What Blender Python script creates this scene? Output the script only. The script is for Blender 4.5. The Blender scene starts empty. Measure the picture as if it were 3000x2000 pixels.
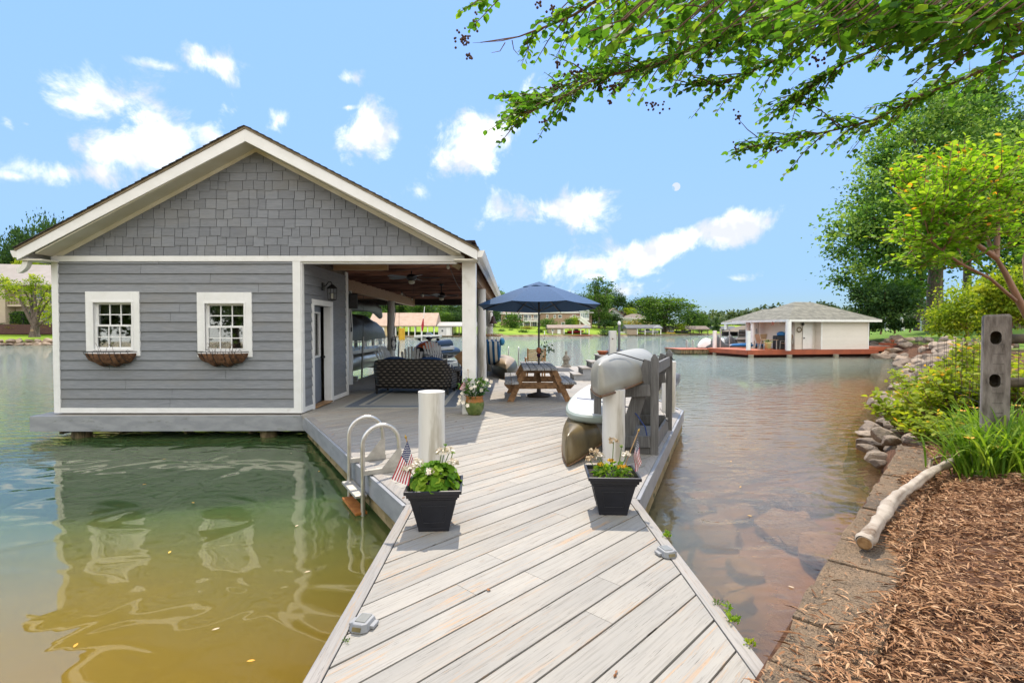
import bpy, bmesh, math, random
import numpy as np
from mathutils import Vector, Matrix, Euler
R = math.radians
PI = math.pi
SC = bpy.context.scene
COL = SC.collection
rnd = random.Random(7)
CAMZ, FPX, YAW, PITCH = 2.0, 1500.0, R(0.84), R(1.4)

# ---------------------------------------------------------------- pixel -> world (3000 x 2000 photograph)
_F = Vector((math.sin(YAW) * math.cos(PITCH), math.cos(YAW) * math.cos(PITCH), -math.sin(PITCH)))
_X = Vector((math.cos(YAW), -math.sin(YAW), 0))
_U = _X.cross(_F)
def ray(px, py):
    return _F + _X * ((px - 1500) / FPX) - _U * ((py - 1000) / FPX)
def at(px, py, Y):
    d = ray(px, py)
    return Vector((0, 0, CAMZ)) + d * (Y / d.y)
def gz(px, py, z=0.43):
    d = ray(px, py)
    return Vector((0, 0, CAMZ)) + d * ((z - CAMZ) / d.z)

# ---------------------------------------------------------------- mesh builder
class MB:
    def __init__(s):
        s.v = []; s.f = []; s.m = []; s.s = []; s.t = []
    def add(s, vs, fs, m=0, smooth=False, tone=None):
        o = len(s.v)
        s.v.extend([tuple(p) for p in vs])
        t = rnd.random() if tone is None else tone
        for f in fs:
            s.f.append(tuple(i + o for i in f)); s.m.append(m); s.s.append(smooth); s.t.append(t)
        return s
    def box(s, c, d, rz=0, m=0, rot=None, tone=None):
        x, y, z = d[0] / 2, d[1] / 2, d[2] / 2
        vs = [Vector(p) for p in ((-x,-y,-z),(x,-y,-z),(x,y,-z),(-x,y,-z),(-x,-y,z),(x,-y,z),(x,y,z),(-x,y,z))]
        M = rot if rot is not None else Matrix.Rotation(rz, 3, 'Z')
        c = Vector(c)
        return s.add([M @ p + c for p in vs], [(0,3,2,1),(4,5,6,7),(0,1,5,4),(1,2,6,5),(2,3,7,6),(3,0,4,7)], m, False, tone)
    def bx(s, x0, x1, y0, y1, z0, z1, m=0, tone=None):
        return s.box(((x0+x1)/2,(y0+y1)/2,(z0+z1)/2), (x1-x0,y1-y0,z1-z0), 0, m, None, tone)
    def bar(s, p0, p1, w, h, m=0, up=(0,0,1), tone=None, taper=1.0):
        p0, p1 = Vector(p0), Vector(p1)
        d = (p1 - p0).normalized(); u = Vector(up)
        if abs(d.dot(u)) > .98: u = Vector((0,1,0))
        a = d.cross(u).normalized(); b = a.cross(d).normalized()
        vs = []
        for p, k in ((p0, 1), (p1, taper)):
            for i, j in ((-1,-1),(1,-1),(1,1),(-1,1)):
                vs.append(p + a * (i*w/2*k) + b * (j*h/2*k))
        return s.add(vs, [(3,2,1,0),(4,5,6,7),(0,1,5,4),(1,2,6,5),(2,3,7,6),(3,0,4,7)], m, False, tone)
    def tube(s, pts, r, n=8, m=0, cap=True, smooth=True, tone=None, flat=1.0):
        pts = [Vector(p) for p in pts]
        k = len(pts)
        rs = r if hasattr(r, '__len__') else [r] * k
        vs = []; a = None
        for i, p in enumerate(pts):
            d = (pts[min(i+1,k-1)] - pts[max(i-1,0)])
            d = d.normalized() if d.length > 1e-9 else Vector((0,0,1))
            if a is None:
                a = d.orthogonal().normalized()
            else:
                a = (a - d * a.dot(d))
                a = a.normalized() if a.length > 1e-6 else d.orthogonal().normalized()
            b = d.cross(a)
            for j in range(n):
                th = 2 * PI * j / n
                vs.append(p + a * (math.cos(th) * rs[i]) + b * (math.sin(th) * rs[i] * flat))
        fs = []
        for i in range(k - 1):
            for j in range(n):
                fs.append((i*n+j, i*n+(j+1)%n, (i+1)*n+(j+1)%n, (i+1)*n+j))
        s.add(vs, fs, m, smooth, tone)
        if cap:
            s.add(vs[:n], [tuple(reversed(range(n)))], m, False, tone)
            s.add(vs[-n:], [tuple(range(n))], m, False, tone)
        return s
    def cyl(s, c, r, z0, z1, n=20, m=0, r2=None, tone=None):
        return s.tube([(c[0],c[1],z0),(c[0],c[1],z1)], [r, r if r2 is None else r2], n, m, True, True, tone)
    def lathe(s, prof, c=(0,0,0), n=24, m=0, smooth=True, tone=None):
        vs = []; fs = []
        for (r, z) in prof:
            for j in range(n):
                th = 2 * PI * j / n
                vs.append((c[0] + r*math.cos(th), c[1] + r*math.sin(th), c[2] + z))
        for i in range(len(prof) - 1):
            for j in range(n):
                fs.append((i*n+j, i*n+(j+1)%n, (i+1)*n+(j+1)%n, (i+1)*n+j))
        return s.add(vs, fs, m, smooth, tone)
    def prism(s, poly, z0, z1, m=0, tone=None):
        n = len(poly)
        ar = sum(poly[i][0]*poly[(i+1)%n][1]-poly[(i+1)%n][0]*poly[i][1] for i in range(n))
        if ar < 0: poly = poly[::-1]
        vs = [(p[0],p[1],z0) for p in poly] + [(p[0],p[1],z1) for p in poly]
        fs = [tuple(reversed(range(n))), tuple(range(n,2*n))] + [(i,(i+1)%n,n+(i+1)%n,n+i) for i in range(n)]
        return s.add(vs, fs, m, False, tone)
    def extr(s, poly3, vec, m=0, tone=None):
        n = len(poly3); vec = Vector(vec)
        vs = [Vector(p) for p in poly3] + [Vector(p) + vec for p in poly3]
        fs = [tuple(reversed(range(n))), tuple(range(n,2*n))] + [(i,(i+1)%n,n+(i+1)%n,n+i) for i in range(n)]
        nn = Vector((0,0,0))
        for i in range(n):
            nn += vs[i].cross(vs[(i+1)%n])
        if nn.dot(vec) < 0: fs = [tuple(reversed(f)) for f in fs]
        return s.add(vs, fs, m, False, tone)
    def ball(s, c, r, nu=14, nv=8, m=0, rot=None, tone=None):
        r = r if hasattr(r, '__len__') else (r, r, r)
        vs = []; fs = []
        for i in range(nv + 1):
            ph = PI * i / nv
            for j in range(nu):
                th = 2 * PI * j / nu
                p = Vector((r[0]*math.sin(ph)*math.cos(th), r[1]*math.sin(ph)*math.sin(th), -r[2]*math.cos(ph)))
                if rot is not None: p = rot @ p
                vs.append(p + Vector(c))
        for i in range(nv):
            for j in range(nu):
                fs.append((i*nu+j, i*nu+(j+1)%nu, (i+1)*nu+(j+1)%nu, (i+1)*nu+j))
        return s.add(vs, fs, m, True, tone)
    def grid(s, nu, nv, fn, m=0, smooth=True, tone=None, wrap=False, mf=None):
        vs = [fn(i/(nu-1) if not wrap else i/nu, j/(nv-1)) for j in range(nv) for i in range(nu)]
        o = len(s.v)
        fs = []; ms = []
        for j in range(nv - 1):
            for i in range(nu if wrap else nu - 1):
                fs.append((j*nu+i, j*nu+(i+1)%nu, (j+1)*nu+(i+1)%nu, (j+1)*nu+i))
                ms.append(m if mf is None else mf(i/(nu-1), j/(nv-1)))
        s.add(vs, fs, m, smooth, tone)
        if mf is not None: s.m[-len(ms):] = ms
        return s
    def build(s, name, mats, parent=None, world=False, bevel=0, kind=None, solid=0):
        me = bpy.data.meshes.new(name)
        off = Vector((0,0,0))
        if world and parent is not None:
            p = parent
            while p is not None:
                off += p.location; p = p.parent
        vs = [(v[0]-off.x, v[1]-off.y, v[2]-off.z) for v in s.v]
        me.from_pydata(vs, [], s.f)
        if not isinstance(mats, (list, tuple)): mats = [mats]
        for m in mats: me.materials.append(m)
        me.polygons.foreach_set('material_index', s.m)
        me.polygons.foreach_set('use_smooth', s.s)
        a = me.attributes.new('tone', 'FLOAT', 'FACE')
        a.data.foreach_set('value', s.t)
        me.update()
        return link(name, me, parent, bevel, kind, solid)

def link(name, me, parent=None, bevel=0, kind=None, solid=0):
    o = bpy.data.objects.new(name, me); COL.objects.link(o)
    if parent is not None: o.parent = parent
    if bevel:
        b = o.modifiers.new('bevel', 'BEVEL'); b.width = bevel; b.segments = 2; b.limit_method = 'ANGLE'; b.angle_limit = R(40)
    if solid:
        b = o.modifiers.new('solid', 'SOLIDIFY'); b.thickness = solid; b.offset = 0
    if kind: o['kind'] = kind
    return o

def tag(o, label=None, cat=None, group=None, kind=None):
    if label: o['label'] = label
    if cat: o['category'] = cat
    if group: o['group'] = group
    if kind: o['kind'] = kind
    return o
def thing(name, label, cat, loc=(0,0,0), rz=0, group=None):
    o = bpy.data.objects.new(name, None); COL.objects.link(o)
    o.location = loc; o.rotation_euler = (0, 0, rz); o.empty_display_size = .1
    return tag(o, label, cat, group)
CHILD = {}
def dup(root, loc, rz=None, label=None, scale=None, group=None):
    def cp(o, par):
        c = o.copy(); COL.objects.link(c)
        if par is not None: c.parent = par
        for ch in [x for x in o.children]: cp(ch, c)
        return c
    c = cp(root, None)
    c.location = loc
    if rz is not None: c.rotation_euler = (0, 0, rz)
    if scale is not None: c.scale = scale if hasattr(scale, '__len__') else (scale,)*3
    if label: c['label'] = label
    if group: c['group'] = group
    return c

def clip(poly, nx, ny, c):      # keep nx*x+ny*y <= c
    out = []
    for i in range(len(poly)):
        p, q = poly[i], poly[(i+1) % len(poly)]
        a = nx*p[0]+ny*p[1]-c; b = nx*q[0]+ny*q[1]-c
        if a <= 0: out.append(p)
        if (a < 0 < b) or (b < 0 < a):
            t = a/(a-b); out.append((p[0]+(q[0]-p[0])*t, p[1]+(q[1]-p[1])*t))
    return out
def clip_convex(poly, conv):
    n = len(conv)
    ar = sum(conv[i][0]*conv[(i+1)%n][1]-conv[(i+1)%n][0]*conv[i][1] for i in range(n))
    if ar < 0: conv = conv[::-1]
    for i in range(n):
        a, b = conv[i], conv[(i+1)%n]
        nx, ny = (b[1]-a[1]), -(b[0]-a[0])
        poly = clip(poly, nx, ny, nx*a[0]+ny*a[1])
        if len(poly) < 3: return []
    return poly

# ---------------------------------------------------------------- materials
def nodes(name):
    m = bpy.data.materials.new(name); m.use_nodes = True
    nt = m.node_tree; nt.nodes.clear()
    return m, nt
def nd(nt, typ, **kw):
    n = nt.nodes.new(typ)
    for k, v in kw.items():
        if k.startswith('i_'):
            key = k[2:]
            key = int(key) if key.isdigit() else key.replace('_', ' ')
            sock = n.inputs[key]
            if hasattr(v, 'is_output'): nt.links.new(v, sock)
            else: sock.default_value = v
        else: setattr(n, k, v)
    return n
def col4(c): return (c[0], c[1], c[2], 1)
def mth(nt, op, a, b=None, c=None):
    n = nt.nodes.new('ShaderNodeMath'); n.operation = op
    for i, v in enumerate((a, b, c)):
        if v is None: continue
        if hasattr(v, 'is_output'): nt.links.new(v, n.inputs[i])
        else: n.inputs[i].default_value = v
    return n.outputs[0]
def mixc(nt, f, a, b, mode='MIX'):
    n = nt.nodes.new('ShaderNodeMix'); n.data_type = 'RGBA'; n.blend_type = mode
    for k, v in ((0, f), (6, a), (7, b)):
        if hasattr(v, 'is_output'): nt.links.new(v, n.inputs[k])
        else: n.inputs[k].default_value = v if k == 0 else col4(v)
    return n.outputs[2]
def ramp(nt, f, lo, hi):
    n = nt.nodes.new('ShaderNodeMapRange'); n.interpolation_type = 'SMOOTHSTEP'
    nt.links.new(f, n.inputs[0]); n.inputs[1].default_value = lo; n.inputs[2].default_value = hi
    return n.outputs[0]
def coords(nt, stretch=(1,1,1), rot=(0,0,0), src='Object'):
    tc = nd(nt, 'ShaderNodeTexCoord')
    mp = nd(nt, 'ShaderNodeMapping'); mp.inputs['Scale'].default_value = stretch; mp.inputs['Rotation'].default_value = rot
    if src == 'World':
        g = nd(nt, 'ShaderNodeNewGeometry'); nt.links.new(g.outputs['Position'], mp.inputs[0])
    else: nt.links.new(tc.outputs[src], mp.inputs[0])
    return mp.outputs[0]
def noise(nt, vec, scale, detail=4, rough=.55, dist=0):
    n = nd(nt, 'ShaderNodeTexNoise'); n.inputs['Scale'].default_value = scale; n.inputs['Detail'].default_value = detail
    n.inputs['Roughness'].default_value = rough; n.inputs['Distortion'].default_value = dist
    nt.links.new(vec, n.inputs['Vector'])
    return n.outputs['Fac']
def attr(nt, name='tone'):
    return nd(nt, 'ShaderNodeAttribute', attribute_name=name).outputs['Fac']
def bumpn(nt, h, strength, dist=.01):
    n = nd(nt, 'ShaderNodeBump'); n.inputs['Strength'].default_value = strength; n.inputs['Distance'].default_value = dist
    nt.links.new(h, n.inputs['Height'])
    return n.outputs['Normal']
def finish(nt, colr, rough=.6, metal=0, spec=.5, normal=None, emit=None, estr=0):
    b = nd(nt, 'ShaderNodeBsdfPrincipled')
    for k, v in (('Base Color', colr), ('Roughness', rough), ('Metallic', metal), ('Specular IOR Level', spec)):
        if hasattr(v, 'is_output'): nt.links.new(v, b.inputs[k])
        else: b.inputs[k].default_value = col4(v) if k == 'Base Color' else v
    if normal is not None: nt.links.new(normal, b.inputs['Normal'])
    if emit is not None:
        b.inputs['Emission Color'].default_value = col4(emit); b.inputs['Emission Strength'].default_value = estr
    o = nd(nt, 'ShaderNodeOutputMaterial'); nt.links.new(b.outputs[0], o.inputs[0])
    return b
def M(name, c1, c2=None, scale=6, rough=.6, metal=0, spec=.5, bump=.15, bscale=None, bdist=.005, stretch=(1,1,1), tone=.0, lo=.35, hi=.65, rot=(0,0,0), dirt=None, detail=5, src='Object'):
    m, nt = nodes(name)
    v = coords(nt, stretch, rot, src)
    if c2 is None: c2 = tuple(x * .82 for x in c1)
    c = mixc(nt, ramp(nt, noise(nt, v, scale, detail), lo, hi), c1, c2)
    if dirt is not None:
        c = mixc(nt, mth(nt, 'MULTIPLY', ramp(nt, noise(nt, v, dirt[2], 6, .65), dirt[3], dirt[3] + .12), dirt[1]), c, dirt[0])
    if tone:
        k = mth(nt, 'MULTIPLY_ADD', attr(nt), tone, 1 - tone / 2)
        c = mixc(nt, 1.0, c, (1,1,1), 'MULTIPLY') if False else c
        n = nt.nodes.new('ShaderNodeVectorMath'); n.operation = 'SCALE'
        nt.links.new(c, n.inputs[0]); nt.links.new(k, n.inputs['Scale']); c = n.outputs[0]
    nrm = bumpn(nt, noise(nt, v, bscale or scale * 4, 6, .6), bump, bdist) if bump else None
    finish(nt, c, rough, metal, spec, nrm)
    return m

def foliage_mat(name, dark, mid, light, trans=.5, rough=.6, tip=None):
    m, nt = nodes(name)
    t = attr(nt)
    c = mixc(nt, ramp(nt, t, 0, .5), dark, mid)
    c = mixc(nt, ramp(nt, t, .5, .93), c, light)
    if tip: c = mixc(nt, ramp(nt, t, .945, .965), c, tip)
    d = nd(nt, 'ShaderNodeBsdfPrincipled'); nt.links.new(c, d.inputs['Base Color'])
    d.inputs['Roughness'].default_value = rough; d.inputs['Specular IOR Level'].default_value = .16
    tr = nd(nt, 'ShaderNodeBsdfTranslucent')
    c2 = mixc(nt, 1.0, c, (1.35, 1.3, .55), 'MULTIPLY'); nt.links.new(c2, tr.inputs[0])
    mx = nd(nt, 'ShaderNodeMixShader'); mx.inputs[0].default_value = trans
    nt.links.new(d.outputs[0], mx.inputs[1]); nt.links.new(tr.outputs[0], mx.inputs[2])
    o = nd(nt, 'ShaderNodeOutputMaterial'); nt.links.new(mx.outputs[0], o.inputs[0])
    return m

# ---------------------------------------------------------------- numpy leaf meshes
def nz(a): return a / np.maximum(np.linalg.norm(a, axis=1, keepdims=True), 1e-9)
def np_mesh(name, V, F, k, tone, mat, smooth=False):
    me = bpy.data.meshes.new(name)
    n = len(F)
    me.vertices.add(len(V)); me.vertices.foreach_set('co', V.astype(np.float32).ravel())
    me.loops.add(n * k); me.loops.foreach_set('vertex_index', F.astype(np.int32).ravel())
    me.polygons.add(n); me.polygons.foreach_set('loop_start', np.arange(0, n*k, k, dtype=np.int32))
    if smooth: me.polygons.foreach_set('use_smooth', np.ones(n, dtype=bool))
    a = me.attributes.new('tone', 'FLOAT', 'FACE'); a.data.foreach_set('value', tone.astype(np.float32))
    if not isinstance(mat, (list, tuple)): mat = [mat]
    for m_ in mat: me.materials.append(m_)
    me.update(calc_edges=True); me.validate()
    return me
def leaf_mesh(name, P, A, Nn, L, W, tone, mat, shape=4, fold=.12):
    n = len(P)
    A = nz(A); B = nz(np.cross(Nn, A)); C = np.cross(A, B)
    L = np.broadcast_to(np.asarray(L, float), (n,))[:, None]; W = np.broadcast_to(np.asarray(W, float), (n,))[:, None]
    if shape == 4:
        vs = [P, P + A*L*.5 + B*W*.5 + C*L*fold, P + A*L, P + A*L*.5 - B*W*.5 + C*L*fold]
    else:
        vs = [P, P + A*L*.28 + B*W*.42 + C*L*fold, P + A*L*.62 + B*W*.5 + C*L*fold*.8, P + A*L - C*L*fold*.4,
              P + A*L*.62 - B*W*.5 + C*L*fold*.8, P + A*L*.28 - B*W*.42 + C*L*fold]
    k = len(vs)
    V = np.stack(vs, 1).reshape(-1, 3)
    F = np.arange(n*k).reshape(n, k)
    return np_mesh(name, V, F, k, tone, mat)
def crown(rng, lobes, n, clump=.28, per=60, up=.6, hollow=.72, jag=.22, droop=0):
    """leaf positions gathered in clumps over the shells of several lobes"""
    w = np.array([(l[1][0]*l[1][1]*l[1][2])**(2/3) for l in lobes]); w = w / w.sum()
    P = []; Nn = []; T = []; A = []
    for (c, r), ww in zip(lobes, w):
        m = max(1, int(n * ww / per))
        c = np.array(c, float); r = np.array(r, float)
        d = nz(rng.normal(size=(m, 3)))
        rad = rng.uniform(hollow, 1.0, size=(m, 1)) + rng.normal(0, jag*.5, size=(m, 1))
        inner = rng.random((m, 1)) < .18
        rad = np.where(inner, rng.uniform(.25, .7, size=(m, 1)), rad)
        cc = c + d * rad * r
        tone = rng.uniform(.02, .92, size=m)
        s = clump * r.mean() * rng.uniform(.6, 1.3, size=m)
        q = rng.normal(size=(m, per, 3)) * s[:, None, None] * np.array([1, 1, .55])
        pp = cc[:, None, :] + q
        P.append(pp.reshape(-1, 3))
        o = np.repeat(d, per, 0)
        Nn.append(nz(rng.normal(size=(m*per, 3)) * .7 + o * .5 + np.array([0, 0, up])))
        A.append(nz(o * .8 + rng.normal(size=(m*per, 3)) * .8 + np.array([0, 0, -droop])))
        T.append(np.clip(np.repeat(tone, per) + rng.normal(0, .11, m*per), 0, .93))
    return np.concatenate(P), np.concatenate(A), np.concatenate(Nn), np.concatenate(T)
# ---------------------------------------------------------------- camera, sky, sun
cam = bpy.data.objects.new('camera', bpy.data.cameras.new('camera')); COL.objects.link(cam)
cam.location = (0, 0, CAMZ); cam.rotation_euler = (PI/2 - PITCH, 0, -YAW)
cam.data.sensor_width = 36; cam.data.lens = 18; cam.data.clip_start = .05; cam.data.clip_end = 6000
SC.camera = cam
SC.view_settings.view_transform = 'Standard'; SC.view_settings.look = 'None'
SC.view_settings.exposure = EXPO = 1.0; SC.view_settings.gamma = 1
SC.cycles.max_bounces = 8; SC.cycles.transparent_max_bounces = 12; SC.cycles.sample_clamp_indirect = 6
SC.cycles.caustics_reflective = False; SC.cycles.caustics_refractive = False
SC.cycles.use_denoising = True
SUN_EL, SUN_AZ = R(56), R(1.5)

def build_world():
    w = bpy.data.worlds.new('World'); SC.world = w; w.use_nodes = True
    nt = w.node_tree; nt.nodes.clear()
    sky = nd(nt, 'ShaderNodeTexSky', sky_type='NISHITA')
    sky.sun_disc = False; sky.sun_elevation = SUN_EL; sky.sun_rotation = SUN_AZ
    sky.air_density = 1.0; sky.dust_density = .05; sky.ozone_density = 1.6
    tc = nd(nt, 'ShaderNodeTexCoord')
    sep = nd(nt, 'ShaderNodeSeparateXYZ'); nt.links.new(tc.outputs['Generated'], sep.inputs[0])
    X, Y, Z = sep.outputs
    az = mth(nt, 'ARCTAN2', X, Y)
    el = mth(nt, 'ARCSINE', Z)
    comb = nd(nt, 'ShaderNodeCombineXYZ'); nt.links.new(az, comb.inputs[0]); nt.links.new(el, comb.inputs[1])
    def noise2(sc, det, ro, di=0):
        n = nd(nt, 'ShaderNodeTexNoise', noise_dimensions='2D'); n.inputs['Scale'].default_value = sc; n.inputs['Detail'].default_value = det
        n.inputs['Roughness'].default_value = ro; n.inputs['Distortion'].default_value = di; nt.links.new(comb.outputs[0], n.inputs['Vector']); return n.outputs['Fac']
    n1 = noise2(9.0, 6, .64, .25)
    nn = mth(nt, 'MULTIPLY', mth(nt, 'SUBTRACT', n1, .5), 3.3)
    # clouds: x, y, rx, ry (pixels of a 2352 x 1568 view), tilt in degrees, density
    CL = [(300,225,135,62,-12,1.0),(300,330,150,52,-22,.9),(165,395,150,38,-10,.75),(40,405,60,20,0,.5),(495,145,80,34,-6,.95),(370,152,110,18,-4,.5),
          (640,272,27,36,0,.95),(862,305,64,48,-4,.95),(1100,325,165,48,-33,1.15),(1272,478,125,44,-6,1.2),(1345,605,105,36,6,1.05),(1515,575,105,26,-14,.85),
          (1685,528,85,32,-16,1.0),(1420,668,130,24,-6,.45),(808,178,44,24,-10,.4),(800,247,34,11,-8,.45),(15,280,32,26,0,.5),(60,285,26,20,-20,.35),(480,310,40,46,20,.4),(1700,640,60,20,0,.25),
          (1560,1,1,1,0,0)]
    tot = None
    for (x, y, rx, ry, tilt, den) in CL[:-1]:
        d = ray(x * 3000/2352, y * 3000/2352)
        a0 = math.atan2(d.x, d.y); e0 = math.asin(d.z / d.length)
        dx = ray((x + rx) * 3000/2352, y * 3000/2352); ra = 1.22*abs(math.atan2(dx.x, dx.y) - a0)
        dy = ray(x * 3000/2352, (y - ry) * 3000/2352); re = 1.25*abs(math.asin(dy.z / dy.length) - e0)
        mp = nd(nt, 'ShaderNodeMapping', vector_type='TEXTURE'); nt.links.new(comb.outputs[0], mp.inputs[0])
        mp.inputs['Location'].default_value = (a0, e0, 0); mp.inputs['Rotation'].default_value = (0, 0, R(-tilt)); mp.inputs['Scale'].default_value = (ra, re, 1)
        ln = nd(nt, 'ShaderNodeVectorMath', operation='LENGTH'); nt.links.new(mp.outputs[0], ln.inputs[0])
        q = mth(nt, 'ADD', ln.outputs['Value'], (1 - min(den, 1)) * .75)
        tot = q if tot is None else mth(nt, 'MINIMUM', tot, q)
    tot = ramp(nt, mth(nt, 'SUBTRACT', mth(nt, 'ADD', nn, 1.0), tot), -.12, .86)
    # unseen bright cloud added behind the viewer to fill the shaded front wall
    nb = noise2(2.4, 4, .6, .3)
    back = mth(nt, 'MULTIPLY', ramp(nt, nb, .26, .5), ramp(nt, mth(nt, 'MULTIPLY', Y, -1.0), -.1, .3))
    # even out the glare round the sun as a high-dynamic-range exposure does
    bw = nd(nt, 'ShaderNodeRGBToBW'); nt.links.new(sky.outputs[0], bw.inputs[0])
    k = mth(nt, 'DIVIDE', SKYK, mth(nt, 'ADD', bw.outputs[0], SKYO))
    vs = nt.nodes.new('ShaderNodeVectorMath'); vs.operation = 'SCALE'; nt.links.new(sky.outputs[0], vs.inputs[0]); nt.links.new(k, vs.inputs['Scale'])
    sc = mixc(nt, 1.0, vs.outputs[0], SKYT, 'MULTIPLY')
    lowc = mixc(nt, 1.0, sc, (.80, 1.0, 1.35), 'MULTIPLY')
    sc = mixc(nt, mth(nt, 'SUBTRACT', 1.0, ramp(nt, Z, .0, .22)), sc, lowc)
    cloud = mixc(nt, ramp(nt, noise2(15, 3, .5), .36, .58), (3.45, 3.6, 3.85), (5.6, 5.6, 5.6))
    c = mixc(nt, tot, sc, cloud)
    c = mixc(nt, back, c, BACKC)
    # a pale day moon
    d = ray(1553*3000/2352, 429*3000/2352).normalized()
    dot = nd(nt, 'ShaderNodeVectorMath', operation='DOT_PRODUCT'); nt.links.new(tc.outputs['Generated'], dot.inputs[0]); dot.inputs[1].default_value = d
    d2 = ray(1543*3000/2352, 434*3000/2352).normalized()
    dot2 = nd(nt, 'ShaderNodeVectorMath', operation='DOT_PRODUCT'); nt.links.new(tc.outputs['Generated'], dot2.inputs[0]); dot2.inputs[1].default_value = d2
    cr = math.cos(.0072); cr2 = math.cos(.0052)
    moon = mth(nt, 'MULTIPLY', mth(nt, 'GREATER_THAN', dot.outputs['Value'], cr), mth(nt, 'SUBTRACT', 1.0, mth(nt, 'MULTIPLY', mth(nt, 'GREATER_THAN', dot2.outputs['Value'], cr2), .8)))
    c = mixc(nt, mth(nt, 'MULTIPLY', moon, .7), c, (3.6, 3.65, 3.7))
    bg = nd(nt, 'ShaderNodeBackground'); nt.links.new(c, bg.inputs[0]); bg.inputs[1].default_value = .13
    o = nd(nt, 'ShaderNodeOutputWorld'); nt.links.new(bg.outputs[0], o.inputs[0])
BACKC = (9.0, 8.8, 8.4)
SKYT = (.905, .985, 1.09); SKYK, SKYO = 2.75, .35
build_world()
sun = bpy.data.objects.new('sun', bpy.data.lights.new('sun', 'SUN')); COL.objects.link(sun)
sun.data.energy = 2.6; sun.data.angle = R(.5); sun.data.color = (1, .90, .76)
sun.rotation_euler = Euler((-(PI/2 - SUN_EL), 0, -SUN_AZ), 'XYZ'); sun.location = (0, 30, 60)

# ---------------------------------------------------------------- shared materials
WHITE = M('white_paint', (.80,.79,.76), (.74,.73,.69), 3, .45, bump=.08, dirt=((.42,.38,.30), .35, 2.2, .60))
TRIM = M('trim_paint', (.82,.82,.81), (.77,.77,.75), 4, .5, bump=.06, dirt=((.5,.47,.4), .25, 3, .62))
SOFFIT = M('soffit_paint', (.66,.63,.54), (.60,.56,.45), 2.5, .6, bump=.05)
PILE = M('pile_paint', (.76,.74,.69), (.66,.64,.58), 5, .55, bump=.4, bscale=14, stretch=(1,1,.12), dirt=((.34,.30,.22), .75, 3, .54))
GREYF = M('grey_fascia', (.33,.34,.36), (.26,.27,.29), 3, .5, bump=.15, stretch=(1,1,3), tone=.1, dirt=((.12,.13,.08), .6, 2.5, .58))
GREYW = M('grey_rack_wood', (.20,.195,.19), (.13,.127,.122), 7, .75, bump=.4, stretch=(6,6,.5), tone=.25)
WOODBR = M('brown_timber', (.34,.19,.09), (.18,.09,.04), 5, .65, bump=.4, stretch=(.5,6,6), tone=.4, dirt=((.03,.02,.012), .7, 3, .58))
JOIST = M('dark_joist', (.40,.19,.13), (.17,.08,.058), 4, .8, bump=.3, stretch=(.4,4,4), tone=1.1)
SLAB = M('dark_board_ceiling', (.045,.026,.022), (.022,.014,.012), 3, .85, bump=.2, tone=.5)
PICNIC = M('picnic_timber', (.30,.165,.075), (.17,.085,.035), 5, .65, bump=.5, stretch=(3,.6,3), tone=.3, dirt=((.05,.03,.02), .7, 5, .6))
PICTOP = M('picnic_weathered', (.30,.30,.30), (.15,.15,.15), 8, .8, bump=.5, stretch=(5,.5,3), tone=.5)
BLACKM = M('black_metal', (.012,.012,.013), None, 8, .4, bump=.05)
BLACKP = M('black_vinyl_cover', (.011,.011,.013), (.02,.02,.024), 3, .42, bump=.5, bscale=5, bdist=.03)
ALU = M('aluminium', (.62,.60,.56), (.48,.46,.42), 6, .35, metal=.85, bump=.05)
BRUSHED = M('dull_aluminium', (.55,.53,.48), (.42,.40,.36), 9, .5, metal=.6, bump=.1)
UMB = M('umbrella_blue', (.034,.092,.20), (.028,.078,.175), 30, .9, bump=.2, bscale=120)
NAVY = M('navy_fabric', (.016,.055,.16), (.012,.04,.12), 30, .85, bump=.3, bscale=120)
TEAK = M('teak_slats', (.42,.24,.10), (.30,.16,.06), 6, .6, bump=.2, tone=.3)
STONE = M('cast_stone', (.30,.27,.22), (.18,.16,.13), 14, .9, bump=.7)
TERRA = M('terracotta', (.42,.13,.05), (.32,.09,.035), 8, .7)
DARKG = M('dark_room', (.012,.012,.013), None, 3, .9, bump=0)
ROOFM = M('roof_shingles', (.06,.055,.05), (.025,.024,.022), 9, .95, bump=.6, bscale=40, tone=.5)
ROOFE = M('roof_edge_wood', (.30,.24,.16), (.2,.16,.1), 6, .7)
SOILM = M('potting_soil', (.03,.02,.013), (.015,.01,.007), 30, .95, bump=.8)
BARK = M('grey_bark', (.16,.125,.095), (.075,.055,.042), 9, .9, bump=.9, bscale=18, bdist=.03, stretch=(1,1,.3))
TWIG = M('brown_twig_bark', (.20,.12,.085), (.11,.065,.045), 7, .8, bump=.3, stretch=(1,1,.25))
BARKM = M('smooth_cinnamon_bark', (.34,.19,.12), (.22,.12,.075), 7, .7, bump=.3, stretch=(1,1,.25))
LINE = M('black_wire', (.015,.014,.013), None, 3, .6, bump=0)

def siding_mat(name, a, b, c, tone=.1):
    m, nt = nodes(name)
    v = coords(nt, (.55, .55, 9))
    n1 = noise(nt, v, 7, 8, .68, .6)
    v2 = coords(nt, (.4, .4, 1.2)); n2 = noise(nt, v2, 1.7, 5, .6)
    cc = mixc(nt, ramp(nt, n1, .36, .66), a, b)
    cc = mixc(nt, mth(nt, 'MULTIPLY', ramp(nt, n2, .45, .75), .55), cc, c)
    k = mth(nt, 'MULTIPLY_ADD', attr(nt), tone, 1 - tone/2)
    n = nt.nodes.new('ShaderNodeVectorMath'); n.operation = 'SCALE'; nt.links.new(cc, n.inputs[0]); nt.links.new(k, n.inputs['Scale'])
    finish(nt, n.outputs[0], .62, 0, .4, bumpn(nt, n1, .35, .006))
    return m
SIDING = siding_mat('grey_lap_siding', (.185,.197,.217), (.25,.262,.282), (.225,.212,.19))
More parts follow.
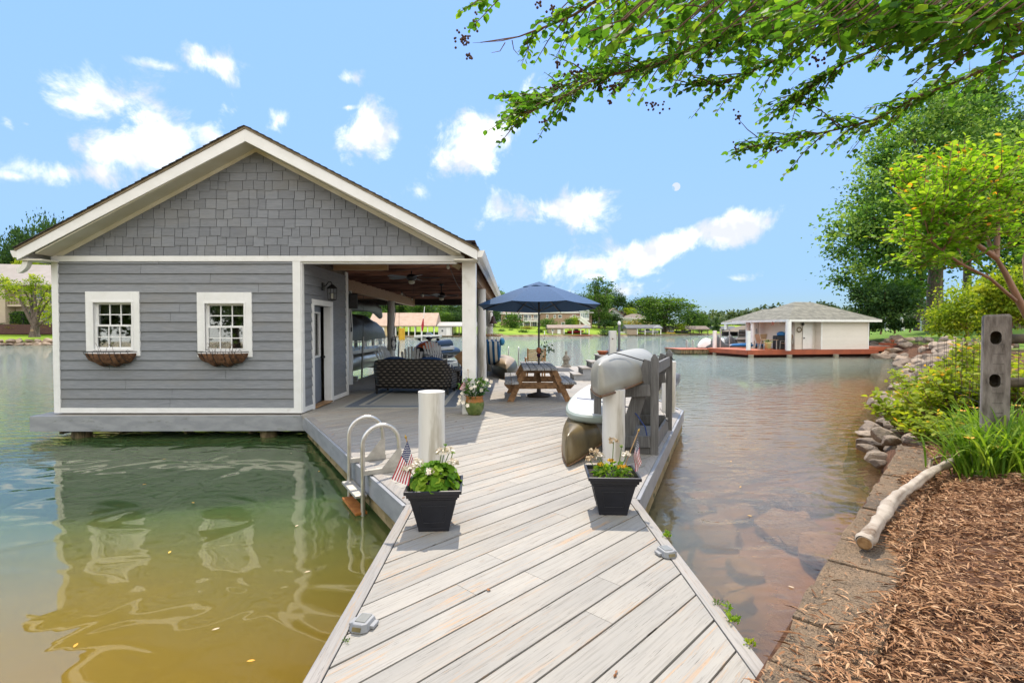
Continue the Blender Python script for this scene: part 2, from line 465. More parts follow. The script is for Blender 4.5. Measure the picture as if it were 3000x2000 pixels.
SHINGLE = siding_mat('grey_shake_shingle', (.16,.172,.194), (.215,.226,.248), (.20,.196,.185), .22)
WSIDE = siding_mat('white_lap_siding', (.70,.655,.575), (.76,.715,.635), (.66,.61,.52), .05)

def deck_mat(name, base, base2, peel, ang=45, grain=1.0):
    m, nt = nodes(name)
    vg = coords(nt, (1, 1, 1), (0, 0, R(-ang)), 'World')
    def st(sx, sy):
        mp = nd(nt, 'ShaderNodeMapping'); mp.inputs['Scale'].default_value = (sx, sy, 1); nt.links.new(vg, mp.inputs[0]); 
        # push each board to its own stretch of grain
        ad = nd(nt, 'ShaderNodeVectorMath', operation='ADD'); nt.links.new(mp.outputs[0], ad.inputs[0])
        cb = nd(nt, 'ShaderNodeCombineXYZ'); nt.links.new(mth(nt, 'MULTIPLY', attr(nt), 57.0), cb.inputs[2]); nt.links.new(cb.outputs[0], ad.inputs[1])
        return ad.outputs[0]
    g = noise(nt, st(.9, 26), 3.2, 8, .65, .3)
    blotch = noise(nt, st(.7, 1.6), 1.6, 5, .6)
    peeln = noise(nt, st(.55, 13), 2.6, 9, .72, .8)
    knots = nd(nt, 'ShaderNodeTexVoronoi'); knots.inputs['Scale'].default_value = 1.25; nt.links.new(st(1.0, 2.6), knots.inputs['Vector'])
    c = mixc(nt, ramp(nt, blotch, .3, .7), base, base2)
    c = mixc(nt, mth(nt, 'MULTIPLY', ramp(nt, g, .47, .66), .55), c, tuple(x*.55 for x in base))
    pk = mth(nt, 'MULTIPLY', ramp(nt, peeln, .55, .61), ramp(nt, noise(nt, st(.5, 1.5), 1.1, 3), .40, .56))
    c = mixc(nt, mth(nt, 'MULTIPLY', pk, .75 * grain), c, peel)
    sp = mth(nt, 'MULTIPLY', ramp(nt, noise(nt, st(.8, 30), 5.5, 6, .7), .605, .66), .85)
    c = mixc(nt, sp, c, (.055,.042,.03))
    kk = mth(nt, 'SUBTRACT', 1.0, ramp(nt, knots.outputs['Distance'], .035, .075))
    c = mixc(nt, mth(nt, 'MULTIPLY', kk, .6), c, (.20,.13,.08))
    k = mth(nt, 'MULTIPLY_ADD', attr(nt), .17, .93)
    n = nt.nodes.new('ShaderNodeVectorMath'); n.operation = 'SCALE'; nt.links.new(c, n.inputs[0]); nt.links.new(k, n.inputs['Scale'])
    h = mth(nt, 'SUBTRACT', g, mth(nt, 'MULTIPLY', pk, .35))
    finish(nt, n.outputs[0], .62, 0, .35, bumpn(nt, h, .35, .004))
    return m
DECKM = deck_mat('worn_grey_deck_paint', (.365,.335,.288), (.30,.283,.252), (.42,.27,.155))
DECKE = deck_mat('worn_grey_edge_paint', (.35,.32,.285), (.29,.275,.255), (.38,.26,.16), 90)
REDDECK = M('red_deck_paint', (.46,.125,.05), (.36,.09,.036), 2, .6, bump=.1, tone=.15)
GLASSY = None
def glass_mat(name, tint=(.05,.06,.06), refl=.10):
    m, nt = nodes(name)
    fr = nd(nt, 'ShaderNodeFresnel'); fr.inputs[0].default_value = 1.5
    f = mth(nt, 'MINIMUM', mth(nt, 'ADD', fr.outputs[0], refl), 1.0)
    gl = nd(nt, 'ShaderNodeBsdfGlossy'); gl.inputs['Roughness'].default_value = .02; gl.inputs[0].default_value = (.95,.97,.97,1)
    tr = nd(nt, 'ShaderNodeBsdfTransparent'); tr.inputs[0].default_value = (.62,.66,.64,1)
    mx = nd(nt, 'ShaderNodeMixShader'); nt.links.new(f, mx.inputs[0]); nt.links.new(tr.outputs[0], mx.inputs[1]); nt.links.new(gl.outputs[0], mx.inputs[2])
    o = nd(nt, 'ShaderNodeOutputMaterial'); nt.links.new(mx.outputs[0], o.inputs[0])
    return m
GLASS = glass_mat('window_glass')
PANE = M('far_window_pane', (.05,.06,.075), (.10,.12,.14), 2, .12, bump=0)
F_MID = foliage_mat('leaves_mid_green', (.035,.080,.016), (.075,.155,.030), (.16,.26,.055))
F_DARK = foliage_mat('leaves_dark_green', (.020,.052,.016), (.042,.098,.026), (.09,.165,.042), .35)
F_TALL = foliage_mat('leaves_poplar_green', (.04,.105,.026), (.12,.25,.05), (.30,.44,.11), .5)
F_LIME = foliage_mat('leaves_lime_green', (.08,.21,.018), (.19,.38,.028), (.36,.52,.05), .55, tip=(.72,.34,.05))
F_OVER = foliage_mat('leaves_overhead_green', (.04,.12,.018), (.10,.24,.026), (.26,.40,.045), .6)
F_SHRUB = foliage_mat('leaves_shrub_yellow_green', (.12,.20,.016), (.26,.36,.025), (.44,.48,.05), .5, tip=(.70,.40,.06))
F_YEL = foliage_mat('leaves_gold_shrub', (.14,.14,.02), (.30,.27,.03), (.48,.38,.06), .4)
F_PURP = foliage_mat('leaves_purple_plum', (.02,.008,.02), (.045,.015,.04), (.08,.03,.06), .35)
F_LILY = foliage_mat('leaves_daylily', (.09,.19,.018), (.18,.32,.03), (.34,.46,.06), .45)
F_GER = foliage_mat('leaves_geranium', (.06,.17,.012), (.15,.30,.02), (.34,.45,.045), .4)
F_POT = foliage_mat('leaves_glossy_pot_plant', (.025,.08,.02), (.055,.15,.03), (.14,.27,.05), .35)
PETALW = M('white_petals', (.80,.74,.62), (.72,.62,.48), 20, .7, bump=0, tone=.25)
PETALD = M('faded_petals', (.50,.36,.20), (.62,.50,.34), 20, .8, bump=0, tone=.4)
PETALY = M('yellow_petals', (.75,.50,.015), (.70,.36,.01), 20, .7, bump=0)
PETALO = M('orange_petals', (.75,.33,.03), (.72,.45,.06), 12, .7, bump=0)
SEED = M('seed_capsules', (.06,.028,.018), (.10,.05,.03), 20, .8, bump=0)
GRASSM = M('lawn_grass', (.085,.17,.012), (.13,.22,.02), .5, .9, bump=.6, bscale=6, bdist=.05, dirt=((.16,.20,.03), .6, .15, .5))

# ---------------------------------------------------------------- shoreline, ground, water
SHORE = [(-14,-13.6),(-6,-5.4),(-2.2,-1.3),(1.10,2.17),(3.1,4.33),(5.15,6.54),(6.2,8.6),(8.0,11.2),(10.6,14.4),(15,19.6),(20,25),(24.2,29.8),(25.9,33.5),(27.6,38),(30,46),(36,62),(50,88),(75,128),(120,190),(200,300)]
SA = np.array(SHORE, float)
def sdist(x, y):
    """signed distance to the near shoreline, positive over land"""
    x = np.asarray(x, float); y = np.asarray(y, float)
    best = np.full(x.shape, 1e9); sg = np.zeros(x.shape)
    for i in range(len(SA) - 1):
        a, b = SA[i], SA[i+1]; d = b - a; L2 = (d*d).sum()
        t = np.clip(((x-a[0])*d[0] + (y-a[1])*d[1]) / L2, 0, 1)
        px, py = x - (a[0]+t*d[0]), y - (a[1]+t*d[1])
        q = np.hypot(px, py)
        cr = d[0]*py - d[1]*px
        up = q < best
        best = np.where(up, q, best); sg = np.where(up, np.where(cr < 0, 1, -1), sg)
    return best * sg
def smooth(a, lo, hi):
    t = np.clip((a - lo) / (hi - lo), 0, 1); return t*t*(3-2*t)
def bank_z(s, y):
    """height of the near bank at s metres inland"""
    wall = 1 - smooth(np.asarray(y, float), 6.3, 8.6)      # 1 along the block wall, 0 along the rip-rap
    zw = np.where(s > -.05, .46 + .30 * smooth(s, .35, 1.6) + .75 * smooth(s, 1.2, 9), -.7)
    zr = np.clip(-.55 + (s + .75) * .50, -2, 1.15) + .9 * smooth(s, 3, 16)
    return zw * wall + zr * (1 - wall)
def nearz(x, y):
    s = sdist(np.array([x]), np.array([y])); return float(bank_z(s, np.array([y]))[0])

MULCHG = M('mulch_ground', (.085,.04,.022), (.035,.017,.010), 18, .95, bump=1, bscale=60, bdist=.02)
def bank_mat():
    m, nt = nodes('bank_soil_and_grass')
    v = coords(nt, (1,1,1), (0,0,0), 'World')
    g = nd(nt, 'ShaderNodeNewGeometry'); sp = nd(nt, 'ShaderNodeSeparateXYZ'); nt.links.new(g.outputs['Position'], sp.inputs[0])
    soil = mixc(nt, ramp(nt, noise(nt, v, 14, 6), .35, .65), (.15,.075,.042), (.07,.033,.018))
    gr = mixc(nt, ramp(nt, noise(nt, v, .8, 6), .35, .65), (.10,.20,.018), (.17,.27,.035))
    f = mth(nt, 'MULTIPLY', ramp(nt, sp.outputs[1], 17, 24), ramp(nt, mth(nt, 'ADD', sp.outputs[2], mth(nt, 'MULTIPLY', noise(nt, v, 1.1, 4), .5)), 1.1, 1.4))
    finish(nt, mixc(nt, f, soil, gr), .95, 0, .2, bumpn(nt, noise(nt, v, 30, 6), .8, .03))
    return m
def build_bank():
    off = [-1.5,-1.0,-.6,-.3,-.02,0.0,.15,.3,.5,.8,1.2,1.7,2.4,3.3,4.5,6.5,9,13,19,28,45,80]
    # resample the shoreline
    pts = []; L = 0
    for i in range(2, len(SA)-1):
        n = max(2, int(np.hypot(*(SA[i+1]-SA[i])) / (.45 if SA[i][1] < 12 else 2.2)))
        n = min(n, 40)
        for k in range(n): pts.append(SA[i] + (SA[i+1]-SA[i]) * k / n)
    pts = np.array(pts)
    d = np.gradient(pts, axis=0); d = d / np.linalg.norm(d, axis=1, keepdims=True)
    for _ in range(6): d[1:-1] = (d[:-2] + d[1:-1]*2 + d[2:]) / 4
    d = d / np.linalg.norm(d, axis=1, keepdims=True)
    nrm = np.stack([d[:,1], -d[:,0]], 1)
    V = []
    rg = np.random.default_rng(5)
    for p, q in zip(pts, nrm):
        for o in off:
            xy = p + q * o
            z = float(bank_z(np.array([o]), np.array([p[1]]))[0])
            V.append((xy[0], xy[1], z + (rg.normal(0, .012) if o > .5 else 0)))
    n, k = len(pts), len(off)
    F = [(i*k+j, i*k+j+1, (i+1)*k+j+1, (i+1)*k+j) for i in range(n-1) for j in range(k-1)]
    F = [f[::-1] for f in F]
    V = np.array(V)
    me = np_mesh('bank_ground', V, np.array(F)[:, ::-1], 4, np.full(len(F), .5), bank_mat(), True)
    o = link('bank_ground', me, kind='structure')
    return o
build_bank()

# lake bed
def bed_mat():
    m, nt = nodes('lake_bed_sand')
    v = coords(nt, (1,1,1), (0,0,0), 'World')
    c = mixc(nt, ramp(nt, noise(nt, v, 1.3, 6), .35, .65), (.46,.27,.14), (.27,.16,.085))
    finish(nt, c, .9, 0, .2, bumpn(nt, noise(nt, v, 9, 5), .6, .03)); return m
xs = np.arange(-40, 41, 1.0); ys = np.arange(-6, 70, 1.0)
gx, gy = np.meshgrid(xs, ys)
s_ = sdist(gx.ravel(), gy.ravel())
zb = np.where(s_ > 0, -.6, -.32 - 2.4 * smooth(-s_, .2, 11))
V = np.stack([gx.ravel(), gy.ravel(), zb], 1)
nx_, ny_ = len(xs), len(ys)
F = np.array([(j*nx_+i, j*nx_+i+1, (j+1)*nx_+i+1, (j+1)*nx_+i) for j in range(ny_-1) for i in range(nx_-1)])
link('lake_bed', np_mesh('lake_bed', V, F, 4, np.full(len(F), .5), bed_mat(), True), kind='structure')

# water: one sheet, fine near the dock and coarse to the horizon, with its depth kept as an attribute
def water_mat():
    m, nt = nodes('lake_water')
    v = coords(nt, (1,1,1), (0,0,0), 'World')
    g = nd(nt, 'ShaderNodeNewGeometry'); sp = nd(nt, 'ShaderNodeSeparateXYZ'); nt.links.new(g.outputs['Position'], sp.inputs[0])
    dep = attr(nt, 'depth')
    def w(sx, sy, sc, det, ro, di=0, rot=0):
        mp = nd(nt, 'ShaderNodeMapping'); mp.inputs['Scale'].default_value = (sx, sy, 1); mp.inputs['Rotation'].default_value = (0,0,R(rot)); nt.links.new(v, mp.inputs[0])
        return noise(nt, mp.outputs[0], sc, det, ro, di)
    calm = w(1, 1.3, 1.35, 1.2, .4, .8, 20)
    ripple = w(1, 2.2, 2.6, 3, .5, .3, -12)
    chop = w(.7, 1.5, 3.2, 4, .55, .4, 8)
    X, Y = sp.outputs[0], sp.outputs[1]
    # sheltered basin in front of the boathouse is smooth, the open lake is choppy
    shelter = mth(nt, 'MULTIPLY', mth(nt, 'MULTIPLY', ramp(nt, X, -9.5, -6.5), mth(nt, 'SUBTRACT', 1.0, ramp(nt, X, 1.5, 3.5))), mth(nt, 'SUBTRACT', 1.0, ramp(nt, Y, 9.0, 12.0)))
    cove = mth(nt, 'MULTIPLY', ramp(nt, X, 1.0, 2.5), mth(nt, 'SUBTRACT', 1.0, ramp(nt, Y, 5.0, 26.0)))
    op = mth(nt, 'SUBTRACT', 1.0, mth(nt, 'MAXIMUM', shelter, cove))
    h = mth(nt, 'ADD', mth(nt, "MULTIPLY", calm, .024), mth(nt, 'MULTIPLY', mth(nt, 'MULTIPLY', ripple, .028), mth(nt, 'ADD', mth(nt, 'MULTIPLY', cove, .55), mth(nt, 'MULTIPLY', op, 1.5))))
    h = mth(nt, 'ADD', h, mth(nt, 'MULTIPLY', mth(nt, 'MULTIPLY', chop, .075), op))
    nrm = bumpn(nt, h, 1.0, WAVE)
    fr = nd(nt, 'ShaderNodeFresnel'); nt.links.new(mth(nt,'SUBTRACT',WIOR,mth(nt,'MULTIPLY',mth(nt,'MULTIPLY',cove,.42),mth(nt,'SUBTRACT',1.0,ramp(nt,Y,4,11)))), fr.inputs[0]); nt.links.new(nrm, fr.inputs['Normal'])
    gl = nd(nt, 'ShaderNodeBsdfGlossy'); gl.inputs['Roughness'].default_value = .015; nt.links.new(mixc(nt, cove, (1,.94,.83), (1,.88,.73)), gl.inputs[0]); nt.links.new(nrm, gl.inputs['Normal'])
    tr = nd(nt, 'ShaderNodeBsdfTransparent'); tr.inputs[0].default_value = (.90,.76,.56,1)
    silt = w(1, 1, .35, 4, .6)
    # silty olive shallows into green deeper water
    deepf = ramp(nt, mth(nt, 'ADD', mth(nt, 'MULTIPLY', Y, 1.0), mth(nt, 'MULTIPLY', silt, 1.6)), 2.0, 7.0)
    body = mixc(nt, deepf, (.29,.170,.020), (.055,.098,.034))
    body = mixc(nt, ramp(nt, Y, 9, 30), body, (.20,.23,.185))  # far body lightened to stand in for sun glitter and sky glare
    body = mixc(nt, cove, body, (.35,.285,.205))
    amber = mth(nt,'MULTIPLY',mth(nt,'MULTIPLY',cove,mth(nt,'SUBTRACT',1.0,ramp(nt,dep,.34,.85))),ramp(nt,Y,5.5,9))
    body = mixc(nt, amber, body, (.46,.235,.035))
    df = nd(nt, 'ShaderNodeSubsurfaceScattering', falloff='BURLEY'); nt.links.new(body, df.inputs[0]); df.inputs['Scale'].default_value = 1.1; df.inputs['Radius'].default_value = (1,1,1)
    mk = mth(nt, 'SUBTRACT', 1.0, mth(nt, 'EXPONENT', mth(nt, 'MULTIPLY', dep, mth(nt, 'ADD', -2.6, mth(nt, 'MULTIPLY', cove, 1.55)))))
    b = nd(nt, 'ShaderNodeMixShader'); nt.links.new(mk, b.inputs[0]); nt.links.new(tr.outputs[0], b.inputs[1]); nt.links.new(df.outputs[0], b.inputs[2])
    mx = nd(nt, 'ShaderNodeMixShader'); nt.links.new(fr.outputs[0], mx.inputs[0]); nt.links.new(b.outputs[0], mx.inputs[1]); nt.links.new(gl.outputs[0], mx.inputs[2])
    o = nd(nt, 'ShaderNodeOutputMaterial'); nt.links.new(mx.outputs[0], o.inputs[0])
    return m
WAVE = 1.0; WIOR = 1.9
def build_water():
    xs = np.concatenate([[-3000,-800,-250,-100], np.arange(-45, 45.1, 1.0), [100,250,800,3000]])
    ys = np.concatenate([[-60,-20], np.arange(-8, 70.1, 1.0), [100,160,300,800,3500]])
    gx, gy = np.meshgrid(xs, ys); s = sdist(gx.ravel(), gy.ravel())
    dep = np.where(s > 0, .1, .30 + 2.4 * smooth(-s, .2, 11))
    nx, ny = len(xs), len(ys)
    F = np.array([(j*nx+i, j*nx+i+1, (j+1)*nx+i+1, (j+1)*nx+i) for j in range(ny-1) for i in range(nx-1)])
    me = np_mesh('lake_water', np.stack([gx.ravel(), gy.ravel(), np.zeros(gx.size)], 1), F, 4, np.full(len(F), .5), water_mat(), True)
    a = me.attributes.new('depth', 'FLOAT', 'POINT'); a.data.foreach_set('value', dep.astype(np.float32))
    link('lake_water', me, kind='structure')
build_water()
# ---------------------------------------------------------------- the dock
DZ = .43
dock = thing('wooden_dock', 'grey painted wooden dock of diagonal boards running out beside the boathouse', 'dock', (0, 9, 0))
A0, A1 = (-.93, -2.5), (1.20, -2.5)
WL, WR = (-.88, 4.57), (1.22, 4.70)
CL_, CR_ = (-3.52, 9.12), (3.43, 9.83)
def boards(mb, conv, ang, pitch, gap, z0, z1, rg, butts=True):
    ca, sa = math.cos(R(ang)), math.sin(R(ang))
    us = [p[0]*ca + p[1]*sa for p in conv]; vs = [-p[0]*sa + p[1]*ca for p in conv]
    k0 = math.floor(min(vs) / pitch); k1 = math.ceil(max(vs) / pitch)
    for k in range(k0, k1):
        v0, v1 = k*pitch + gap/2, (k+1)*pitch - gap/2
        rg.seed(k * 131 + 7)
        tone = rg.random(); dz = rg.uniform(-.0015, .0015)
        cuts = [min(us) - 1]
        x = -40 + rg.uniform(0, 3.6)
        brk = []
        while x < max(us) + 1:
            x += 3.66
            brk.append(x)
        lo = min(us) - .5
        seg = [lo] + [b for b in brk if lo < b < max(us)] + [max(us) + .5]
        for i in range(len(seg) - 1):
            u0, u1 = seg[i] + .0015, seg[i+1] - .0015
            q = [(u*ca - v*sa, u*sa + v*ca) for u, v in ((u0,v0),(u1,v0),(u1,v1),(u0,v1))]
            q = clip_convex(q, conv)
            if len(q) >= 3: mb.prism(q, z0 + dz, z1 + dz, tone=rg.random())
mb = MB(); rg = random.Random(3)
e = .085
walk = [(A0[0]+e, A0[1]), (A1[0]-e, A1[1]), (WR[0]-e, WR[1]-.03), (WL[0]+e, WL[1]+.02)]
boards(mb, walk, 45, .186, .012, DZ-.038, DZ, rg)
mid = [(WL[0]+e, WL[1]+.02), (WR[0]-e, WR[1]-.03), (CR_[0]-e*1.1, CR_[1]-.02), (CR_[0]-e, 9.83), (CL_[0]+.05, 9.83), (CL_[0]+e*1.1, CL_[1]+.02)]
mid = [(WL[0]+e, WL[1]+.02), (WR[0]-e, WR[1]-.03), (3.34, 9.83), (-3.40, 9.83), (-3.40, 9.13)]
boards(mb, mid, 45, .186, .012, DZ-.038, DZ, rg)
boards(mb, [(-3.725, 9.832), (3.36, 9.832), (3.36, 12.15), (-3.725, 12.15)], 45, .186, .012, DZ-.038, DZ, rg)
boards(mb, [(-4.55, 12.152), (3.36, 12.152), (3.36, 15.6), (3.36, 21.6), (-4.55, 21.6)], 45, .186, .012, DZ-.038, DZ, rg)
boards(mb, [(-3.402,9.13),(-3.402,9.83),(-3.74,9.83),(-3.74,9.42),(-3.57,9.13)], 45, .186, .012, DZ-.038, DZ, rg)
mb.bx(-8.58,-3.742,9.382,13.0,.385,.4245)
mb.build('decking', DECKM, dock, True)
mb = MB()
# edge boards laid along the sides
def edge(mb, p, q, w, z0, z1, inner):
    d = (Vector((q[0]-p[0], q[1]-p[1], 0))).normalized(); n = Vector((-d.y, d.x, 0)) * inner
    a, b = Vector((p[0],p[1],0)), Vector((q[0],q[1],0))
    mb.prism([(a.x,a.y),(b.x,b.y),((b+n*w).x,(b+n*w).y),((a+n*w).x,(a+n*w).y)], z0, z1)
edge(mb, A0, WL, .078, DZ-.04, DZ+.003, -1); edge(mb, A1, WR, .078, DZ-.04, DZ+.003, 1)
edge(mb, WL, CL_, .11, DZ-.04, DZ+.0035, -1); edge(mb, WR, CR_, .085, DZ-.04, DZ+.0035, 1)
mb.build('edge_board', DECKE, dock, True, bevel=.004)
mb = MB()
def fas(mb, p, q, z0, z1, t, side, m=0):
    d = (Vector((q[0]-p[0], q[1]-p[1], 0))).normalized(); n = Vector((-d.y, d.x, 0)) * side
    a, b = Vector((p[0],p[1],0)), Vector((q[0],q[1],0))
    mb.prism([(a.x,a.y),(b.x,b.y),((b+n*t).x,(b+n*t).y),((a+n*t).x,(a+n*t).y)], z0, z1, m)
fas(mb, WL, (-3.62, 9.30), .20, DZ-.008, .038, 1); fas(mb, WR, CR_, .215, DZ-.008, .038, -1)
fas(mb, A0, WL, .2, DZ-.045, .03, 1); fas(mb, A1, WR, .2, DZ-.045, .03, -1)
fas(mb, (3.43,9.83), (3.42,21.6), .2, DZ-.01, .038, -1); 
fas(mb, (3.46,21.6), (-4.6,21.6), .2, DZ-.01, .038, -1); fas(mb, (-4.58,12.3), (-4.58,21.6), .2, DZ-.01, .038, 1)
mb.bx(-8.58, -3.60, 9.34, 9.38, .145, .425)
mb.bx(-8.58, -8.54, 9.385, 13.9, .145, .425)
mb.build('fascia', GREYF, dock, True, bevel=.004)
MOSSY = M('mossy_rim_beam', (.36,.27,.14), (.22,.17,.07), 3, .85, bump=.5, stretch=(1,1,2), dirt=((.05,.06,.015), .9, 3.2, .52))
mb = MB()
fas(mb, (WL[0]+.02,WL[1]+.01), (-3.54,9.30), .05, .198, .03, 1); mb.build('rim_beam', MOSSY, dock, True); mb = MB(); fas(mb, (WR[0]-.01,WR[1]+.01), (3.40,9.80), .04, .213, .03, -1)
mb.build('rim_beam', MOSSY, dock, True); mb = MB()
mb.bx(-8.3, -3.66, 9.72, 9.79, .085, .143, 0); mb.bx(-8.3, -3.66, 10.6, 10.67, .02, .143, 0)
for x in (-8.3, -7.2, -6.0, -4.8): mb.bx(x, x+.05, 9.625, 12, .04, .14)
mb.build('floor_joists', MOSSY, dock, True)
for y in (5.5, 6.6, 7.7, 8.7): mb = MB(); mb.bx(-.7-(y-4.6)*.55, 1.1+(y-4.6)*.4, y, y+.05, .10, .385); mb.build('deck_joist', MOSSY, dock, True)
for y in (1.5, 2.6, 3.7): mb = MB(); mb.bx(-.88, 1.15, y, y+.05, .10, .385); mb.build('deck_joist', MOSSY, dock, True)
SUBPILE = M('support_pile_wood', (.25,.19,.10), (.12,.085,.045), 6, .85, bump=.7, stretch=(2,2,.5), dirt=((.03,.035,.012), .8, 3, .5))
for x, y in ((-7.86,9.60),(-4.40,9.60),(-7.82,12),(-1.0,5.4),(-2.6,8.4),(1.5,5.8),(2.7,9.0),(-.6,3.0),(.9,3.0)):
    mb = MB(); mb.tube([(x,y,-2.2),(x,y,.1),(x+.01,y,.142 if y > 9.3 else .38)], [.16,.155,.15], 14); mb.build('support_pile', SUBPILE, dock, True)

# white piles standing through the deck
def pile(x, y, r, top, label, lean=0):
    mb = MB(); rr = random.Random(int(x*100))
    n = 8
    mb.tube([(lean*(k/n), 0, -.1 - DZ + (top + .1) * k/n) for k in range(n+1)], [r*1.02 + rr.uniform(-.004,.004) for k in range(n+1)], 22)
    o = mb.build('mooring_pile', PILE, None, bevel=.008); o.location = (x, y, DZ)
    return tag(o, label, 'pile', 'white painted dock piles')
pile(-.82, 5.75, .143, 1.30, 'round white pile behind the planter with the bigger flag, near the ladder')
pile(1.27, 5.92, .128, 1.30, 'round white pile between the canoe rack and the planter with yellow flowers')
pile(3.12, 9.66, .125, 1.385, 'round white pile at the dock corner behind the canoe rack')

# ---------------------------------------------------------------- boathouse
HY = 9.5
HX0, HX1 = -8.31, -3.75
GX0, GX1, GXC = -8.20, -.83, -4.52
bh = thing('boathouse', 'grey boathouse with shingled gable, white trim and open covered slip', 'boathouse', (-4.5, HY, DZ))
def wedge_course(mb, o, u, nrm, u0, u1, z0, z1, za, zb, tone):
    """piece of lap board between heights za..zb of a course z0..z1; bottom stands proud"""
    o, u, nrm = Vector(o), Vector(u), Vector(nrm)
    def pr(z): return .023 * (1 - (z - z0) / (z1 - z0)) + .003
    P = lambda uu, z, d: o + u*uu + nrm*d + Vector((0,0,z))
    vs = [P(u0,za,0),P(u1,za,0),P(u1,za,pr(za)),P(u0,za,pr(za)),P(u0,zb,0),P(u1,zb,0),P(u1,zb,pr(zb)),P(u0,zb,pr(zb))]
    mb.add(vs, [(0,3,2,1),(4,5,6,7),(3,7,6,2),(0,4,7,3),(1,2,6,5)], 0, False, tone)
def lap_wall(mb, o, u, nrm, L, z0, z1, course, holes=(), joints=True, rg=random.Random(11)):
    k = 0; z = z0
    # courses are counted from the top so that the last full one meets the frieze
    zs = [z0]
    while zs[-1] + course < z1 - .02: zs.append(zs[-1] + course)
    zs.append(z1)
    for i in range(len(zs)-1):
        a, b = zs[i], zs[i+1]
        full = a + course
        cut = sorted([0, L] + ([rg.uniform(.15, .85) * L] if joints else []))
        segs = [(cut[j] + (.0028 if j else 0), cut[j+1] - (.0028 if j < len(cut)-2 else 0), rg.random()) for j in range(len(cut)-1)]
        for s0, s1, tone in segs:
            parts = [(s0, s1, a, b)]
            for (h0, h1, ha, hb) in holes:
                np_ = []
                for (p0, p1, pa, pb) in parts:
                    if h1 <= p0 or h0 >= p1 or hb <= pa or ha >= pb: np_.append((p0,p1,pa,pb)); continue
                    if p0 < h0: np_.append((p0,h0,pa,pb))
                    if p1 > h1: np_.append((h1,p1,pa,pb))
                    q0, q1 = max(p0,h0), min(p1,h1)
                    if pa < ha: np_.append((q0,q1,pa,ha))
                    if pb > hb: np_.append((q0,q1,hb,pb))
                parts = np_
            for (p0,p1,pa,pb) in parts: wedge_course(mb, o, u, nrm, p0, p1, a, full, pa, pb, tone)
WINS = [(-7.69,-6.70,1.505,2.685,-7.545,-6.84,1.63,2.485), (-5.64,-4.635,1.485,2.67,-5.495,-4.775,1.605,2.465)]
mb = MB()
lap_wall(mb, (HX0+.11, HY, 0), (1,0,0), (0,-1,0), HX1-HX0-.22, .545, 3.235, .1765,
         [(w[4]-.03-(HX0+.11), w[5]+.03-(HX0+.11), w[6]-.03, w[7]+.03) for w in WINS])
front = mb.build('front_wall', SIDING, bh, True)
# wall core behind the lap boards (with window holes), interior faces dark
mb = MB()
def core(mb, x0, x1, z0, z1, y0, y1, holes):
    xsx = sorted({x0, x1} | {h[0] for h in holes} | {h[1] for h in holes})
    for i in range(len(xsx)-1):
        a, b = xsx[i], xsx[i+1]
        hs = sorted([(h[2], h[3]) for h in holes if h[0] <= a + 1e-6 and h[1] >= b - 1e-6])
        z = z0
        for (c, d) in hs: mb.bx(a, b, y0, y1, z, c); z = d
        mb.bx(a, b, y0, y1, z, z1)
INT = M('interior_boards', (.17,.14,.11), (.11,.09,.07), 4, .8, bump=.1)
core(mb, HX0+.01, HX1-.01, DZ+.02, 3.3, HY+.002, HY+.10, [(w[4]-.02,w[5]+.02,w[6]-.02,w[7]+.02) for w in WINS])
mb.bx(HX0+.01, HX0+.10, HY+.102, 12.1, DZ+.02, 3.3)       # far side wall
mb.bx(HX0+.01, HX1-.01, 12.102, 12.2, DZ+.02, 3.3)        # rear wall of the room
mb.bx(HX0+.10, HX1-.10, HY+.102, 12.1, DZ+.005, DZ+.02)   # floor
mb.bx(HX0+.0, -3.79, HY+.102, 12.2, 3.302, 3.36)          # ceiling
# side wall with the doorway
DOOR = (10.09, 11.00, DZ+.02, 2.47)
for a, b, c, d in ((HY+.102, DOOR[0], DZ+.02, 3.3), (DOOR[1], 12.1, DZ+.02, 3.3), (DOOR[0], DOOR[1], DOOR[3], 3.3)):
    mb.bx(HX1-.10, HX1-.005, a, b, c, d)
mb.build('wall_frame', INT, bh, True)
mb = MB()
lap_wall(mb, (HX1-.004, HY+.10, 0), (0,1,0), (1,0,0), 12.1-HY-.20, .545, 3.235, .1765,
         [(DOOR[0]-.04-HY-.10, DOOR[1]+.04-HY-.10, 0, DOOR[3]+.04)], False)
mb.build('side_wall', SIDING, bh, True)
# a few pale things inside so that the windows show depth
mb = MB()
CURT = M('lace_curtain', (.62,.60,.50), (.45,.44,.36), 12, .9, bump=.2)
for i, w in enumerate(WINS):
    mb = MB()
    for k in range(14):
        x = w[4] + (w[5]-w[4]) * (k + .5) / 14
        mb.tube([(x, HY+.16 + .012*(k%2), w[7]), (x + .01*(k%3-1), HY+.17 + .014*((k+1)%2), w[7]-.26 - .05*math.sin(k*1.3+i))], [.03,.034], 6)
    mb.build('curtain', CURT, bh, True)

mb = MB()   # white trim
T = -.03
def tr(x0,x1,z0,z1,p=.03): mb.bx(x0,x1,HY-p,HY+.002,z0,z1)
tr(HX0, HX0+.12, .45, 3.36, .032)
tr(HX1-.13, HX1+.012, .45, 3.235, .032)
tr(HX0+.12, HX1-.13, .45, .545, .028)
mb.bx(HX1+.0, HX1+.026, HY-.032+.0325, HY+.11, .45, 3.235)                  # corner return
mb.bx(HX1, HX1+.024, HY+.112, DOOR[0]-.11, .45, .545); mb.bx(HX1, HX1+.024, DOOR[1]+.11, 12.0, .45, .545)
mb.bx(HX1-.005, HX1+.03, 12.002, 12.14, .45, 3.32)
tr(HX0+.12, GX1+.10, 3.235, 3.335, .036)                                     # frieze band across the whole front
mb.bx(-3.74, GX1-.05, HY+.004, HY+.14, 3.20, 3.40)
mb.build('trim_board', TRIM, bh, True, bevel=.003)

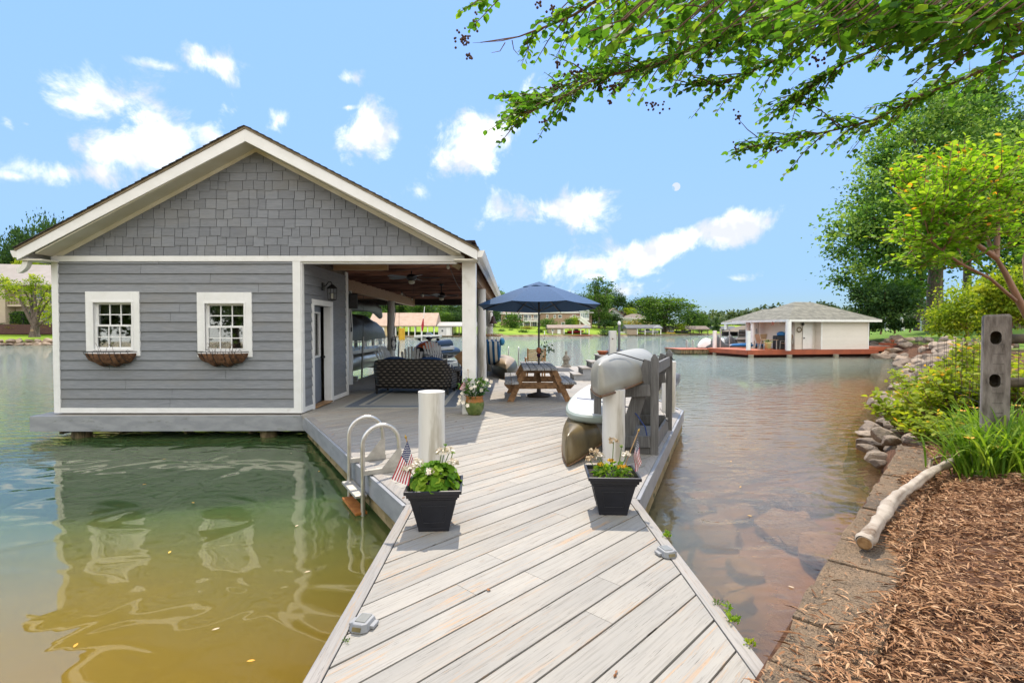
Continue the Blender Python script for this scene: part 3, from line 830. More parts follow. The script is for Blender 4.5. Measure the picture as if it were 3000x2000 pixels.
# gable shingles
mb = MB(); rg = random.Random(5)
SL = (5.26-3.335)/3.69
tri = [(GX0, 3.335), (GX1, 3.335), (GXC, 5.27)]
z = 3.335; row = 0; RH = .168
while z < 5.27:
    x = GX0 - rg.uniform(0, .3)
    while x < GX1:
        w_ = rg.choice([.145,.165,.2,.2,.24,.30])
        dz = rg.choice([0, 0, .022, .03, -.0]) if row else 0
        lo = max(z + dz, 3.336)
        q = clip_convex([(x+.0045, lo), (x+w_-.0045, lo), (x+w_-.0045, z+RH+.035), (x+.0045, z+RH+.035)], tri)
        if len(q) >= 3:
            # tilted: lower edge proud
            zs = [p[1] for p in q]
            vs = [(p[0], HY - (.036 - .055*(p[1]-z)), p[1]) for p in q] + [(p[0], HY - (.008 - .03*(p[1]-z)), p[1]) for p in q]
            n = len(q)
            fs = [tuple(range(n)), tuple(reversed(range(n,2*n)))] + [(i, n+i, n+(i+1)%n, (i+1)%n) for i in range(n)]
            mb.add(vs, fs)
        x += w_
    z += RH; row += 1
gw = mb.build('gable_shingles', SHINGLE, bh, True)
mb = MB(); mb.extr([(GX0-.05, HY+.002, 3.336), (GX1+.05, HY+.002, 3.336), (GXC, HY+.002, 5.30)], (0,.08,0)); mb.build('gable_wall', DARKG, bh, True)

# roof: barge boards, soffit, sheathing with shingles
RX0, RX1, RYF, RYB = -8.57, -.47, 9.09, 24.6
EZ, AZ = 3.425, 5.535
def rl(x): return EZ + (AZ-EZ) * (1 - abs(x-GXC)/(GXC-RX0))
mb = MB()
for sx, xe in ((-1, RX0), (1, RX1)):
    xe2 = GXC + sx*(GXC-RX0)
    # barge board (front)
    mb.extr([(GXC, RYF, AZ-.045), (xe2, RYF, EZ-.045), (xe2, RYF, EZ-.215), (GXC, RYF, AZ-.26)], (0,.03,0))
    # second, lower fascia step
mb.build('barge_board', TRIM, bh, True, bevel=.003)
mb = MB()
for sx in (-1, 1):
    xe2 = GXC + sx*(GXC-RX0)
    mb.extr([(GXC, RYF+.032, AZ-.235), (xe2 - sx*.30, RYF+.032, EZ-.078), (xe2 - sx*.30, RYF+.032, EZ-.10), (GXC, RYF+.032, AZ-.258)], (0,HY-RYF-.034,0))
    # inner rake board against the gable
    mb.extr([(GXC, HY-.045, AZ-.215), (GXC+sx*3.78, HY-.045, 3.336+.012), (GXC+sx*3.56, HY-.045, 3.336), (GXC, HY-.045, 5.215)], (0,.02,0))
    # boxed eave return
    x0, x1 = sorted((xe2, xe2 - sx*.42))
    mb.bx(x0+.002, x1, RYF+.034, HY-.04, EZ-.215, EZ-.19)
mb.build('soffit', SOFFIT, bh, True)
for sx in (-1, 1):
    mb = MB(); xe2 = GXC + sx*(GXC-RX0)
    mb.bx(min(xe2, xe2-sx*.03), max(xe2, xe2-sx*.03), RYF+.034, RYB, EZ-.21, EZ-.05)
    mb.build('eave_board', TRIM, bh, True)
rf = MB(); rg = random.Random(8)
for sx in (-1, 1):
    xe2 = GXC + sx*(GXC-RX0+.025); ez = EZ - .025*(AZ-EZ)/(GXC-RX0)
    # drip edge strip, then shingle courses
    rf.extr([(GXC, RYF-.015, AZ-.042), (xe2, RYF-.015, ez-.042), (xe2, RYF-.015, ez-.002), (GXC, RYF-.015, AZ)], (0, RYB-RYF, 0), 1, .5)
    n = 34
    for k in range(n):
        t0, t1 = k/n, (k+1.25)/n
        a = Vector((xe2 + (GXC-xe2)*t0, 0, ez + (AZ-ez)*t0)); b = Vector((xe2 + (GXC-xe2)*min(t1,1), 0, ez + (AZ-ez)*min(t1,1)))
        j = rg.uniform(0, .02)
        y0 = RYF - .035 - rg.uniform(0,.014)
        rf.add([(a.x,y0,a.z+.001),(b.x,y0,b.z+.001),(b.x,y0,b.z+.006),(a.x,y0,a.z+.022),(a.x,RYB,a.z+.001),(b.x,RYB,b.z+.001),(b.x,RYB,b.z+.006),(a.x,RYB,a.z+.022)],
               [(0,1,2,3),(7,6,5,4),(3,2,6,7),(0,3,7,4),(1,0,4,5)] if sx<0 else [(3,2,1,0),(4,5,6,7),(7,6,2,3),(4,7,3,0),(5,4,0,1)], 0)
roof = rf.build('roof', [ROOFM, ROOFE], bh, True)
# underside boards and joists
mb = MB()
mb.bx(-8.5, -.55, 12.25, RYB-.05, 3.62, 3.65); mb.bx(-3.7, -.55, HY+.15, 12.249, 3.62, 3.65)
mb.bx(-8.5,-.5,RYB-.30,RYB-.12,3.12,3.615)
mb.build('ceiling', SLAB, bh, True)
mb = MB(); y = HY + .42
while y < RYB - .4:
    mb.bx(-3.7 if y < 12.3 else -8.4, -.55, y, y+.05, 3.38+rnd.uniform(-.006,.006), 3.619); y += .58
mb.build('joists', JOIST, bh, True)
mb = MB()
mb.bx(-4.63, -4.47, 12.21, 24.2, 3.06, 3.41); mb.bx(-.80, -.66, 9.66, 24.2, 3.10, 3.41)
mb.bx(-8.42, -8.26, 12.21, 24.2, 3.06, 3.41)
mb.build('main_beam', WOODBR, bh, True, bevel=.006)
mb = MB(); mb.bx(-3.72,-2.55,11.15,11.25,3.27,3.40); mb.build('loose_plank', M('new_pine', (.50,.33,.19), (.42,.26,.14), 5, .6, stretch=(.5,4,4)), bh, True)
# columns
mb = MB(); mb.bx(-.775,-.525,HY-.03,HY+.20,DZ,3.234); mb.build('square_column', WHITE, bh, True, bevel=.006)
for (x, y, r, t) in ((-.72,14.3,.125,3.1),(-.72,19.2,.125,3.1),(-.74,24.0,.11,3.12),(-4.55,14.6,.145,3.06),(-4.55,19.8,.145,3.06),(-4.55,24.0,.14,3.06),(-8.34,14.6,.14,3.06),(-8.34,19.8,.14,3.06),(-8.34,24.0,.14,3.06)):
    mb = MB(); n = 10; rr = random.Random(int(y*10))
    mb.tube([(x + rr.uniform(-.012,.012), y, -2.0 if y > 21 or x < -8 else DZ-.2 if k == 0 else DZ + (t-DZ)*k/n) if k else (x, y, (-2.0 if y > 21.5 or x < -8 else DZ-.2)) for k in range(n+1)], [r*(1.06-.012*k)+rr.uniform(-.004,.004) for k in range(n+1)], 18)
    mb.build('round_post', PILE, bh, True)
# gutters
for sx in (-1, 1):
    xe2 = GXC + sx*(GXC-RX0)
    mb = MB()
    prof = [(0,-.045),(0,-.165),(.075,-.165),(.10,-.12),(.125,-.045),(.115,-.045),(.09,-.115),(.068,-.153),(.012,-.153),(.012,-.045)]
    mb.extr([(xe2 + sx*(.003+p[0]), RYF+.02, EZ+p[1]) for p in prof], (0, RYB-RYF-.1, 0))
    mb.extr([(xe2 + sx*(.003+p[0]), RYF+.015, EZ+p[1]) for p in prof[:5]], (0, .004, 0))
    g = mb.build('gutter', WHITE, bh, True)
    if sx < 0:
        mb = MB()
        pts = [Vector((xe2-.06, RYF+.12, EZ-.166))]
        for k in range(9):
            a = R(10*k)
            pts.append(Vector((xe2-.06-.19*(1-math.cos(a)), RYF+.12, EZ-.20-.19*math.sin(a))))
        mb.tube([p + Vector((.14,0,0)) for p in pts], [.065]*len(pts), 4, smooth=False)
        mb.build('downspout', WHITE, g, False).location = -Vector((0,0,0))
        d = [o for o in g.children][0]; d.location = Vector((0,0,0)) - bh.location

# windows
for wi, w in enumerate(WINS):
    x0,x1,z0,z1,a,b,c,d = w
    mb = MB()
    for (p,q,r_,s) in ((x0,a,z0,z1),(b,x1,z0,z1),(a,b,d,z1),(a,b,z0,c)): mb.bx(p,q,HY-.038,HY+.002,r_,s)
    fr = mb.build('window_frame', TRIM, bh, True, bevel=.003)
    mb = MB()
    m = .035
    for (p,q,r_,s) in ((a-.028,a,c-.03,d+.03),(b,b+.028,c-.03,d+.03),(a,b,d,d+.03),(a,b,c-.03,c)): mb.bx(p,q,HY-.048,HY+.06,r_,s)
    zm = (c+d)/2
    def sash(y, za, zb):
        for (p,q,r_,s) in ((a+.001,a+m+.01,za,zb),(b-m-.01,b-.001,za,zb),(a+m+.01,b-m-.01,zb-m,zb),(a+m+.01,b-m-.01,za,za+m)): mb.bx(p,q,y,y+.03,r_,s)
        g0, g1, h0, h1 = a+m+.01, b-m-.01, za+m, zb-m
        for k in (1,2):
            xx = g0 + (g1-g0)*k/3; mb.bx(xx-.009,xx+.009,y+.005,y+.025,h0,h1)
        zz = (h0+h1)/2
        for k in range(3):
            p = g0 + (g1-g0)*k/3 + .0095; q = g0 + (g1-g0)*(k+1)/3 - .0095
            mb.bx(p,q,y+.006,y+.024,zz-.009,zz+.009)
    sash(HY+.028, zm-.012, d-.001); sash(HY-.006, c+.001, zm+.022)
    mb.build('sash', TRIM, fr, False).location = -bh.location
    mb = MB(); mb.bx(a+.03,b-.03,HY+.043,HY+.046,zm,d-.02); mb.bx(a+.03,b-.03,HY+.009,HY+.012,c+.02,zm+.01)
    mb.build('pane', GLASS, fr, False).location = -bh.location
# door, opened a crack
mb = MB()
for (y0,y1,z0,z1) in ((DOOR[0]-.10,DOOR[0]-.012,DZ,DOOR[3]+.11),(DOOR[1]+.012,DOOR[1]+.115,DZ,DOOR[3]+.11),(DOOR[0]-.012,DOOR[1]+.012,DOOR[3]+.012,DOOR[3]+.11)): mb.bx(HX1-.002,HX1+.03,y0,y1,z0,z1)
for (y0,y1) in ((DOOR[0]-.012,DOOR[0]+.012),(DOOR[1]-.012,DOOR[1]+.012)): mb.bx(HX1-.13,HX1+.02,y0,y1,DZ+.022,DOOR[3])
mb.bx(HX1-.13,HX1+.02,DOOR[0]-.012,DOOR[1]+.012,DOOR[3]+.0,DOOR[3]+.0118)
df = mb.build('door_frame', TRIM, bh, True, bevel=.002)
mb = MB(); mb.bx(HX1-.12,HX1+.06,DOOR[0]+.013,DOOR[1]-.013,DZ+.021,DZ+.045); mb.build('threshold', M('threshold_pine', (.42,.25,.12), (.33,.18,.08), 5, .5), bh, True)
hinge = thing('door', None, None); hinge.parent = bh; hinge.location = Vector((HX1-.05, DOOR[0]+.016, DZ+.05)) - bh.location; hinge.rotation_euler = (0,0,R(9))
DW, DH = .875, 1.985
mb = MB()
DOORP = M('blue_grey_door_paint', (.185,.215,.265), (.155,.185,.235), 2, .45, bump=.05)
mb.bx(-.04,0,0,DW,0,.94); mb.bx(-.04,0,0,.10,.9405,DH); mb.bx(-.04,0,DW-.10,DW,.9405,DH); mb.bx(-.04,0,.1005,DW-.1005,DH-.12,DH)
mb.build('door_panel', DOORP, hinge)
mb = MB(); mb.bx(-.045,.012,.09,.125,.945,DH-.115); mb.bx(-.045,.012,DW-.125,DW-.09,.945,DH-.115); mb.bx(-.045,.012,.126,DW-.126,.935,.975); mb.bx(-.045,.012,.126,DW-.126,DH-.15,DH-.115)
mb.bx(-.0395,-.0005,DW,DW+.003,0,DH)
mb.build('light_frame', TRIM, hinge)
mb = MB(); mb.bx(-.022,-.018,.125,DW-.125,.97,DH-.13); mb.build('door_pane', GLASS, hinge)
mb = MB(); mb.tube([(0,DW-.07,.93),(.06,DW-.07,.93)], .014, 10); mb.ball((.075,DW-.07,.93),.028)
mb.build('door_handle', BLACKM, hinge)
mb = MB(); mb.tube([(0,DW-.07,1.1),(.02,DW-.07,1.1)],.025,12); mb.build('deadbolt', BLACKM, hinge)
mb = MB(); mb.bx(-.03,-.01,DW+.0035,DW+.006,.88,.98); mb.build('latch_plate', BLACKM, hinge)
mb = MB(); mb.bx(-.03,-.01,DW+.0035,DW+.006,1.07,1.13); mb.build('latch_plate', BLACKM, hinge)
# ---------------------------------------------------------------- window baskets
COIR = M('coconut_coir', (.24,.115,.055), (.10,.045,.022), 14, .95, bump=1, bscale=60, bdist=.03)
def basket(w, label, dead):
    xc = (w[0]+w[1])/2 - .02; L = .92; z = 1.585
    t = thing('window_basket', label, 'basket', (xc, HY-.04, z), 0, 'wire hayrack baskets under the windows')
    mb = MB(); rr = random.Random(int(w[0]*10)+40)
    def f(u, v):
        x = (u-.5)*L*.985; e_ = 1 - abs(2*u-1)**2.6
        a = v * PI/2
        dep = .19*e_**.5; hh = (.235 + .02*math.sin(u*23)) * (.12+.88*e_**.75)
        return (x, -dep*math.cos(a)*(1.02 + .05*math.sin(u*28)), -.03 - hh*math.sin(a))
    mb.grid(40, 9, f)
    mb.grid(40, 4, lambda u, v: ((u-.5)*L*.96, -.18*(1-abs(2*u-1)**5)**.5*(1-v), -.055 + rr.uniform(-.012,.012)))
    mb.build('coir_liner', COIR, t)
    mb = MB()
    def rim(u): return Vector(((u-.5)*L, -.195*(1-abs(2*u-1)**6)**.5, 0))
    mb.tube([rim(k/24) for k in range(25)], .006, 6)
    mb.tube([(-L/2,0,0),(L/2,0,0)], .006, 6)
    for k in range(9):
        u = (k+.6)/9.2
        q = .25+.80*(1-abs(2*u-1)**2.4); p = rim(u); mb.tube([p, p + Vector((.008,.0,-.07*q)), p*1 + Vector((.02,.035,-.15*q)), p + Vector((.035,.10,-.235*q)), Vector((p.x+.05,-.005,-.272*q))], .005, 5)
    for x in (-.30,.30): mb.tube([(x-.035,-.004,0),(x,-.004,.035),(x+.035,-.004,0)], .006, 5)
    mb.build('wire_frame', BLACKM, t)
    mb = MB()
    for k in range(dead):
        x = rr.uniform(-.2,.25); p = Vector((x,-.08,-.04))
        mb.tube([p, p+Vector((rr.uniform(-.06,.06),rr.uniform(-.03,.0),.12)), p+Vector((rr.uniform(-.14,.14),rr.uniform(-.05,.03),.2))], .003, 4)
    mb.build('dead_stem', SEED, t)
basket(WINS[0], 'rusty coir hayrack basket under the window at the water-side corner of the wall', 4)
basket(WINS[1], 'rusty coir hayrack basket under the window next to the door corner', 12)

# lantern on the side wall
t = thing('wall_lantern', 'black carriage lantern on the grey siding above the boathouse door', 'lantern', (HX1+.02, 10.55, 2.86))
mb = MB(); mb.lathe([(0,-.055),(.055,-.055),(.055,.055),(0,.055)], (0,0,0), 14)
mb = MB(); mb.box((.01,0,0),(.02,.11,.16)); mb.tube([(.01,0,0),(.07,0,.03),(.12,0,.10),(.17,0,.10),(.19,0,.05)], .011, 8); mb.build('bracket', BLACKM, t)
mb = MB(); mb.lathe([(0,.055),(.03,.045),(.10,-.02),(.105,-.035)], (.19,0,0), 4, smooth=False)
mb.lathe([(.085,-.255),(.09,-.27),(.03,-.285),(0,-.285)], (.19,0,0), 4, smooth=False)
for k in range(4):
    a = PI/2*k; p0 = Vector((.19+.098*math.cos(a), .098*math.sin(a), -.035)); p1 = Vector((.19+.085*math.cos(a), .085*math.sin(a), -.258)); mb.tube([p0,p1], .007, 5)
    b_ = a+PI/2; q0 = Vector((.19+.098*math.cos(b_), .098*math.sin(b_), -.035)); q1 = Vector((.19+.085*math.cos(b_), .085*math.sin(b_), -.258))
    mb.tube([(p0+q0)/2,(p1+q1)/2], .004, 4); mb.tube([p0.lerp(p1,.45), q0.lerp(q1,.45)], .004, 4)
mb.build('cage', BLACKM, t)
mb = MB(); mb.tube([(.19,0,-.24),(.19,0,-.13)], .03, 12); mb.build('candle_sleeve', CURT, t)

# ---------------------------------------------------------------- swim ladder
ed = (Vector((CL_[0]-WL[0], CL_[1]-WL[1], 0))).normalized(); en = Vector((-ed.y, ed.x, 0))   # en points out over the water
LP = Vector((WL[0], WL[1], 0)) + ed * 1.40
t = thing('swim_ladder', 'aluminium swim ladder with looped handrails hooked over the dock edge', 'ladder', (LP.x, LP.y, DZ))
for s in (-.30, .30):
    o = ed * s
    mb = MB(); pts = []
    out = en*.10 + o; inn = -en*.30 + o
    pts.append(out + Vector((0,0,-1.5))); pts.append(out + Vector((0,0,.325)))
    for k in range(1, 12):
        a = PI*k/12; c = (out+inn)/2
        pts.append(c + en*.20*math.cos(a) + Vector((0,0,.325+.20*math.sin(a))))
    pts.append(inn + Vector((0,0,.325))); pts.append(inn + Vector((0,0,.03)))
    mb.tube(pts, .024, 12); mb.build('handrail', ALU, t)
    mb = MB(); mb.bar(out + Vector((0,0,.028)), inn - en*.03 + Vector((0,0,.028)), .05, .05); mb.build('deck_bracket', BRUSHED, t)
    mb = MB(); sd = ed*.032
    mb.extr([inn + en*.03 + Vector((0,0,.25)) - sd, inn - en*.02 + Vector((0,0,.25)) - sd, inn - en*.02 + Vector((0,0,.055)) - sd, inn + en*.20 + Vector((0,0,.055)) - sd], ed*.006); mb.build('gusset', BRUSHED, t)
RUST = M('algae_orange_tread', (.42,.16,.03), (.32,.11,.02), 12, .8, bump=.2)
for z, m in ((-.22, BRUSHED), (-.405, RUST), (-.70, RUST)):
    mb = MB(); c = en*.12 + Vector((0,0,z)); mb.box(c, (.62,.13,.03), math.atan2(ed.y, ed.x)); mb.build('step', m, t, bevel=.006)

# ---------------------------------------------------------------- flags
FRED = M('flag_red', (.42,.02,.035), (.36,.018,.03), 30, .8, bump=.1)
FWHT = M('flag_white', (.75,.73,.70), (.68,.66,.63), 30, .8, bump=.1)
FBLU = M('flag_blue', (.02,.03,.10), (.016,.024,.085), 30, .8, bump=.1)
STICK = M('flag_stick_wood', (.50,.33,.16), (.42,.26,.12), 6, .6)
GOLD = M('gilt_finial', (.50,.32,.08), None, 5, .4, metal=.6)
def flag(p_top, p_bot, ht, hb, flyv, flyv2, wave, label, seed, r=.005):
    """p_top..p_bot stick; ht/hb hoist corners; flyv: vectors from hoist top and bottom along the stripes"""
    t = thing('small_flag', label, 'flag', p_bot, 0, 'small american flags in the pots')
    b = Vector(p_bot)
    mb = MB(); mb.tube([Vector((0,0,0)), Vector(p_top)-b], r, 8); mb.build('stick', STICK, t)
    tip = Vector(p_top)-b; dd = (tip).normalized()
    mb = MB(); mb.tube([tip, tip+dd*.008, tip+dd*.016, tip+dd*.034], [r, .011, .009, .001], 8); mb.build('finial', GOLD, t)
    ht, hb = Vector(ht)-b, Vector(hb)-b; f1, f2 = Vector(flyv), Vector(flyv2)
    nn = (hb-ht).cross(f1).normalized()
    rr = random.Random(seed); ph = rr.uniform(0,6)
    def f(u, v, d=0):
        p = ht.lerp(hb, v) + f1.lerp(f2, v) * u
        return p + nn * (wave*math.sin(u*5.5 + v*4 + ph)*(.15+.85*u) + wave*.5*math.sin(v*9+ph)*u + d)
    def mf(u, v):
        k = min(12, int(v*13))
        if u < .40 and v < 7/13 - 1e-6: return 2
        return 0 if k % 2 == 0 else 1
    mb = MB(); mb.grid(21, 40, lambda u, v: f(u, v), mf=lambda u, v: mf(u+.02, v+.005)); cl = mb.build('cloth', [FRED, FWHT, FBLU], t)
    mb = MB()
    for sgn in (-1, 1):
        for i in range(9):
            for j in range(6 if i % 2 == 0 else 5):
                u = .40*(j+.6+(.5 if i%2 else 0))/6.2; v = (i+.6)/9.3*7/13
                c = f(u, v, sgn*.0015); a_ = (f(u+.01,v)-f(u-.01,v)).normalized(); b_ = (f(u,v+.01)-f(u,v-.01)).normalized()
                s = .0052
                pts = []
                for k in range(10):
                    rad = s if k%2 == 0 else s*.42
                    pts.append(c + a_*math.cos(k*PI/5)*rad + b_*math.sin(k*PI/5)*rad)
                mb.add(pts, [tuple(range(10))])
    mb.build('stars', FWHT, cl)
    return t
# ---------------------------------------------------------------- planters
BPOT = M('black_plastic_pot', (.010,.011,.016), (.016,.017,.024), 4, .38, bump=.1, dirt=((.16,.17,.2), .5, 60, .70))
def np_leaves(name, P, A, Nn, L, W, T, mat, parent, shape=6, fold=.1):
    me = leaf_mesh(name, np.array(P), np.array(A), np.array(Nn), L, W, np.array(T), mat, shape, fold)
    return link(name, me, parent)
def bloom(name, c, r, n, mat, parent, rg, pl=.026, flat=.75):
    d = nz(rg.normal(size=(n,3))); d[:,2] = np.abs(d[:,2])*.9 - .15
    P = np.array(c) + d * np.array([r,r,r*flat]) * rg.uniform(.6,1,(n,1))
    A = nz(d*.5 + rg.normal(size=(n,3))*.7); Nn = nz(d + rg.normal(size=(n,3))*.35)
    return np_leaves(name, P, A, Nn, pl, pl*.85, rg.random(n), mat, parent)
def pot(loc, rz, label):
    t = thing('planter', label, 'planter', loc, rz)
    mb = MB(); q = math.sqrt(2)
    prof = [(0,0),(.117,0),(.121,.018),(.121,.03),(.176,.262),(.186,.270),(.186,.282),(.20,.287),(.202,.312),(.218,.316),(.218,.342),(.205,.345),(.198,.342),(.19,.30)]
    vs = []
    mb.lathe([(a*q,z) for a,z in prof], (0,0,0), 4, smooth=False)
    M_ = Matrix.Rotation(PI/4, 3, 'Z'); mb.v = [tuple(M_ @ Vector(v)) for v in mb.v]
    # raised panel frames on the sloping sides
    for k in range(4):
        Mr = Matrix.Rotation(PI/2*k, 3, 'Z')
        def P(u, z): return Mr @ Vector((u*(.121+.055*(z-.03)/.232), -(.121+.055*(z-.03)/.232)-.001, z))
        for (u0,z0,u1,z1) in ((-.6,.075,.6,.075),(-.6,.215,.6,.215),(-.6,.075,-.6,.215),(.6,.075,.6,.215)): mb.bar(P(u0,z0), P(u1,z1), .008, .006)
    mb.build('pot', BPOT, t, bevel=.003)
    mb = MB(); mb.box((0,0,.305),(.375,.375,.01)); mb.build('soil', SOILM, t)
    return t
def stem(mb, a, b, r=.004, bend=.02):
    a, b = Vector(a), Vector(b); m = (a+b)/2 + Vector((rnd.uniform(-bend,bend), rnd.uniform(-bend,bend), 0)); mb.tube([a,m,b], r, 5)
STEMG = M('green_stem', (.10,.17,.03), (.14,.20,.05), 8, .6, bump=0)
# left planter
PL = Vector((-.555, 4.06, DZ)); t = pot(PL, R(3), 'black planter of round-leaved geraniums with white blooms at the ladder side of the walkway')
rg = np.random.default_rng(21); n = 150
a = rg.uniform(0, 2*PI, n); q = np.sqrt(rg.random(n))
ctr = np.stack([q*np.cos(a)*.20, q*np.sin(a)*.19, .335 + .15*(1-q**2) + rg.normal(0,.018,n)], 1)
up = nz(np.stack([np.cos(a)*q*.9, np.sin(a)*q*.9, np.ones(n)*.8], 1) + rg.normal(size=(n,3))*.3)
ax = nz(np.stack([np.cos(a), np.sin(a), -.1*np.ones(n)], 1) + rg.normal(size=(n,3))*.5)
def round_leaves(name, C, A, N, S, T, mat, parent, k=9):
    n = len(C); A = nz(A - N*np.sum(A*N,1,keepdims=True)); B = np.cross(N, A); S = S[:,None]
    vs = [C - A*S*.2]
    for i in range(k):
        th = -PI + 2*PI*(i+.5)/k; rr = .55*(1+.08*np.cos(5*th)); cup = .13*abs(math.sin(th*2.5))
        if i in (0, k-1): rr *= .8
        vs.append(C + (A*np.cos(th)+B*np.sin(th))*S*rr + N*S*(.10+cup*.5))
    V = np.stack(vs,1).reshape(-1,3); F = []
    base = np.arange(n)[:,None]*(k+1)
    for i in range(k-1): F.append(np.concatenate([base, base+i+1, base+i+2],1))
    F = np.stack(F,1).reshape(-1,3); return link(name, np_mesh(name, V, F, 3, np.repeat(T,k-1), mat, True), parent)
round_leaves('leaves', ctr, ax, up, rg.uniform(.055,.085,n), np.clip(rg.normal(.45,.25,n),0,.92), F_GER, t)
mb = MB()
fl = [(-.13,-.05,.52),(.05,.03,.585),(-.02,-.11,.46),(.15,-.02,.51),(-.20,-.02,.47),(.11,.09,.575)]
for c in fl: stem(mb, (c[0]*.3,c[1]*.3,.32), (c[0],c[1],c[2]-.01))
stem(mb, (.03,.02,.32), (.085,.02,.645)); stem(mb, (.06,.02,.32), (.14,.03,.575)); mb.build('stem', STEMG, t)
for c in fl: bloom('flower_head', c, .04, 46, PETALW, t, rg)
for c in ((.085,.02,.645),(.14,.03,.575)): bloom('bud_cluster', c, .012, 14, F_GER, t, rg, .012)
# right planter
PR = Vector((.925, 4.385, DZ)); t = pot(PR, R(-4), 'black planter of yellow flowers and fading geraniums in front of the white pile')
n = 190; a = rg.uniform(0,2*PI,n); q = np.sqrt(rg.random(n))
P = np.stack([q*np.cos(a)*.15+.01, q*np.sin(a)*.15, .31+.08*(1-q)+rg.normal(0,.02,n)],1)
A = nz(np.stack([np.cos(a),np.sin(a),.25*np.ones(n)],1)+rg.normal(size=(n,3))*.5); Nn = nz(rg.normal(size=(n,3))*.5+np.array([0,0,1]))
np_leaves('leaves', P, A, Nn, rg.uniform(.04,.075,n), rg.uniform(.018,.03,n), np.clip(rg.normal(.5,.27,n),0,.92), F_GER, t)
for c in ((.06,-.10,.405),(-.10,-.02,.40),(.00,.04,.42),(.10,-.06,.395)): bloom('yellow_flower', c, .026, 34, PETALY, t, rg, .018)
mb = MB(); fade = [(-.19,-.06,.46),(-.10,.02,.47),(.02,.03,.60),(-.15,.05,.50),(.13,.03,.48)]
for c in fade: stem(mb, (c[0]*.4,c[1]*.4,.31), (c[0],c[1],c[2]-.01))
stem(mb,(.05,.02,.31),(.09,.03,.55)); mb.build('stem', STEMG, t)
for i, c in enumerate(fade): bloom('faded_flower_head', c, .036, 40, PETALD if i in (0,3,2) else PETALW, t, rg, .024)
bloom('bud_cluster', (.09,.03,.55), .012, 14, F_GER, t, rg, .012)
# flags in the planters
b = PL + Vector((-.13,.05,.30)); tp = at(1190, 1284, 4.12)
def pp(x, y, Y): return at(900 + x/2.852, 1150 + y/2.852, Y)
T_ = pp(838,402,4.10); H_ = pp(893,572,4.085)
flag(tp, b, T_, H_, pp(708,722,3.98)-T_, pp(843,776,3.97)-H_, .010, 'larger american flag hanging from a stick in the white geranium planter', 3)
b = PR + Vector((.10,.06,.30))
def p2(x, y, Y): return at(1600 + x/3.135, 950 + y/3.135, Y)
T_ = p2(838,1040,4.45); H_ = p2(806,1200,4.455)
flag(p2(845,985,4.45), b, T_, H_, p2(858,1140,4.40)-T_+Vector((.01,-.03,-.10)), p2(820,1370,4.36)-H_, .014, 'small american flag leaning over the planter of yellow flowers', 5)

# ---------------------------------------------------------------- solar dock lights, weeds
LGREY = M('light_grey_plastic', (.30,.305,.31), (.25,.255,.26), 5, .45, bump=.05)
SOLAR = M('solar_panel', (.22,.22,.20), (.28,.28,.25), 9, .25, bump=.02)
AMBER = M('amber_lens', (.22,.17,.07), (.15,.12,.05), 9, .3, bump=.1)
def dock_light(loc, rz, label):
    t = thing('dock_light', label, 'dock light', loc, rz); t.scale = (.88,.88,.88)
    mb = MB(); poly = [(-.062,-.06),(-.03,-.085),(.03,-.085),(.062,-.06),(.062,.06),(.03,.08),(-.03,.08),(-.062,.06)]
    vs = [(x,y,0) for x,y in poly] + [(x*.8,y*.78,.045) for x,y in poly]; k = len(poly)
    mb.add(vs, [tuple(reversed(range(k))), tuple(range(k,2*k))] + [(i,(i+1)%k,k+(i+1)%k,k+i) for i in range(k)])
    mb.build('housing', LGREY, t, bevel=.005)
    mb = MB(); mb.box((0,.004,.047),(.066,.088,.004)); mb.build('solar_panel', SOLAR, t)
    mb = MB(); mb.box((0,-.0775,.021),(.055,.01,.022), rot=Matrix.Rotation(R(-22),3,'X')); mb.build('lens', AMBER, t)
    for x in (-.066,.066):
        mb = MB(); mb.box((x,.01,.012),(.03,.07,.02)); mb.build('mounting_lug', LGREY, t, bevel=.004)
dock_light(gz(1064,1832,DZ+.004), R(-14), 'grey solar dock light on the walkway edge over the green water')
dock_light(gz(1952,1622,DZ+.004), R(16), 'grey solar dock light on the walkway edge beside the brown shallows')
def weed(loc, r, h, n, label, mat=F_GER, seed=1):
    rg = np.random.default_rng(seed); a = rg.uniform(0,2*PI,n); q = rg.random(n)
    P = np.stack([np.cos(a)*q*r*.5, np.sin(a)*q*r*.5, q*0+rg.random(n)*h*.5],1)
    A = nz(np.stack([np.cos(a)*.6,np.sin(a)*.6,np.full(n,.9)],1)+rg.normal(size=(n,3))*.3)
    me = leaf_mesh('weed', P, A, nz(rg.normal(size=(n,3))+np.array([0,0,.6])), rg.uniform(.4,1,n)*min(h*.8,.035), min(h*.3,.012), np.clip(rg.normal(.55,.25,n),0,.92), mat, 6)
    o = link('weed', me); o.location = loc; tag(o, label, 'weed', 'weeds along the walkway edge'); return o
weed(gz(1954,1573,DZ), .05, .05, 34, 'bright tuft of weed in the board gap beside the dock light', seed=2)
weed(gz(2100,1770,DZ), .06, .026, 26, 'sprawling grey-green weed growing from the walkway edge gap', F_MID, 3)
weed(gz(2130,1800,DZ), .02, .13, 14, 'tall thin weed stalk standing on the walkway edge', F_LILY, 4)
weed(gz(2145,1822,DZ), .06, .06, 40, 'low lime weed next to the tall stalk on the edge board', F_LILY, 5)
weed(gz(2196,1890,DZ), .05, .035, 30, 'tiny yellow-green weed at the end of the walkway by the block wall', F_SHRUB, 6)
weed(gz(1015,1880,DZ), .05, .02, 24, 'tiny moss tuft in the gap beside the green-water dock light', F_MID, 8)
DEADL = M('dry_leaf', (.30,.13,.05), (.22,.09,.03), 9, .8, bump=0)
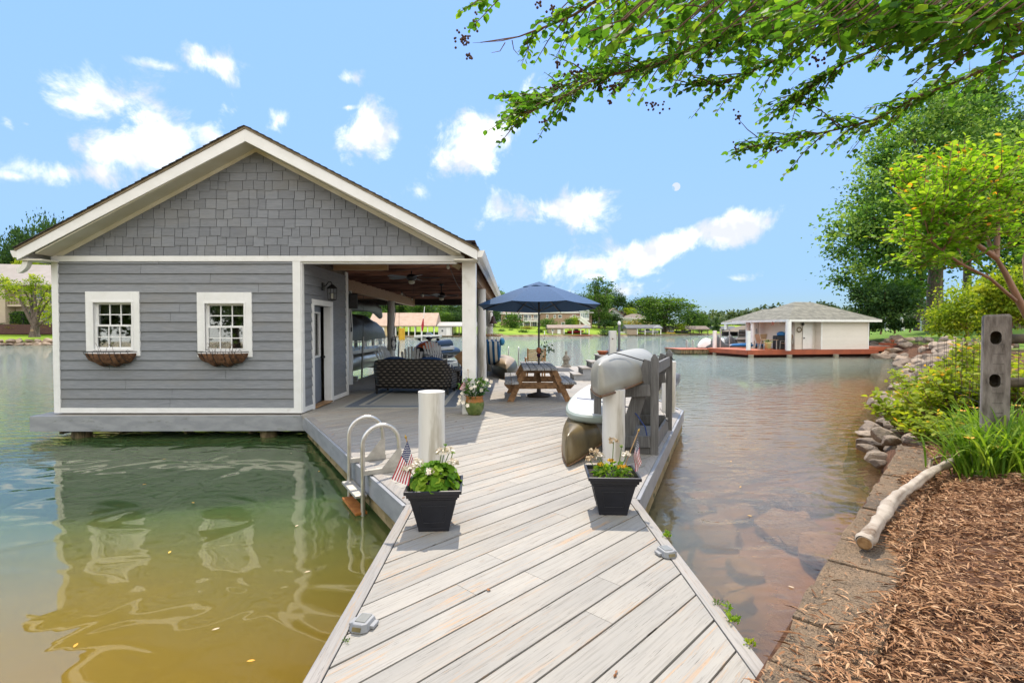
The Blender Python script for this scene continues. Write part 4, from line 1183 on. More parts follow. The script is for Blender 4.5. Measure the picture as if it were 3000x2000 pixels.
for i,(x,y) in enumerate([(1180,1457),(1312,1221),(1357,1253),(1336,1234),(1415,1228),(1805,1972),(1430,1730)]):
    p = gz(x, y, DZ+.006); rg2 = np.random.default_rng(i)
    me = leaf_mesh('fallen_leaf', np.zeros((3,3)), nz(rg2.normal(size=(3,3))*np.array([1,1,.15])), nz(rg2.normal(size=(3,3))*.3+np.array([0,0,1])), .028, .013, np.full(3,.5), DEADL, 6)
    o = link('fallen_leaf', me); o.location = p; tag(o, 'dry brown leaf lying on the grey deck boards', 'leaf', 'dry leaves on the deck')

# ---------------------------------------------------------------- canoe rack, canoes, board
RA, RB = Vector((1.87,6.33,0)), Vector((2.55,7.88,0)); rd = (RB-RA).normalized(); rn = Vector((-rd.y, rd.x, 0))
t = thing('canoe_rack', 'grey timber canoe rack with pointed posts at the dock edge', 'rack', (RA.x, RA.y, DZ))
def W(p, z): return Vector((p.x-RA.x, p.y-RA.y, z-DZ))
for p, tz in ((RA,1.69),(RB,1.685)):
    mb = MB(); ang = math.atan2(rd.y, rd.x)
    h = tz-DZ-.06; mb.box(W(p,DZ+h/2),(.045,.095,h),ang)
    c = W(p,DZ+h); a_, b_ = rd*.0225, rn*.0475
    vs = [c-a_-b_, c+a_-b_, c+a_+b_, c-a_+b_, c-a_-b_*.1+Vector((0,0,.06)), c+a_-b_*.1+Vector((0,0,.06)), c+a_+b_*.3+Vector((0,0,.06)), c-a_+b_*.3+Vector((0,0,.06))]
    mb.add(vs, [(4,5,6,7),(0,1,5,4),(1,2,6,5),(2,3,7,6),(3,0,4,7)]); mb.build('post', GREYW, t, bevel=.003)
    mb = MB(); mb.bar(W(p+rn*.06+rd*.047,1.60), W(p+rn*.42+rd*.047,DZ+.01), .045, .165, up=rd.cross(Vector((0,0,1)))); mb.build('slanted_brace', GREYW, t, bevel=.003)
    mb = MB(); mb.bar(W(p+rn*.05-rd*.047,1.24), W(p+rn*.80-rd*.047,1.16), .04, .14); mb.build('shelf_arm', GREYW, t, bevel=.003)
    mb = MB(); mb.bar(W(p+rn*.05-rd*.047,.60), W(p+rn*.80-rd*.047,.54), .04, .14); mb.build('shelf_arm', GREYW, t, bevel=.003)
    mb = MB(); mb.bar(W(p+rn*.70-rd*.09,DZ+.01), W(p+rn*.70-rd*.09,1.12), .09, .04); mb.build('inner_post', GREYW, t, bevel=.003)
mb = MB(); mb.bar(W(RA+rd*.03,1.50), W(RB-rd*.03,1.50), .035, .14); mb.build('top_rail', GREYW, t, bevel=.003)
mb = MB()
mb.bar(W(RA+rd*.03+rn*.02,.535), W(RB-rd*.03+rn*.02,.535), .035, .20); mb.bar(W(RA+rn*.05,.535), W(RA+rn*.45,.535), .035, .20); mb.bar(W(RB+rn*.05,.535), W(RB+rn*.45,.535), .035, .20); mb.bar(W(RA+rd*.03+rn*.45,.535), W(RB-rd*.03+rn*.45,.535), .035, .20)
mb.build('base_box', GREYW, t)
mb = MB(); mb.bar(W(RA+rd*.03+rn*.24,.642), W(RA+rd*.75+rn*.24,.642), .40, .02); mb.build('box_lid', GREYW, t)
def canoe(name, L, Wd, H, mats, sheer=.10, pw=1.9, split=.18):
    mb = MB()
    nv, nu = 41, 23
    def sec(u, v, off=0):
        tt = 2*v-1; s = 2*u-1
        w_ = (Wd-off)*max(1-abs(tt)**pw, 0)**.86 + .003
        zk = (H-off)*(1 - .20*abs(tt)**5) ; zg = sheer*(1-tt*tt)
        th = s*PI/2
        x = w_*math.copysign(abs(math.sin(th))**.85, s); z = zg + (zk-zg)*max(math.cos(th),0)**.62
        # raked stem
        y = tt*(L/2 - off)*(1 - .035*((z-zg)/max(zk-zg,.01))**2*abs(tt)**3)
        return (x, y, z)
    mb.grid(nu, nv, sec, mf=lambda u, v: 1 if (u < split or u > 1-split-.04) else 0)
    return mb
HULLA = M('canoe_grey_olive', (.36,.345,.29), (.30,.288,.242), 3, .42, bump=.05, dirt=((.33,.32,.28), .5, 5, .6))
HULLB = M('canoe_brown_side', (.16,.105,.055), (.11,.075,.04), 3, .35, bump=.05, dirt=((.06,.045,.025), .6, 5, .6))
OLIVE = M('canoe_olive_brown', (.17,.125,.055), (.12,.088,.04), 3, .38, bump=.05, dirt=((.05,.04,.02), .6, 4, .55))
GUN = M('canoe_gunwale', (.16,.085,.035), None, 5, .5)
def place_canoe(label, L, Wd, H, mats, bow, stern, roll, sheer=.10, split=.18):
    t = thing('canoe', label, 'canoe', (0,0,0))
    bow, stern = Vector(bow), Vector(stern); d = (stern-bow).normalized(); c = (bow+stern)/2
    Mx = Matrix.Rotation(math.atan2(d.y,d.x)-PI/2, 3, 'Z') @ Matrix.Rotation(math.asin(d.z), 3, 'X') @ Matrix.Rotation(roll, 3, 'Y')
    t.location = c; t.rotation_euler = Mx.to_euler()
    mb = canoe('hull', L, Wd, H, mats, sheer, split=split); mb.build('hull', mats, t, solid=.008)
    for s in (-1,1):
        mb = MB(); pts = []
        for k in range(41):
            tt = 2*k/40-1; w_ = Wd*max(1-abs(tt)**1.9,0)**.86+.003
            pts.append((s*w_, tt*L/2, sheer*(1-tt*tt)))
        mb.tube(pts, .014, 6); mb.build('gunwale', GUN, t)
    return t
place_canoe('grey-olive canoe upside down on the upper rack arms, tilted towards the deck', 3.6, .40, .42, [HULLA,HULLA], (1.06,5.62,1.255), (2.46,8.95,1.27), R(-6), .05, .02)
place_canoe('olive brown canoe upside down on the deck under the white paddle board', 4.3, .38, .40, [OLIVE,OLIVE], (.72,5.78,.445), (2.16,9.85,.47), R(-4))
SUPM = M('paddle_board_top', (.62,.62,.57), (.56,.57,.53), 3, .4, bump=.04, dirt=((.40,.44,.40), .5, 7, .56))
SUPE = M('paddle_board_rail', (.36,.42,.38), (.30,.35,.31), 3, .4)
t = thing('paddle_board', 'white paddle board strapped on top of the upturned brown canoe', 'paddle board', (0,0,0))
mb = MB(); n = 48; L, Wd = 3.15, .40
def sup(k, f=1.0):
    a = 2*PI*k/n; c, s = math.cos(a), math.sin(a)
    return (Wd*f*math.copysign(abs(c)**.78, c), (L/2-(1-f)*.4)*math.copysign(abs(s)**.92, s))
r0 = [sup(k,.93) for k in range(n)]; r1 = [sup(k) for k in range(n)]
def rk(y): return .05*(abs(y)/(L/2))**3
vs = [(x,y,-.05+rk(y)) for x,y in r0] + [(x,y,-.02+rk(y)) for x,y in r1] + [(x,y,.025+rk(y)) for x,y in r1] + [(x,y,.05+rk(y)) for x,y in r0]
mb.add(vs, [(i, (i+1)%n, n+(i+1)%n, n+i) for i in range(n)] + [(n+i, n+(i+1)%n, 2*n+(i+1)%n, 2*n+i) for i in range(n)] + [tuple(reversed(range(n)))], 1, True)
mb.add(vs, [(2*n+i, 2*n+(i+1)%n, 3*n+(i+1)%n, 3*n+i) for i in range(n)], 1, True)
half = n//2
top = [3*n+i for i in range(n)]
mb.add(vs, [(top[(n//4+i)%n], top[(n//4+i+1)%n], top[(n//4-i-1)%n], top[(n//4-i)%n]) for i in range(0, half)], 0, True)
mb.build('board', [SUPM, SUPE], t); t.location = (1.42, 7.80, .880); t.rotation_euler = (R(1.6), R(4), math.atan2(2.92,.80)-PI/2)
STRAPB = M('blue_strap', (.02,.05,.20), None, 5, .7); 
def strap(pts, m, label, w=.016):
    mb = MB(); pts = [Vector(p) for p in pts]
    mb.tube(pts, w*.5, 6, flat=.45); b = MB()
    t = thing('strap', label, 'strap', pts[-1]); mb.build('webbing', m, t, True)
    e_ = pts[-1]; b.tube([e_, e_+Vector((.012,-.01,-.03)), e_+Vector((.03,-.012,-.045)), e_+Vector((.045,-.01,-.03))], .005, 6); b.build('hook', BLACKM, t, True)
strap([at(1690,1166,7.3), at(1745,1171,6.95), at(1768,1178,6.75), at(1845,1193,6.55), at(1866,1215,6.42), at(1890,1250,6.36), at(1896,1278,6.36)], STRAPB, 'blue strap over the white paddle board hooked to the rack')
strap([at(1782,1040,5.95), at(1800,1033,6.1), at(1830,1040,6.25), at(1890,1058,6.42), at(1905,1062,6.40)], BLACKM, 'black strap round the upper grey canoe', .018)
strap([at(1911,1041,8.2), at(1935,1043,8.0), at(1968,1046,7.83)], BLACKM, 'black strap tied between the pointed rack posts', .02)
strap([at(1933,1195,7.6), at(1945,1212,7.55), at(1950,1225,7.5)], BLACKM, 'short black bungee hanging inside the rack by the corner pile', .01)

# ---------------------------------------------------------------- picnic table and umbrella
TX, TY = .755, 11.8
t = thing('picnic_table', 'brown timber picnic table with weathered grey top and attached benches', 'picnic table', (TX, TY, DZ))
L = 2.4
for k in range(5):
    mb = MB(); mb.box(((k-2)*.1475,0,.725),(.134,L,.04)); mb.build('top_board', PICTOP, t, bevel=.004)
for s in (-1,1):
    for k in range(2):
        mb = MB(); mb.box((s*(.53+.148*k),0,.435),(.136,L,.04)); mb.build('seat_board', PICTOP, t, bevel=.004)
for s in (-1,1):
    y = s*(L/2-.42)
    mb = MB(); mb.extr([(-.36,y-s*.02,.703),(.36,y-s*.02,.703),(.30,y-s*.02,.615),(-.30,y-s*.02,.615)], (0,-s*.04,0)); mb.build('top_cleat', PICNIC, t)
    mb = MB(); mb.extr([(-.76,y-s*.02,.413),(.76,y-s*.02,.413),(.76,y-s*.02,.36),(.68,y-s*.02,.275),(-.68,y-s*.02,.275),(-.76,y-s*.02,.36)], (0,-s*.04,0)); mb.build('seat_bearer', PICNIC, t)
    for q in (-1,1):
        mb = MB(); mb.extr([(q*.25,y+s*.022,.70),(q*.38,y+s*.022,.70) if 0 else (q*.37,y+s*.022,.70),(q*.70,y+s*.022,0),(q*.56,y+s*.022,0)], (0,-s*.04,0)); mb.build('leg', PICNIC, t)
    mb = MB(); mb.bar((0,y-s*.06,.33),(0,s*.15,.69),.09,.04); mb.build('brace', PICNIC, t)
UX, UY = .80, 11.9
t = thing('patio_umbrella', 'open navy blue market umbrella through the picnic table', 'umbrella', (UX, UY, DZ))
mb = MB(); n = 8; R0 = 1.47; zE, zA = 2.08, 2.60
tilt = lambda p: Vector((p[0], p[1], p[2] - p[1]*.055))
def rimp(k, r=R0, z=zE): a = 2*PI*(k+.42)/n; return Vector((r*math.cos(a), r*math.sin(a), z))
vs = []; fs = []
S_ = 9
def canopy(u, v):   # u around, v from edge to top
    k = u*n; i = int(k) % n; f = k-int(k)
    r = R0*(1-v*.78); z = zE + (zA-.06-zE)*(v + .16*v*(1-v))
    p = rimp(i, r, z).lerp(rimp(i+1, r, z), f)
    sag = .05*math.sin(f*PI)*(1-v)
    return tilt((p.x*(1-sag*.6), p.y*(1-sag*.6), p.z - sag*.4))
mb.grid(n*6, 9, canopy, wrap=True, smooth=False)
mb.build('canopy', UMB, t, solid=.003)
mb = MB(); 
def vent(u, v):
    k = u*n; i = int(k) % n; f = k-int(k); r = .40*(1-v); z = zA-.075 + .14*v + .012*math.sin(f*PI*2)*(1-v)
    p = rimp(i, r, z).lerp(rimp(i+1, r, z), f); return tilt((p.x,p.y,p.z+.0))
mb.grid(n*6, 5, vent, wrap=True, smooth=False); mb.build('vent_cap', UMB, t, solid=.003)
mb = MB()
for k in range(n):
    a, b = rimp(k,R0,zE), rimp(k+1,R0,zE); a2, b2 = rimp(k,R0*1.0,zE-.05), rimp(k+1,R0*1.0,zE-.05)
mb = MB(); mb.tube([tilt((0,0,.0)),(0,0,2.5)], .022, 12); mb.tube([(0,0,2.50),(0,0,2.64)], [.02,.012], 8); mb.tube([(0,0,1.62),(0,0,1.70)], .028, 12); mb.build('pole', BLACKM, t)
for k in range(n):
    mb = MB(); p = rimp(k, R0*.995, zE+.012); mb.bar(tilt(p - Vector((0,0,.022))), tilt((0.03*p.x/R0,.03*p.y/R0,zA-.10)), .016, .022); mb.build('rib', BLACKM, t)
    mb = MB(); q = tilt(rimp(k, R0*.52, zE+.215)); mb.tube([q, (0.03*p.x/R0,.03*p.y/R0,1.98)], .006, 5); mb.build('strut', BLACKM, t)
mb = MB(); mb.lathe([(0,0),(.27,0),(.28,.02),(.25,.05),(.10,.09),(.05,.10),(.045,.22),(.03,.22)], (0,0,0), 24); mb.build('base', M('umbrella_base_iron', (.035,.028,.026), None, 12, .7, bump=.3), t)
# ornament tied to the umbrella pole
t = thing('flower_ornament', 'small hanging ornament of a terracotta pot with artificial leaves on the umbrella pole', 'ornament', (UX-.01, UY-.05, DZ+1.06))
mb = MB(); mb.lathe([(.02,-.06),(.05,-.03),(.055,.06),(.04,.075)], (0,-.03,0), 12); mb.build('pot', TERRA, t)
mb = MB(); mb.lathe([(.0,-.15),(.035,-.14),(.045,-.07),(.03,-.06)], (0,-.03,0), 12); mb.build('base', F_PURP, t)
rg = np.random.default_rng(4); n = 46; P = rg.normal(size=(n,3))*np.array([.09,.04,.09])+np.array([.13,-.03,.02])
np_leaves('leaves', P, rg.normal(size=(n,3)), rg.normal(size=(n,3)), .07, .04, rg.random(n)*.8, F_DARK, t)
# ---------------------------------------------------------------- things under the boathouse roof
def wicker_mat():
    m, nt = nodes('dark_wicker')
    tc = nd(nt, 'ShaderNodeTexCoord')
    mp = nd(nt, 'ShaderNodeMapping'); nt.links.new(tc.outputs['Object'], mp.inputs[0])
    sep = nd(nt, 'ShaderNodeSeparateXYZ'); nt.links.new(mp.outputs[0], sep.inputs[0])
    hx = mth(nt, 'ADD', sep.outputs[0], sep.outputs[1])
    row = mth(nt, 'FLOOR', mth(nt, 'MULTIPLY', sep.outputs[2], 15.0))
    a = mth(nt, 'SINE', mth(nt, 'ADD', mth(nt, 'MULTIPLY', hx, 42.0), mth(nt, 'MULTIPLY', row, PI)))
    b = mth(nt, 'SINE', mth(nt, 'MULTIPLY', sep.outputs[2], 15.0*2*PI))
    h = mth(nt, 'MULTIPLY', mth(nt, 'ADD', a, 1.0), mth(nt, 'ADD', mth(nt, 'MULTIPLY', b, .5), .5))
    n = noise(nt, mp.outputs[0], 9, 3)
    c = mixc(nt, ramp(nt, h, .35, 1.3), (.010,.008,.007), (.15,.125,.098))
    c = mixc(nt, mth(nt, 'MULTIPLY', ramp(nt, n, .4, .7), .4), c, (.03,.025,.02))
    finish(nt, c, .5, 0, .5, bumpn(nt, h, 1.0, .012)); return m
WICK = wicker_mat()
STRP = None
def stripe_mat(name, a, b, freq, axis=0, duty=.0):
    m, nt = nodes(name)
    tc = nd(nt, 'ShaderNodeTexCoord'); sep = nd(nt, 'ShaderNodeSeparateXYZ'); nt.links.new(tc.outputs['Object'], sep.inputs[0])
    s = mth(nt, 'SINE', mth(nt, 'MULTIPLY', sep.outputs[axis], freq))
    finish(nt, mixc(nt, mth(nt, 'GREATER_THAN', s, duty), a, b), .85, 0, .2); return m
STRN = stripe_mat('navy_stripe_cloth', (.65,.65,.62), (.03,.05,.12), 95)
t = thing('wicker_loveseat', 'dark wicker loveseat with blue cushions seen from behind on the rug', 'sofa', (-2.16,12.62,DZ), R(-7))
mb = MB(); Wd = .93
def back(u, v):
    x = (u*2-1); a = x*Wd
    wrap = max(abs(x)-.80, 0)/.2
    xx = math.copysign(min(abs(a), Wd*.80 + .16*math.sin(wrap*PI/2)), x)
    y = -.42 + .24*(1-math.cos(wrap*PI/2)) - .13*v*(1-wrap*.4)
    z = .16 + (.70-.05*abs(x)**3 - .28*max(0,abs(x)-.86)/.14)*v
    return (xx*(1+.05*v), y, z)
mb.grid(60, 10, back); mb.build('backrest', WICK, t, solid=.07)
for s in (-1,1):
    mb = MB(); pts = [(s*.90,-.30,.60),(s*.97,-.1,.585),(s*.985,.15,.58),(s*.975,.32,.54),(s*.96,.40,.44),(s*.95,.40,.25),(s*.94,.40,.10)]
    mb.tube(pts, [.06,.065,.065,.06,.05,.045,.04], 10)
    mb.grid(12, 8, lambda u, v: (s*(.93+.03*v), -.32+.70*u, .14+.43*v)); mb.build('armrest', WICK, t, solid=.0)
    for y in (-.40, .36):
        mb = MB(); mb.bar((s*.86,y,0),(s*.88,y*.98,.18),.045,.045); mb.build('leg', BLACKM, t)
mb = MB(); mb.box((0,.0,.22),(1.74,.74,.16)); mb.build('seat_base', WICK, t, bevel=.02)
for s in (-1,1):
    mb = MB(); mb.box((s*.42,.04,.37),(.82,.68,.14)); mb.build('seat_cushion', NAVY, t, bevel=.05)
    mb = MB(); mb.ball((s*.43,-.30,.68),(.43,.13,.235),20,10, rot=Matrix.Rotation(R(16),3,'X')); mb.build('back_cushion', NAVY, t)
mb = MB(); mb.ball((.72,.10,.60),(.20,.08,.17),14,8, rot=Matrix.Rotation(R(40),3,'X')); 
o = mb.build('striped_pillow', STRN, None, ); o.location = t.location; o.rotation_euler = t.rotation_euler; tag(o, 'navy and white striped pillow at the arm of the wicker loveseat', 'pillow')
t = thing('wicker_ottoman', 'small dark wicker stool with a blue cushion beside the loveseat', 'ottoman', (-1.22,13.45,DZ), R(-10))
mb = MB(); mb.box((0,0,.19),(.50,.46,.34)); mb.build('base', WICK, t, bevel=.03)
mb = MB(); mb.box((0,0,.41),(.50,.46,.12)); mb.build('cushion', NAVY, t, bevel=.045)
# rug
RUGA = M('rug_cream', (.40,.38,.33), (.33,.32,.28), 60, .95, bump=.4, bscale=200)
RUGB = M('rug_blue_grey', (.10,.125,.16), (.15,.17,.20), 40, .95, bump=.4, bscale=200)
RUGC = M('rug_beige', (.33,.32,.28), (.26,.26,.24), 50, .95, bump=.4, bscale=200)
mb = MB(); X0,X1,Y0,Y1 = -3.30,-.88,10.12,13.5; d0 = 0
for d1, m in ((.10,0),(.32,1),(.42,0),(.50,1),(.56,0)):
    for (a,b,c,d) in ((X0+d0,X1-d0,Y0+d0,Y0+d1),(X0+d0,X1-d0,Y1-d1,Y1-d0),(X0+d0,X0+d1,Y0+d1,Y1-d1),(X1-d1,X1-d0,Y0+d1,Y1-d1)): mb.bx(a,b,c,d,DZ+.003,DZ+.012,m)
    d0 = d1
mb.bx(X0+d0,X1-d0,Y0+d0,Y1-d0,DZ+.003,DZ+.012,2)
o = mb.build('outdoor_rug', [RUGA,RUGB,RUGC]); tag(o, 'cream outdoor rug with blue grey border bands on the deck', 'rug')
# adirondack chairs
ADI = M('adirondack_grey_paint', (.50,.50,.48), (.42,.42,.41), 4, .55, bump=.05, tone=.15)
def adirondack(name='adirondack_chair'):
    t = thing(name, 'x', 'chair', (0,0,0), 0, 'grey adirondack chairs facing the lake')
    for k in range(7):
        x = (k-3)*.085; top = 1.02-.035*(k-3)**2*.55
        mb = MB(); mb.extr([(x-.036-.006*0,.22,.30),(x+.036,.22,.30),(x*1.22+.039,.56,top-.01),(x*1.22,.565,top),(x*1.22-.039,.56,top-.01)], (0,.016,.006)); mb.build('back_slat', ADI, t)
    for k in range(6):
        mb = MB(); y = -.28+.095*k; mb.box((0,y,.36-.02*k),(.56,.085,.02), rot=Matrix.Rotation(R(-12),3,'X')); mb.build('seat_slat', ADI, t)
    for s in (-1,1):
        mb = MB(); mb.extr([(s*.25,-.33,0),(s*.25,-.25,0),(s*.25,-.25,.52),(s*.25,-.33,.52)], (s*.025,0,0)); mb.build('leg', ADI, t)
        mb = MB(); mb.bar((s*.262,-.30,.33),(s*.262,.60,.03),.024,.11); mb.build('leg', ADI, t)
        mb = MB(); mb.box((s*.34,.02,.535),(.14,.78,.022)); mb.build('armrest', ADI, t, bevel=.006)
    mb = MB(); mb.bar((-.36,.40,.50),(.36,.40,.50),.03,.07); mb.build('back_rail', ADI, t)
    return t
ad = adirondack(); ad.location = (-2.42,18.4,DZ+.12); ad.rotation_euler = (0,0,R(28)); ad['label'] = 'grey adirondack chair with a striped pillow in front of the jet ski'
mb = MB(); mb.box((0,-.02,.46),(.42,.10,.16), rot=Matrix.Rotation(R(-20),3,'X')); o = mb.build('striped_pillow', STRN, None, bevel=.03); o.location = ad.location; o.rotation_euler = ad.rotation_euler; tag(o, 'dark striped pillow on the seat of the adirondack chair by the jet ski', 'pillow')
dup(ad, (-2.95,16.2,DZ-.02), R(8), 'grey adirondack chair whose rounded back shows over the middle of the loveseat')
dup(ad, (-3.55,16.6,DZ), R(60), 'grey adirondack chair seen sideways beside the second slip post')
# benchlike lounge arm
t = thing('deck_lounger', 'low wooden lounger with raised end near the square boathouse column', 'lounger', (-1.55,20.6,DZ))
mb = MB(); mb.box((0,.3,.28),(.6,1.6,.05)); mb.build('frame', ADI, t)
mb = MB(); mb.bar((-.25,-.7,.30),(.30,-.55,.72),.5,.05,up=(0,1,0)); mb.build('backrest', TEAK, t)
for s in (-.25,.25):
    for y in (-.4,1.0):
        mb = MB(); mb.bar((s,y,0),(s,y,.26),.05,.05); mb.build('leg', ADI, t)
# jet ski on its float
t = thing('jet_ski', 'black, white and orange jet ski parked on a float behind the chairs', 'jet ski', (-3.15,22.9,.62), R(-24))
JW = M('jetski_white', (.70,.70,.70), None, 3, .25, bump=0); JB = M('jetski_black', (.012,.012,.014), None, 3, .22, bump=0); JO = M('jetski_orange', (.62,.11,.02), None, 3, .3, bump=0)
mb = MB()
def hull(u, v):
    y = -1.5 + 3.0*v; w_ = .58*(1-max(0,(.42-v)/.42)**2.2)**.5 if v < .42 else .58 - .06*(v-.42)
    a = u*2*PI; z = .30 + (.26*math.sin(a) if math.sin(a) > 0 else .30*math.sin(a)) + .16*max(0,.4-v)
    return (w_*math.cos(a), y, z)
mb.grid(20, 16, hull, wrap=True); mb.build('hull', JB, t)
mb = MB(); mb.grid(16, 14, lambda u, v: (.40*math.cos(PI*u)*(.35+.65*math.sin(PI*min(v*1.1,1))**.6), -1.3+1.5*v, .52+.34*math.sin(PI*u)*math.sin(PI*v)**.7)); mb.build('front_cowl', JO, t)
mb = MB(); mb.grid(14, 10, lambda u, v: (.26*math.cos(PI*u), .05+1.25*v, .55+.30*math.sin(PI*u)+.05*v)); mb.build('seat', JB, t)
for s in (-1,1):
    mb = MB(); mb.bar((s*.42,-.9,.52),(s*.5,.9,.52),.10,.16); mb.build('side_panel', JW, t, bevel=.03)
mb = MB(); mb.tube([(-.42,-.25,1.02),(0,-.33,1.0),(.42,-.25,1.02)], .025, 8); mb.tube([(0,-.33,1.0),(0,-.4,.75)], .07, 8); mb.ball((0,-.42,.97),(.14,.16,.08)); mb.build('handlebar', JB, t)
for s in (-1,1):
    mb = MB(); mb.ball((s*.48,-.45,.92),(.09,.05,.06)); mb.tube([(s*.48,-.45,.9),(s*.3,-.4,.75)],.02,6); mb.build('mirror', JB, t)
FLOATM = M('float_plastic', (.45,.45,.42), (.38,.38,.36), 3, .6)
t = thing('jet_ski_float', 'pale grey plastic float under the jet ski', 'float', (-3.15,22.9,.0), R(-24))
mb = MB(); mb.box((0,0,.25),(1.5,3.4,.55)); mb.build('body', FLOATM, t, bevel=.08)
# boat on its lift
t = thing('pontoon_boat', 'pontoon boat on a lift under a black cover in the boathouse slip', 'boat', (-6.25,18.2,.55))
TUBE = M('pontoon_aluminium', (.55,.52,.47), (.40,.38,.34), 2, .28, metal=.75, bump=.03)
for s in (-1,1):
    mb = MB(); mb.tube([(s*.92,-3.9,.42),(s*.92,-3.75,.32),(s*.92,-3.2,.28),(s*.92,3.2,.28),(s*.92,3.5,.3)], [.02,.16,.31,.31,.26], 20); mb.build('pontoon', TUBE, t)
BWH = M('boat_white', (.66,.66,.64), (.58,.58,.56), 2, .4, bump=.02)
mb = MB(); mb.box((0,0,.66),(2.5,7.2,.14)); mb.build('deck', BWH, t, bevel=.03)
for s in (-1,1):
    mb = MB()
    for z in (.80,1.0,1.28): mb.tube([(s*1.2,-3.4,z),(s*1.2,3.4,z)], .016, 6)
    for k in range(12): y = -3.4+6.8*k/11; mb.tube([(s*1.2,y,.73),(s*1.2,y,1.28)], .016, 6)
    mb.build('railing', ALU, t)
    for k in range(6):
        y = -2.9+1.15*k; mb = MB(); mb.box((s*1.16,y,1.03),(.012,.62 if k%2 else .40,.42)); mb.build('rail_panel', BWH if k%2 else BLACKP, t)
mb = MB(); mb.tube([(-1.2,-3.4,1.28),(1.2,-3.4,1.28)],.016,6); mb.tube([(-1.2,-3.4,1.0),(1.2,-3.4,1.0)],.016,6); mb.build('bow_rail', ALU, t)
rr = random.Random(9)
def cov(u, v):
    y = -3.0+6.3*v; a = PI*u
    e_ = math.sin(PI*min(max(v,.0),1))**.25 if 0 < v < 1 else 0
    h = .55 + .42*e_ + .05*math.sin(v*19)
    return (1.28*math.copysign(abs(math.cos(a))**.6, math.cos(a)), y, 1.05 + h*math.sin(a)**.7 + .02*math.sin(u*40+v*9))
mb = MB(); mb.grid(30, 24, cov); mb.build('cover', BLACKP, t)
mb = MB(); mb.tube([(1.15,-2.2,2.0),(1.15,-1.6,2.22),(1.15,1.4,2.30),(1.15,2.4,2.2),(1.15,2.9,1.95)], [.12,.2,.2,.2,.1], 12); mb.build('folded_canopy', BLACKP, t)
t = thing('boat_lift', 'boat lift of grey pipes hanging on steel cables from the slip beam', 'boat lift', (-4.85,18,DZ))
GPIPE = M('galvanised_pipe', (.42,.42,.40), (.34,.34,.32), 6, .5, metal=.3)
for x, y, z0, z1 in ((-4.80,13.4,.95,1.95),(-4.78,16.9,.75,1.75),(-4.72,20.4,.72,1.5),(-4.72,21.9,.7,1.45)):
    mb = MB(); mb.tube([(x,y,z1),(x+.02,y,3.2)], .008, 6); mb.build('cable', BLACKM, t, True)
    mb = MB(); mb.tube([(x-.06,y,z0-.6),(x,y,z1)], .032, 8); mb.build('guide_pipe', GPIPE, t, True)
mb = MB(); mb.box((-6.25,15.5,.50),(3.4,.14,.14)); mb.build('cradle_beam', GPIPE, t, True)
mb = MB(); mb.box((-6.25,20.9,.50),(3.4,.14,.14)); mb.build('cradle_beam', GPIPE, t, True)
# cables and boxes on posts
t = thing('loudspeaker', 'black loudspeaker fixed to the first round post of the slip', 'speaker', (-4.38,14.5,2.78), R(20))
mb = MB(); mb.box((.03,-.05,0),(.24,.24,.42)); mb.build('cabinet', BLACKM, t, bevel=.02)
mb = MB(); mb.tube([(.03,-.172,-.06),(.03,-.18,-.06)], .09, 16); mb.tube([(.03,-.172,.12),(.03,-.18,.12)], .04, 12); mb.build('grille', BLACKP, t)
t = thing('power_cord', 'black power cord looped on the second round post of the slip', 'cord', (-4.45,19.6,1.4))
mb = MB(); pts = [(-4.36,19.62,3.0),(-4.33,19.6,2.6),(-4.38,19.6,2.2)]
for k in range(40): a = k*.55; pts.append((-4.40+.09*math.sin(a), 19.58, 1.55+.22*math.cos(a)-.005*k))
mb.tube(pts, .012, 5); mb.build('cable', BLACKM, t, True)
t = thing('power_cord', 'black cord hanging down the first round post under the loudspeaker', 'cord', (-4.45,14.4,2.0))
mb = MB(); mb.tube([(-4.42,14.44,3.05),(-4.36,14.43,2.8),(-4.40,14.44,2.4),(-4.38,14.44,2.05)], .012, 5); mb.tube([(-4.38,14.44,2.05),(-4.38,14.44,1.92)],.025,6); mb.build('cable', BLACKM, t, True)
# ceiling fans
FANB = M('fan_blade_grey', (.20,.22,.24), (.15,.165,.18), 4, .5)
def fan(loc, rz, label):
    t = thing('ceiling_fan', label, 'fan', loc, rz)
    mb = MB(); mb.tube([(0,0,.02),(0,0,.36)], .016, 8); mb.lathe([(.0,.36),(.06,.36),(.07,.30),(.02,.27)],(0,0,0),14); mb.lathe([(0,.06),(.08,.05),(.13,.0),(.12,-.07),(.05,-.10),(0,-.10)],(0,0,0),18); mb.build('motor', BLACKM, t)
    for k in range(5):
        a = 2*PI*k/5; Mr = Matrix.Rotation(a,3,'Z') @ Matrix.Rotation(R(12),3,'X')
        mb = MB(); P = [(.16,-.03,-.03),(.3,-.065,-.03),(.62,-.075,-.03),(.66,0,-.03),(.62,.075,-.03),(.3,.065,-.03),(.16,.03,-.03)]
        mb.extr([Mr @ Vector(p) for p in P], Vector((0,0,.008))); mb.build('blade', FANB, t)
    mb = MB(); mb.lathe([(.0,-.19),(.06,-.175),(.08,-.13),(.06,-.10)],(0,0,0),14); mb.build('lamp_shade', CURT, t)
    mb = MB(); mb.tube([(.05,0,-.10),(.05,0,-.42)], .004, 4); mb.build('pull_chain', BLACKM, t)
fan((-2.28,12.4,3.26), R(10), 'ceiling fan under the joists, the one closer to the boathouse front')
fan((-2.1,16.2,3.08), R(40), 'ceiling fan deeper under the boathouse roof with a dark motor')
BULB = M('clear_bulb', (.75,.70,.60), None, 3, .15, bump=0)
t = thing('string_lights', 'string of clear bulbs strung along the boathouse joists and beam', 'string lights', (-2.5,15,3.35))
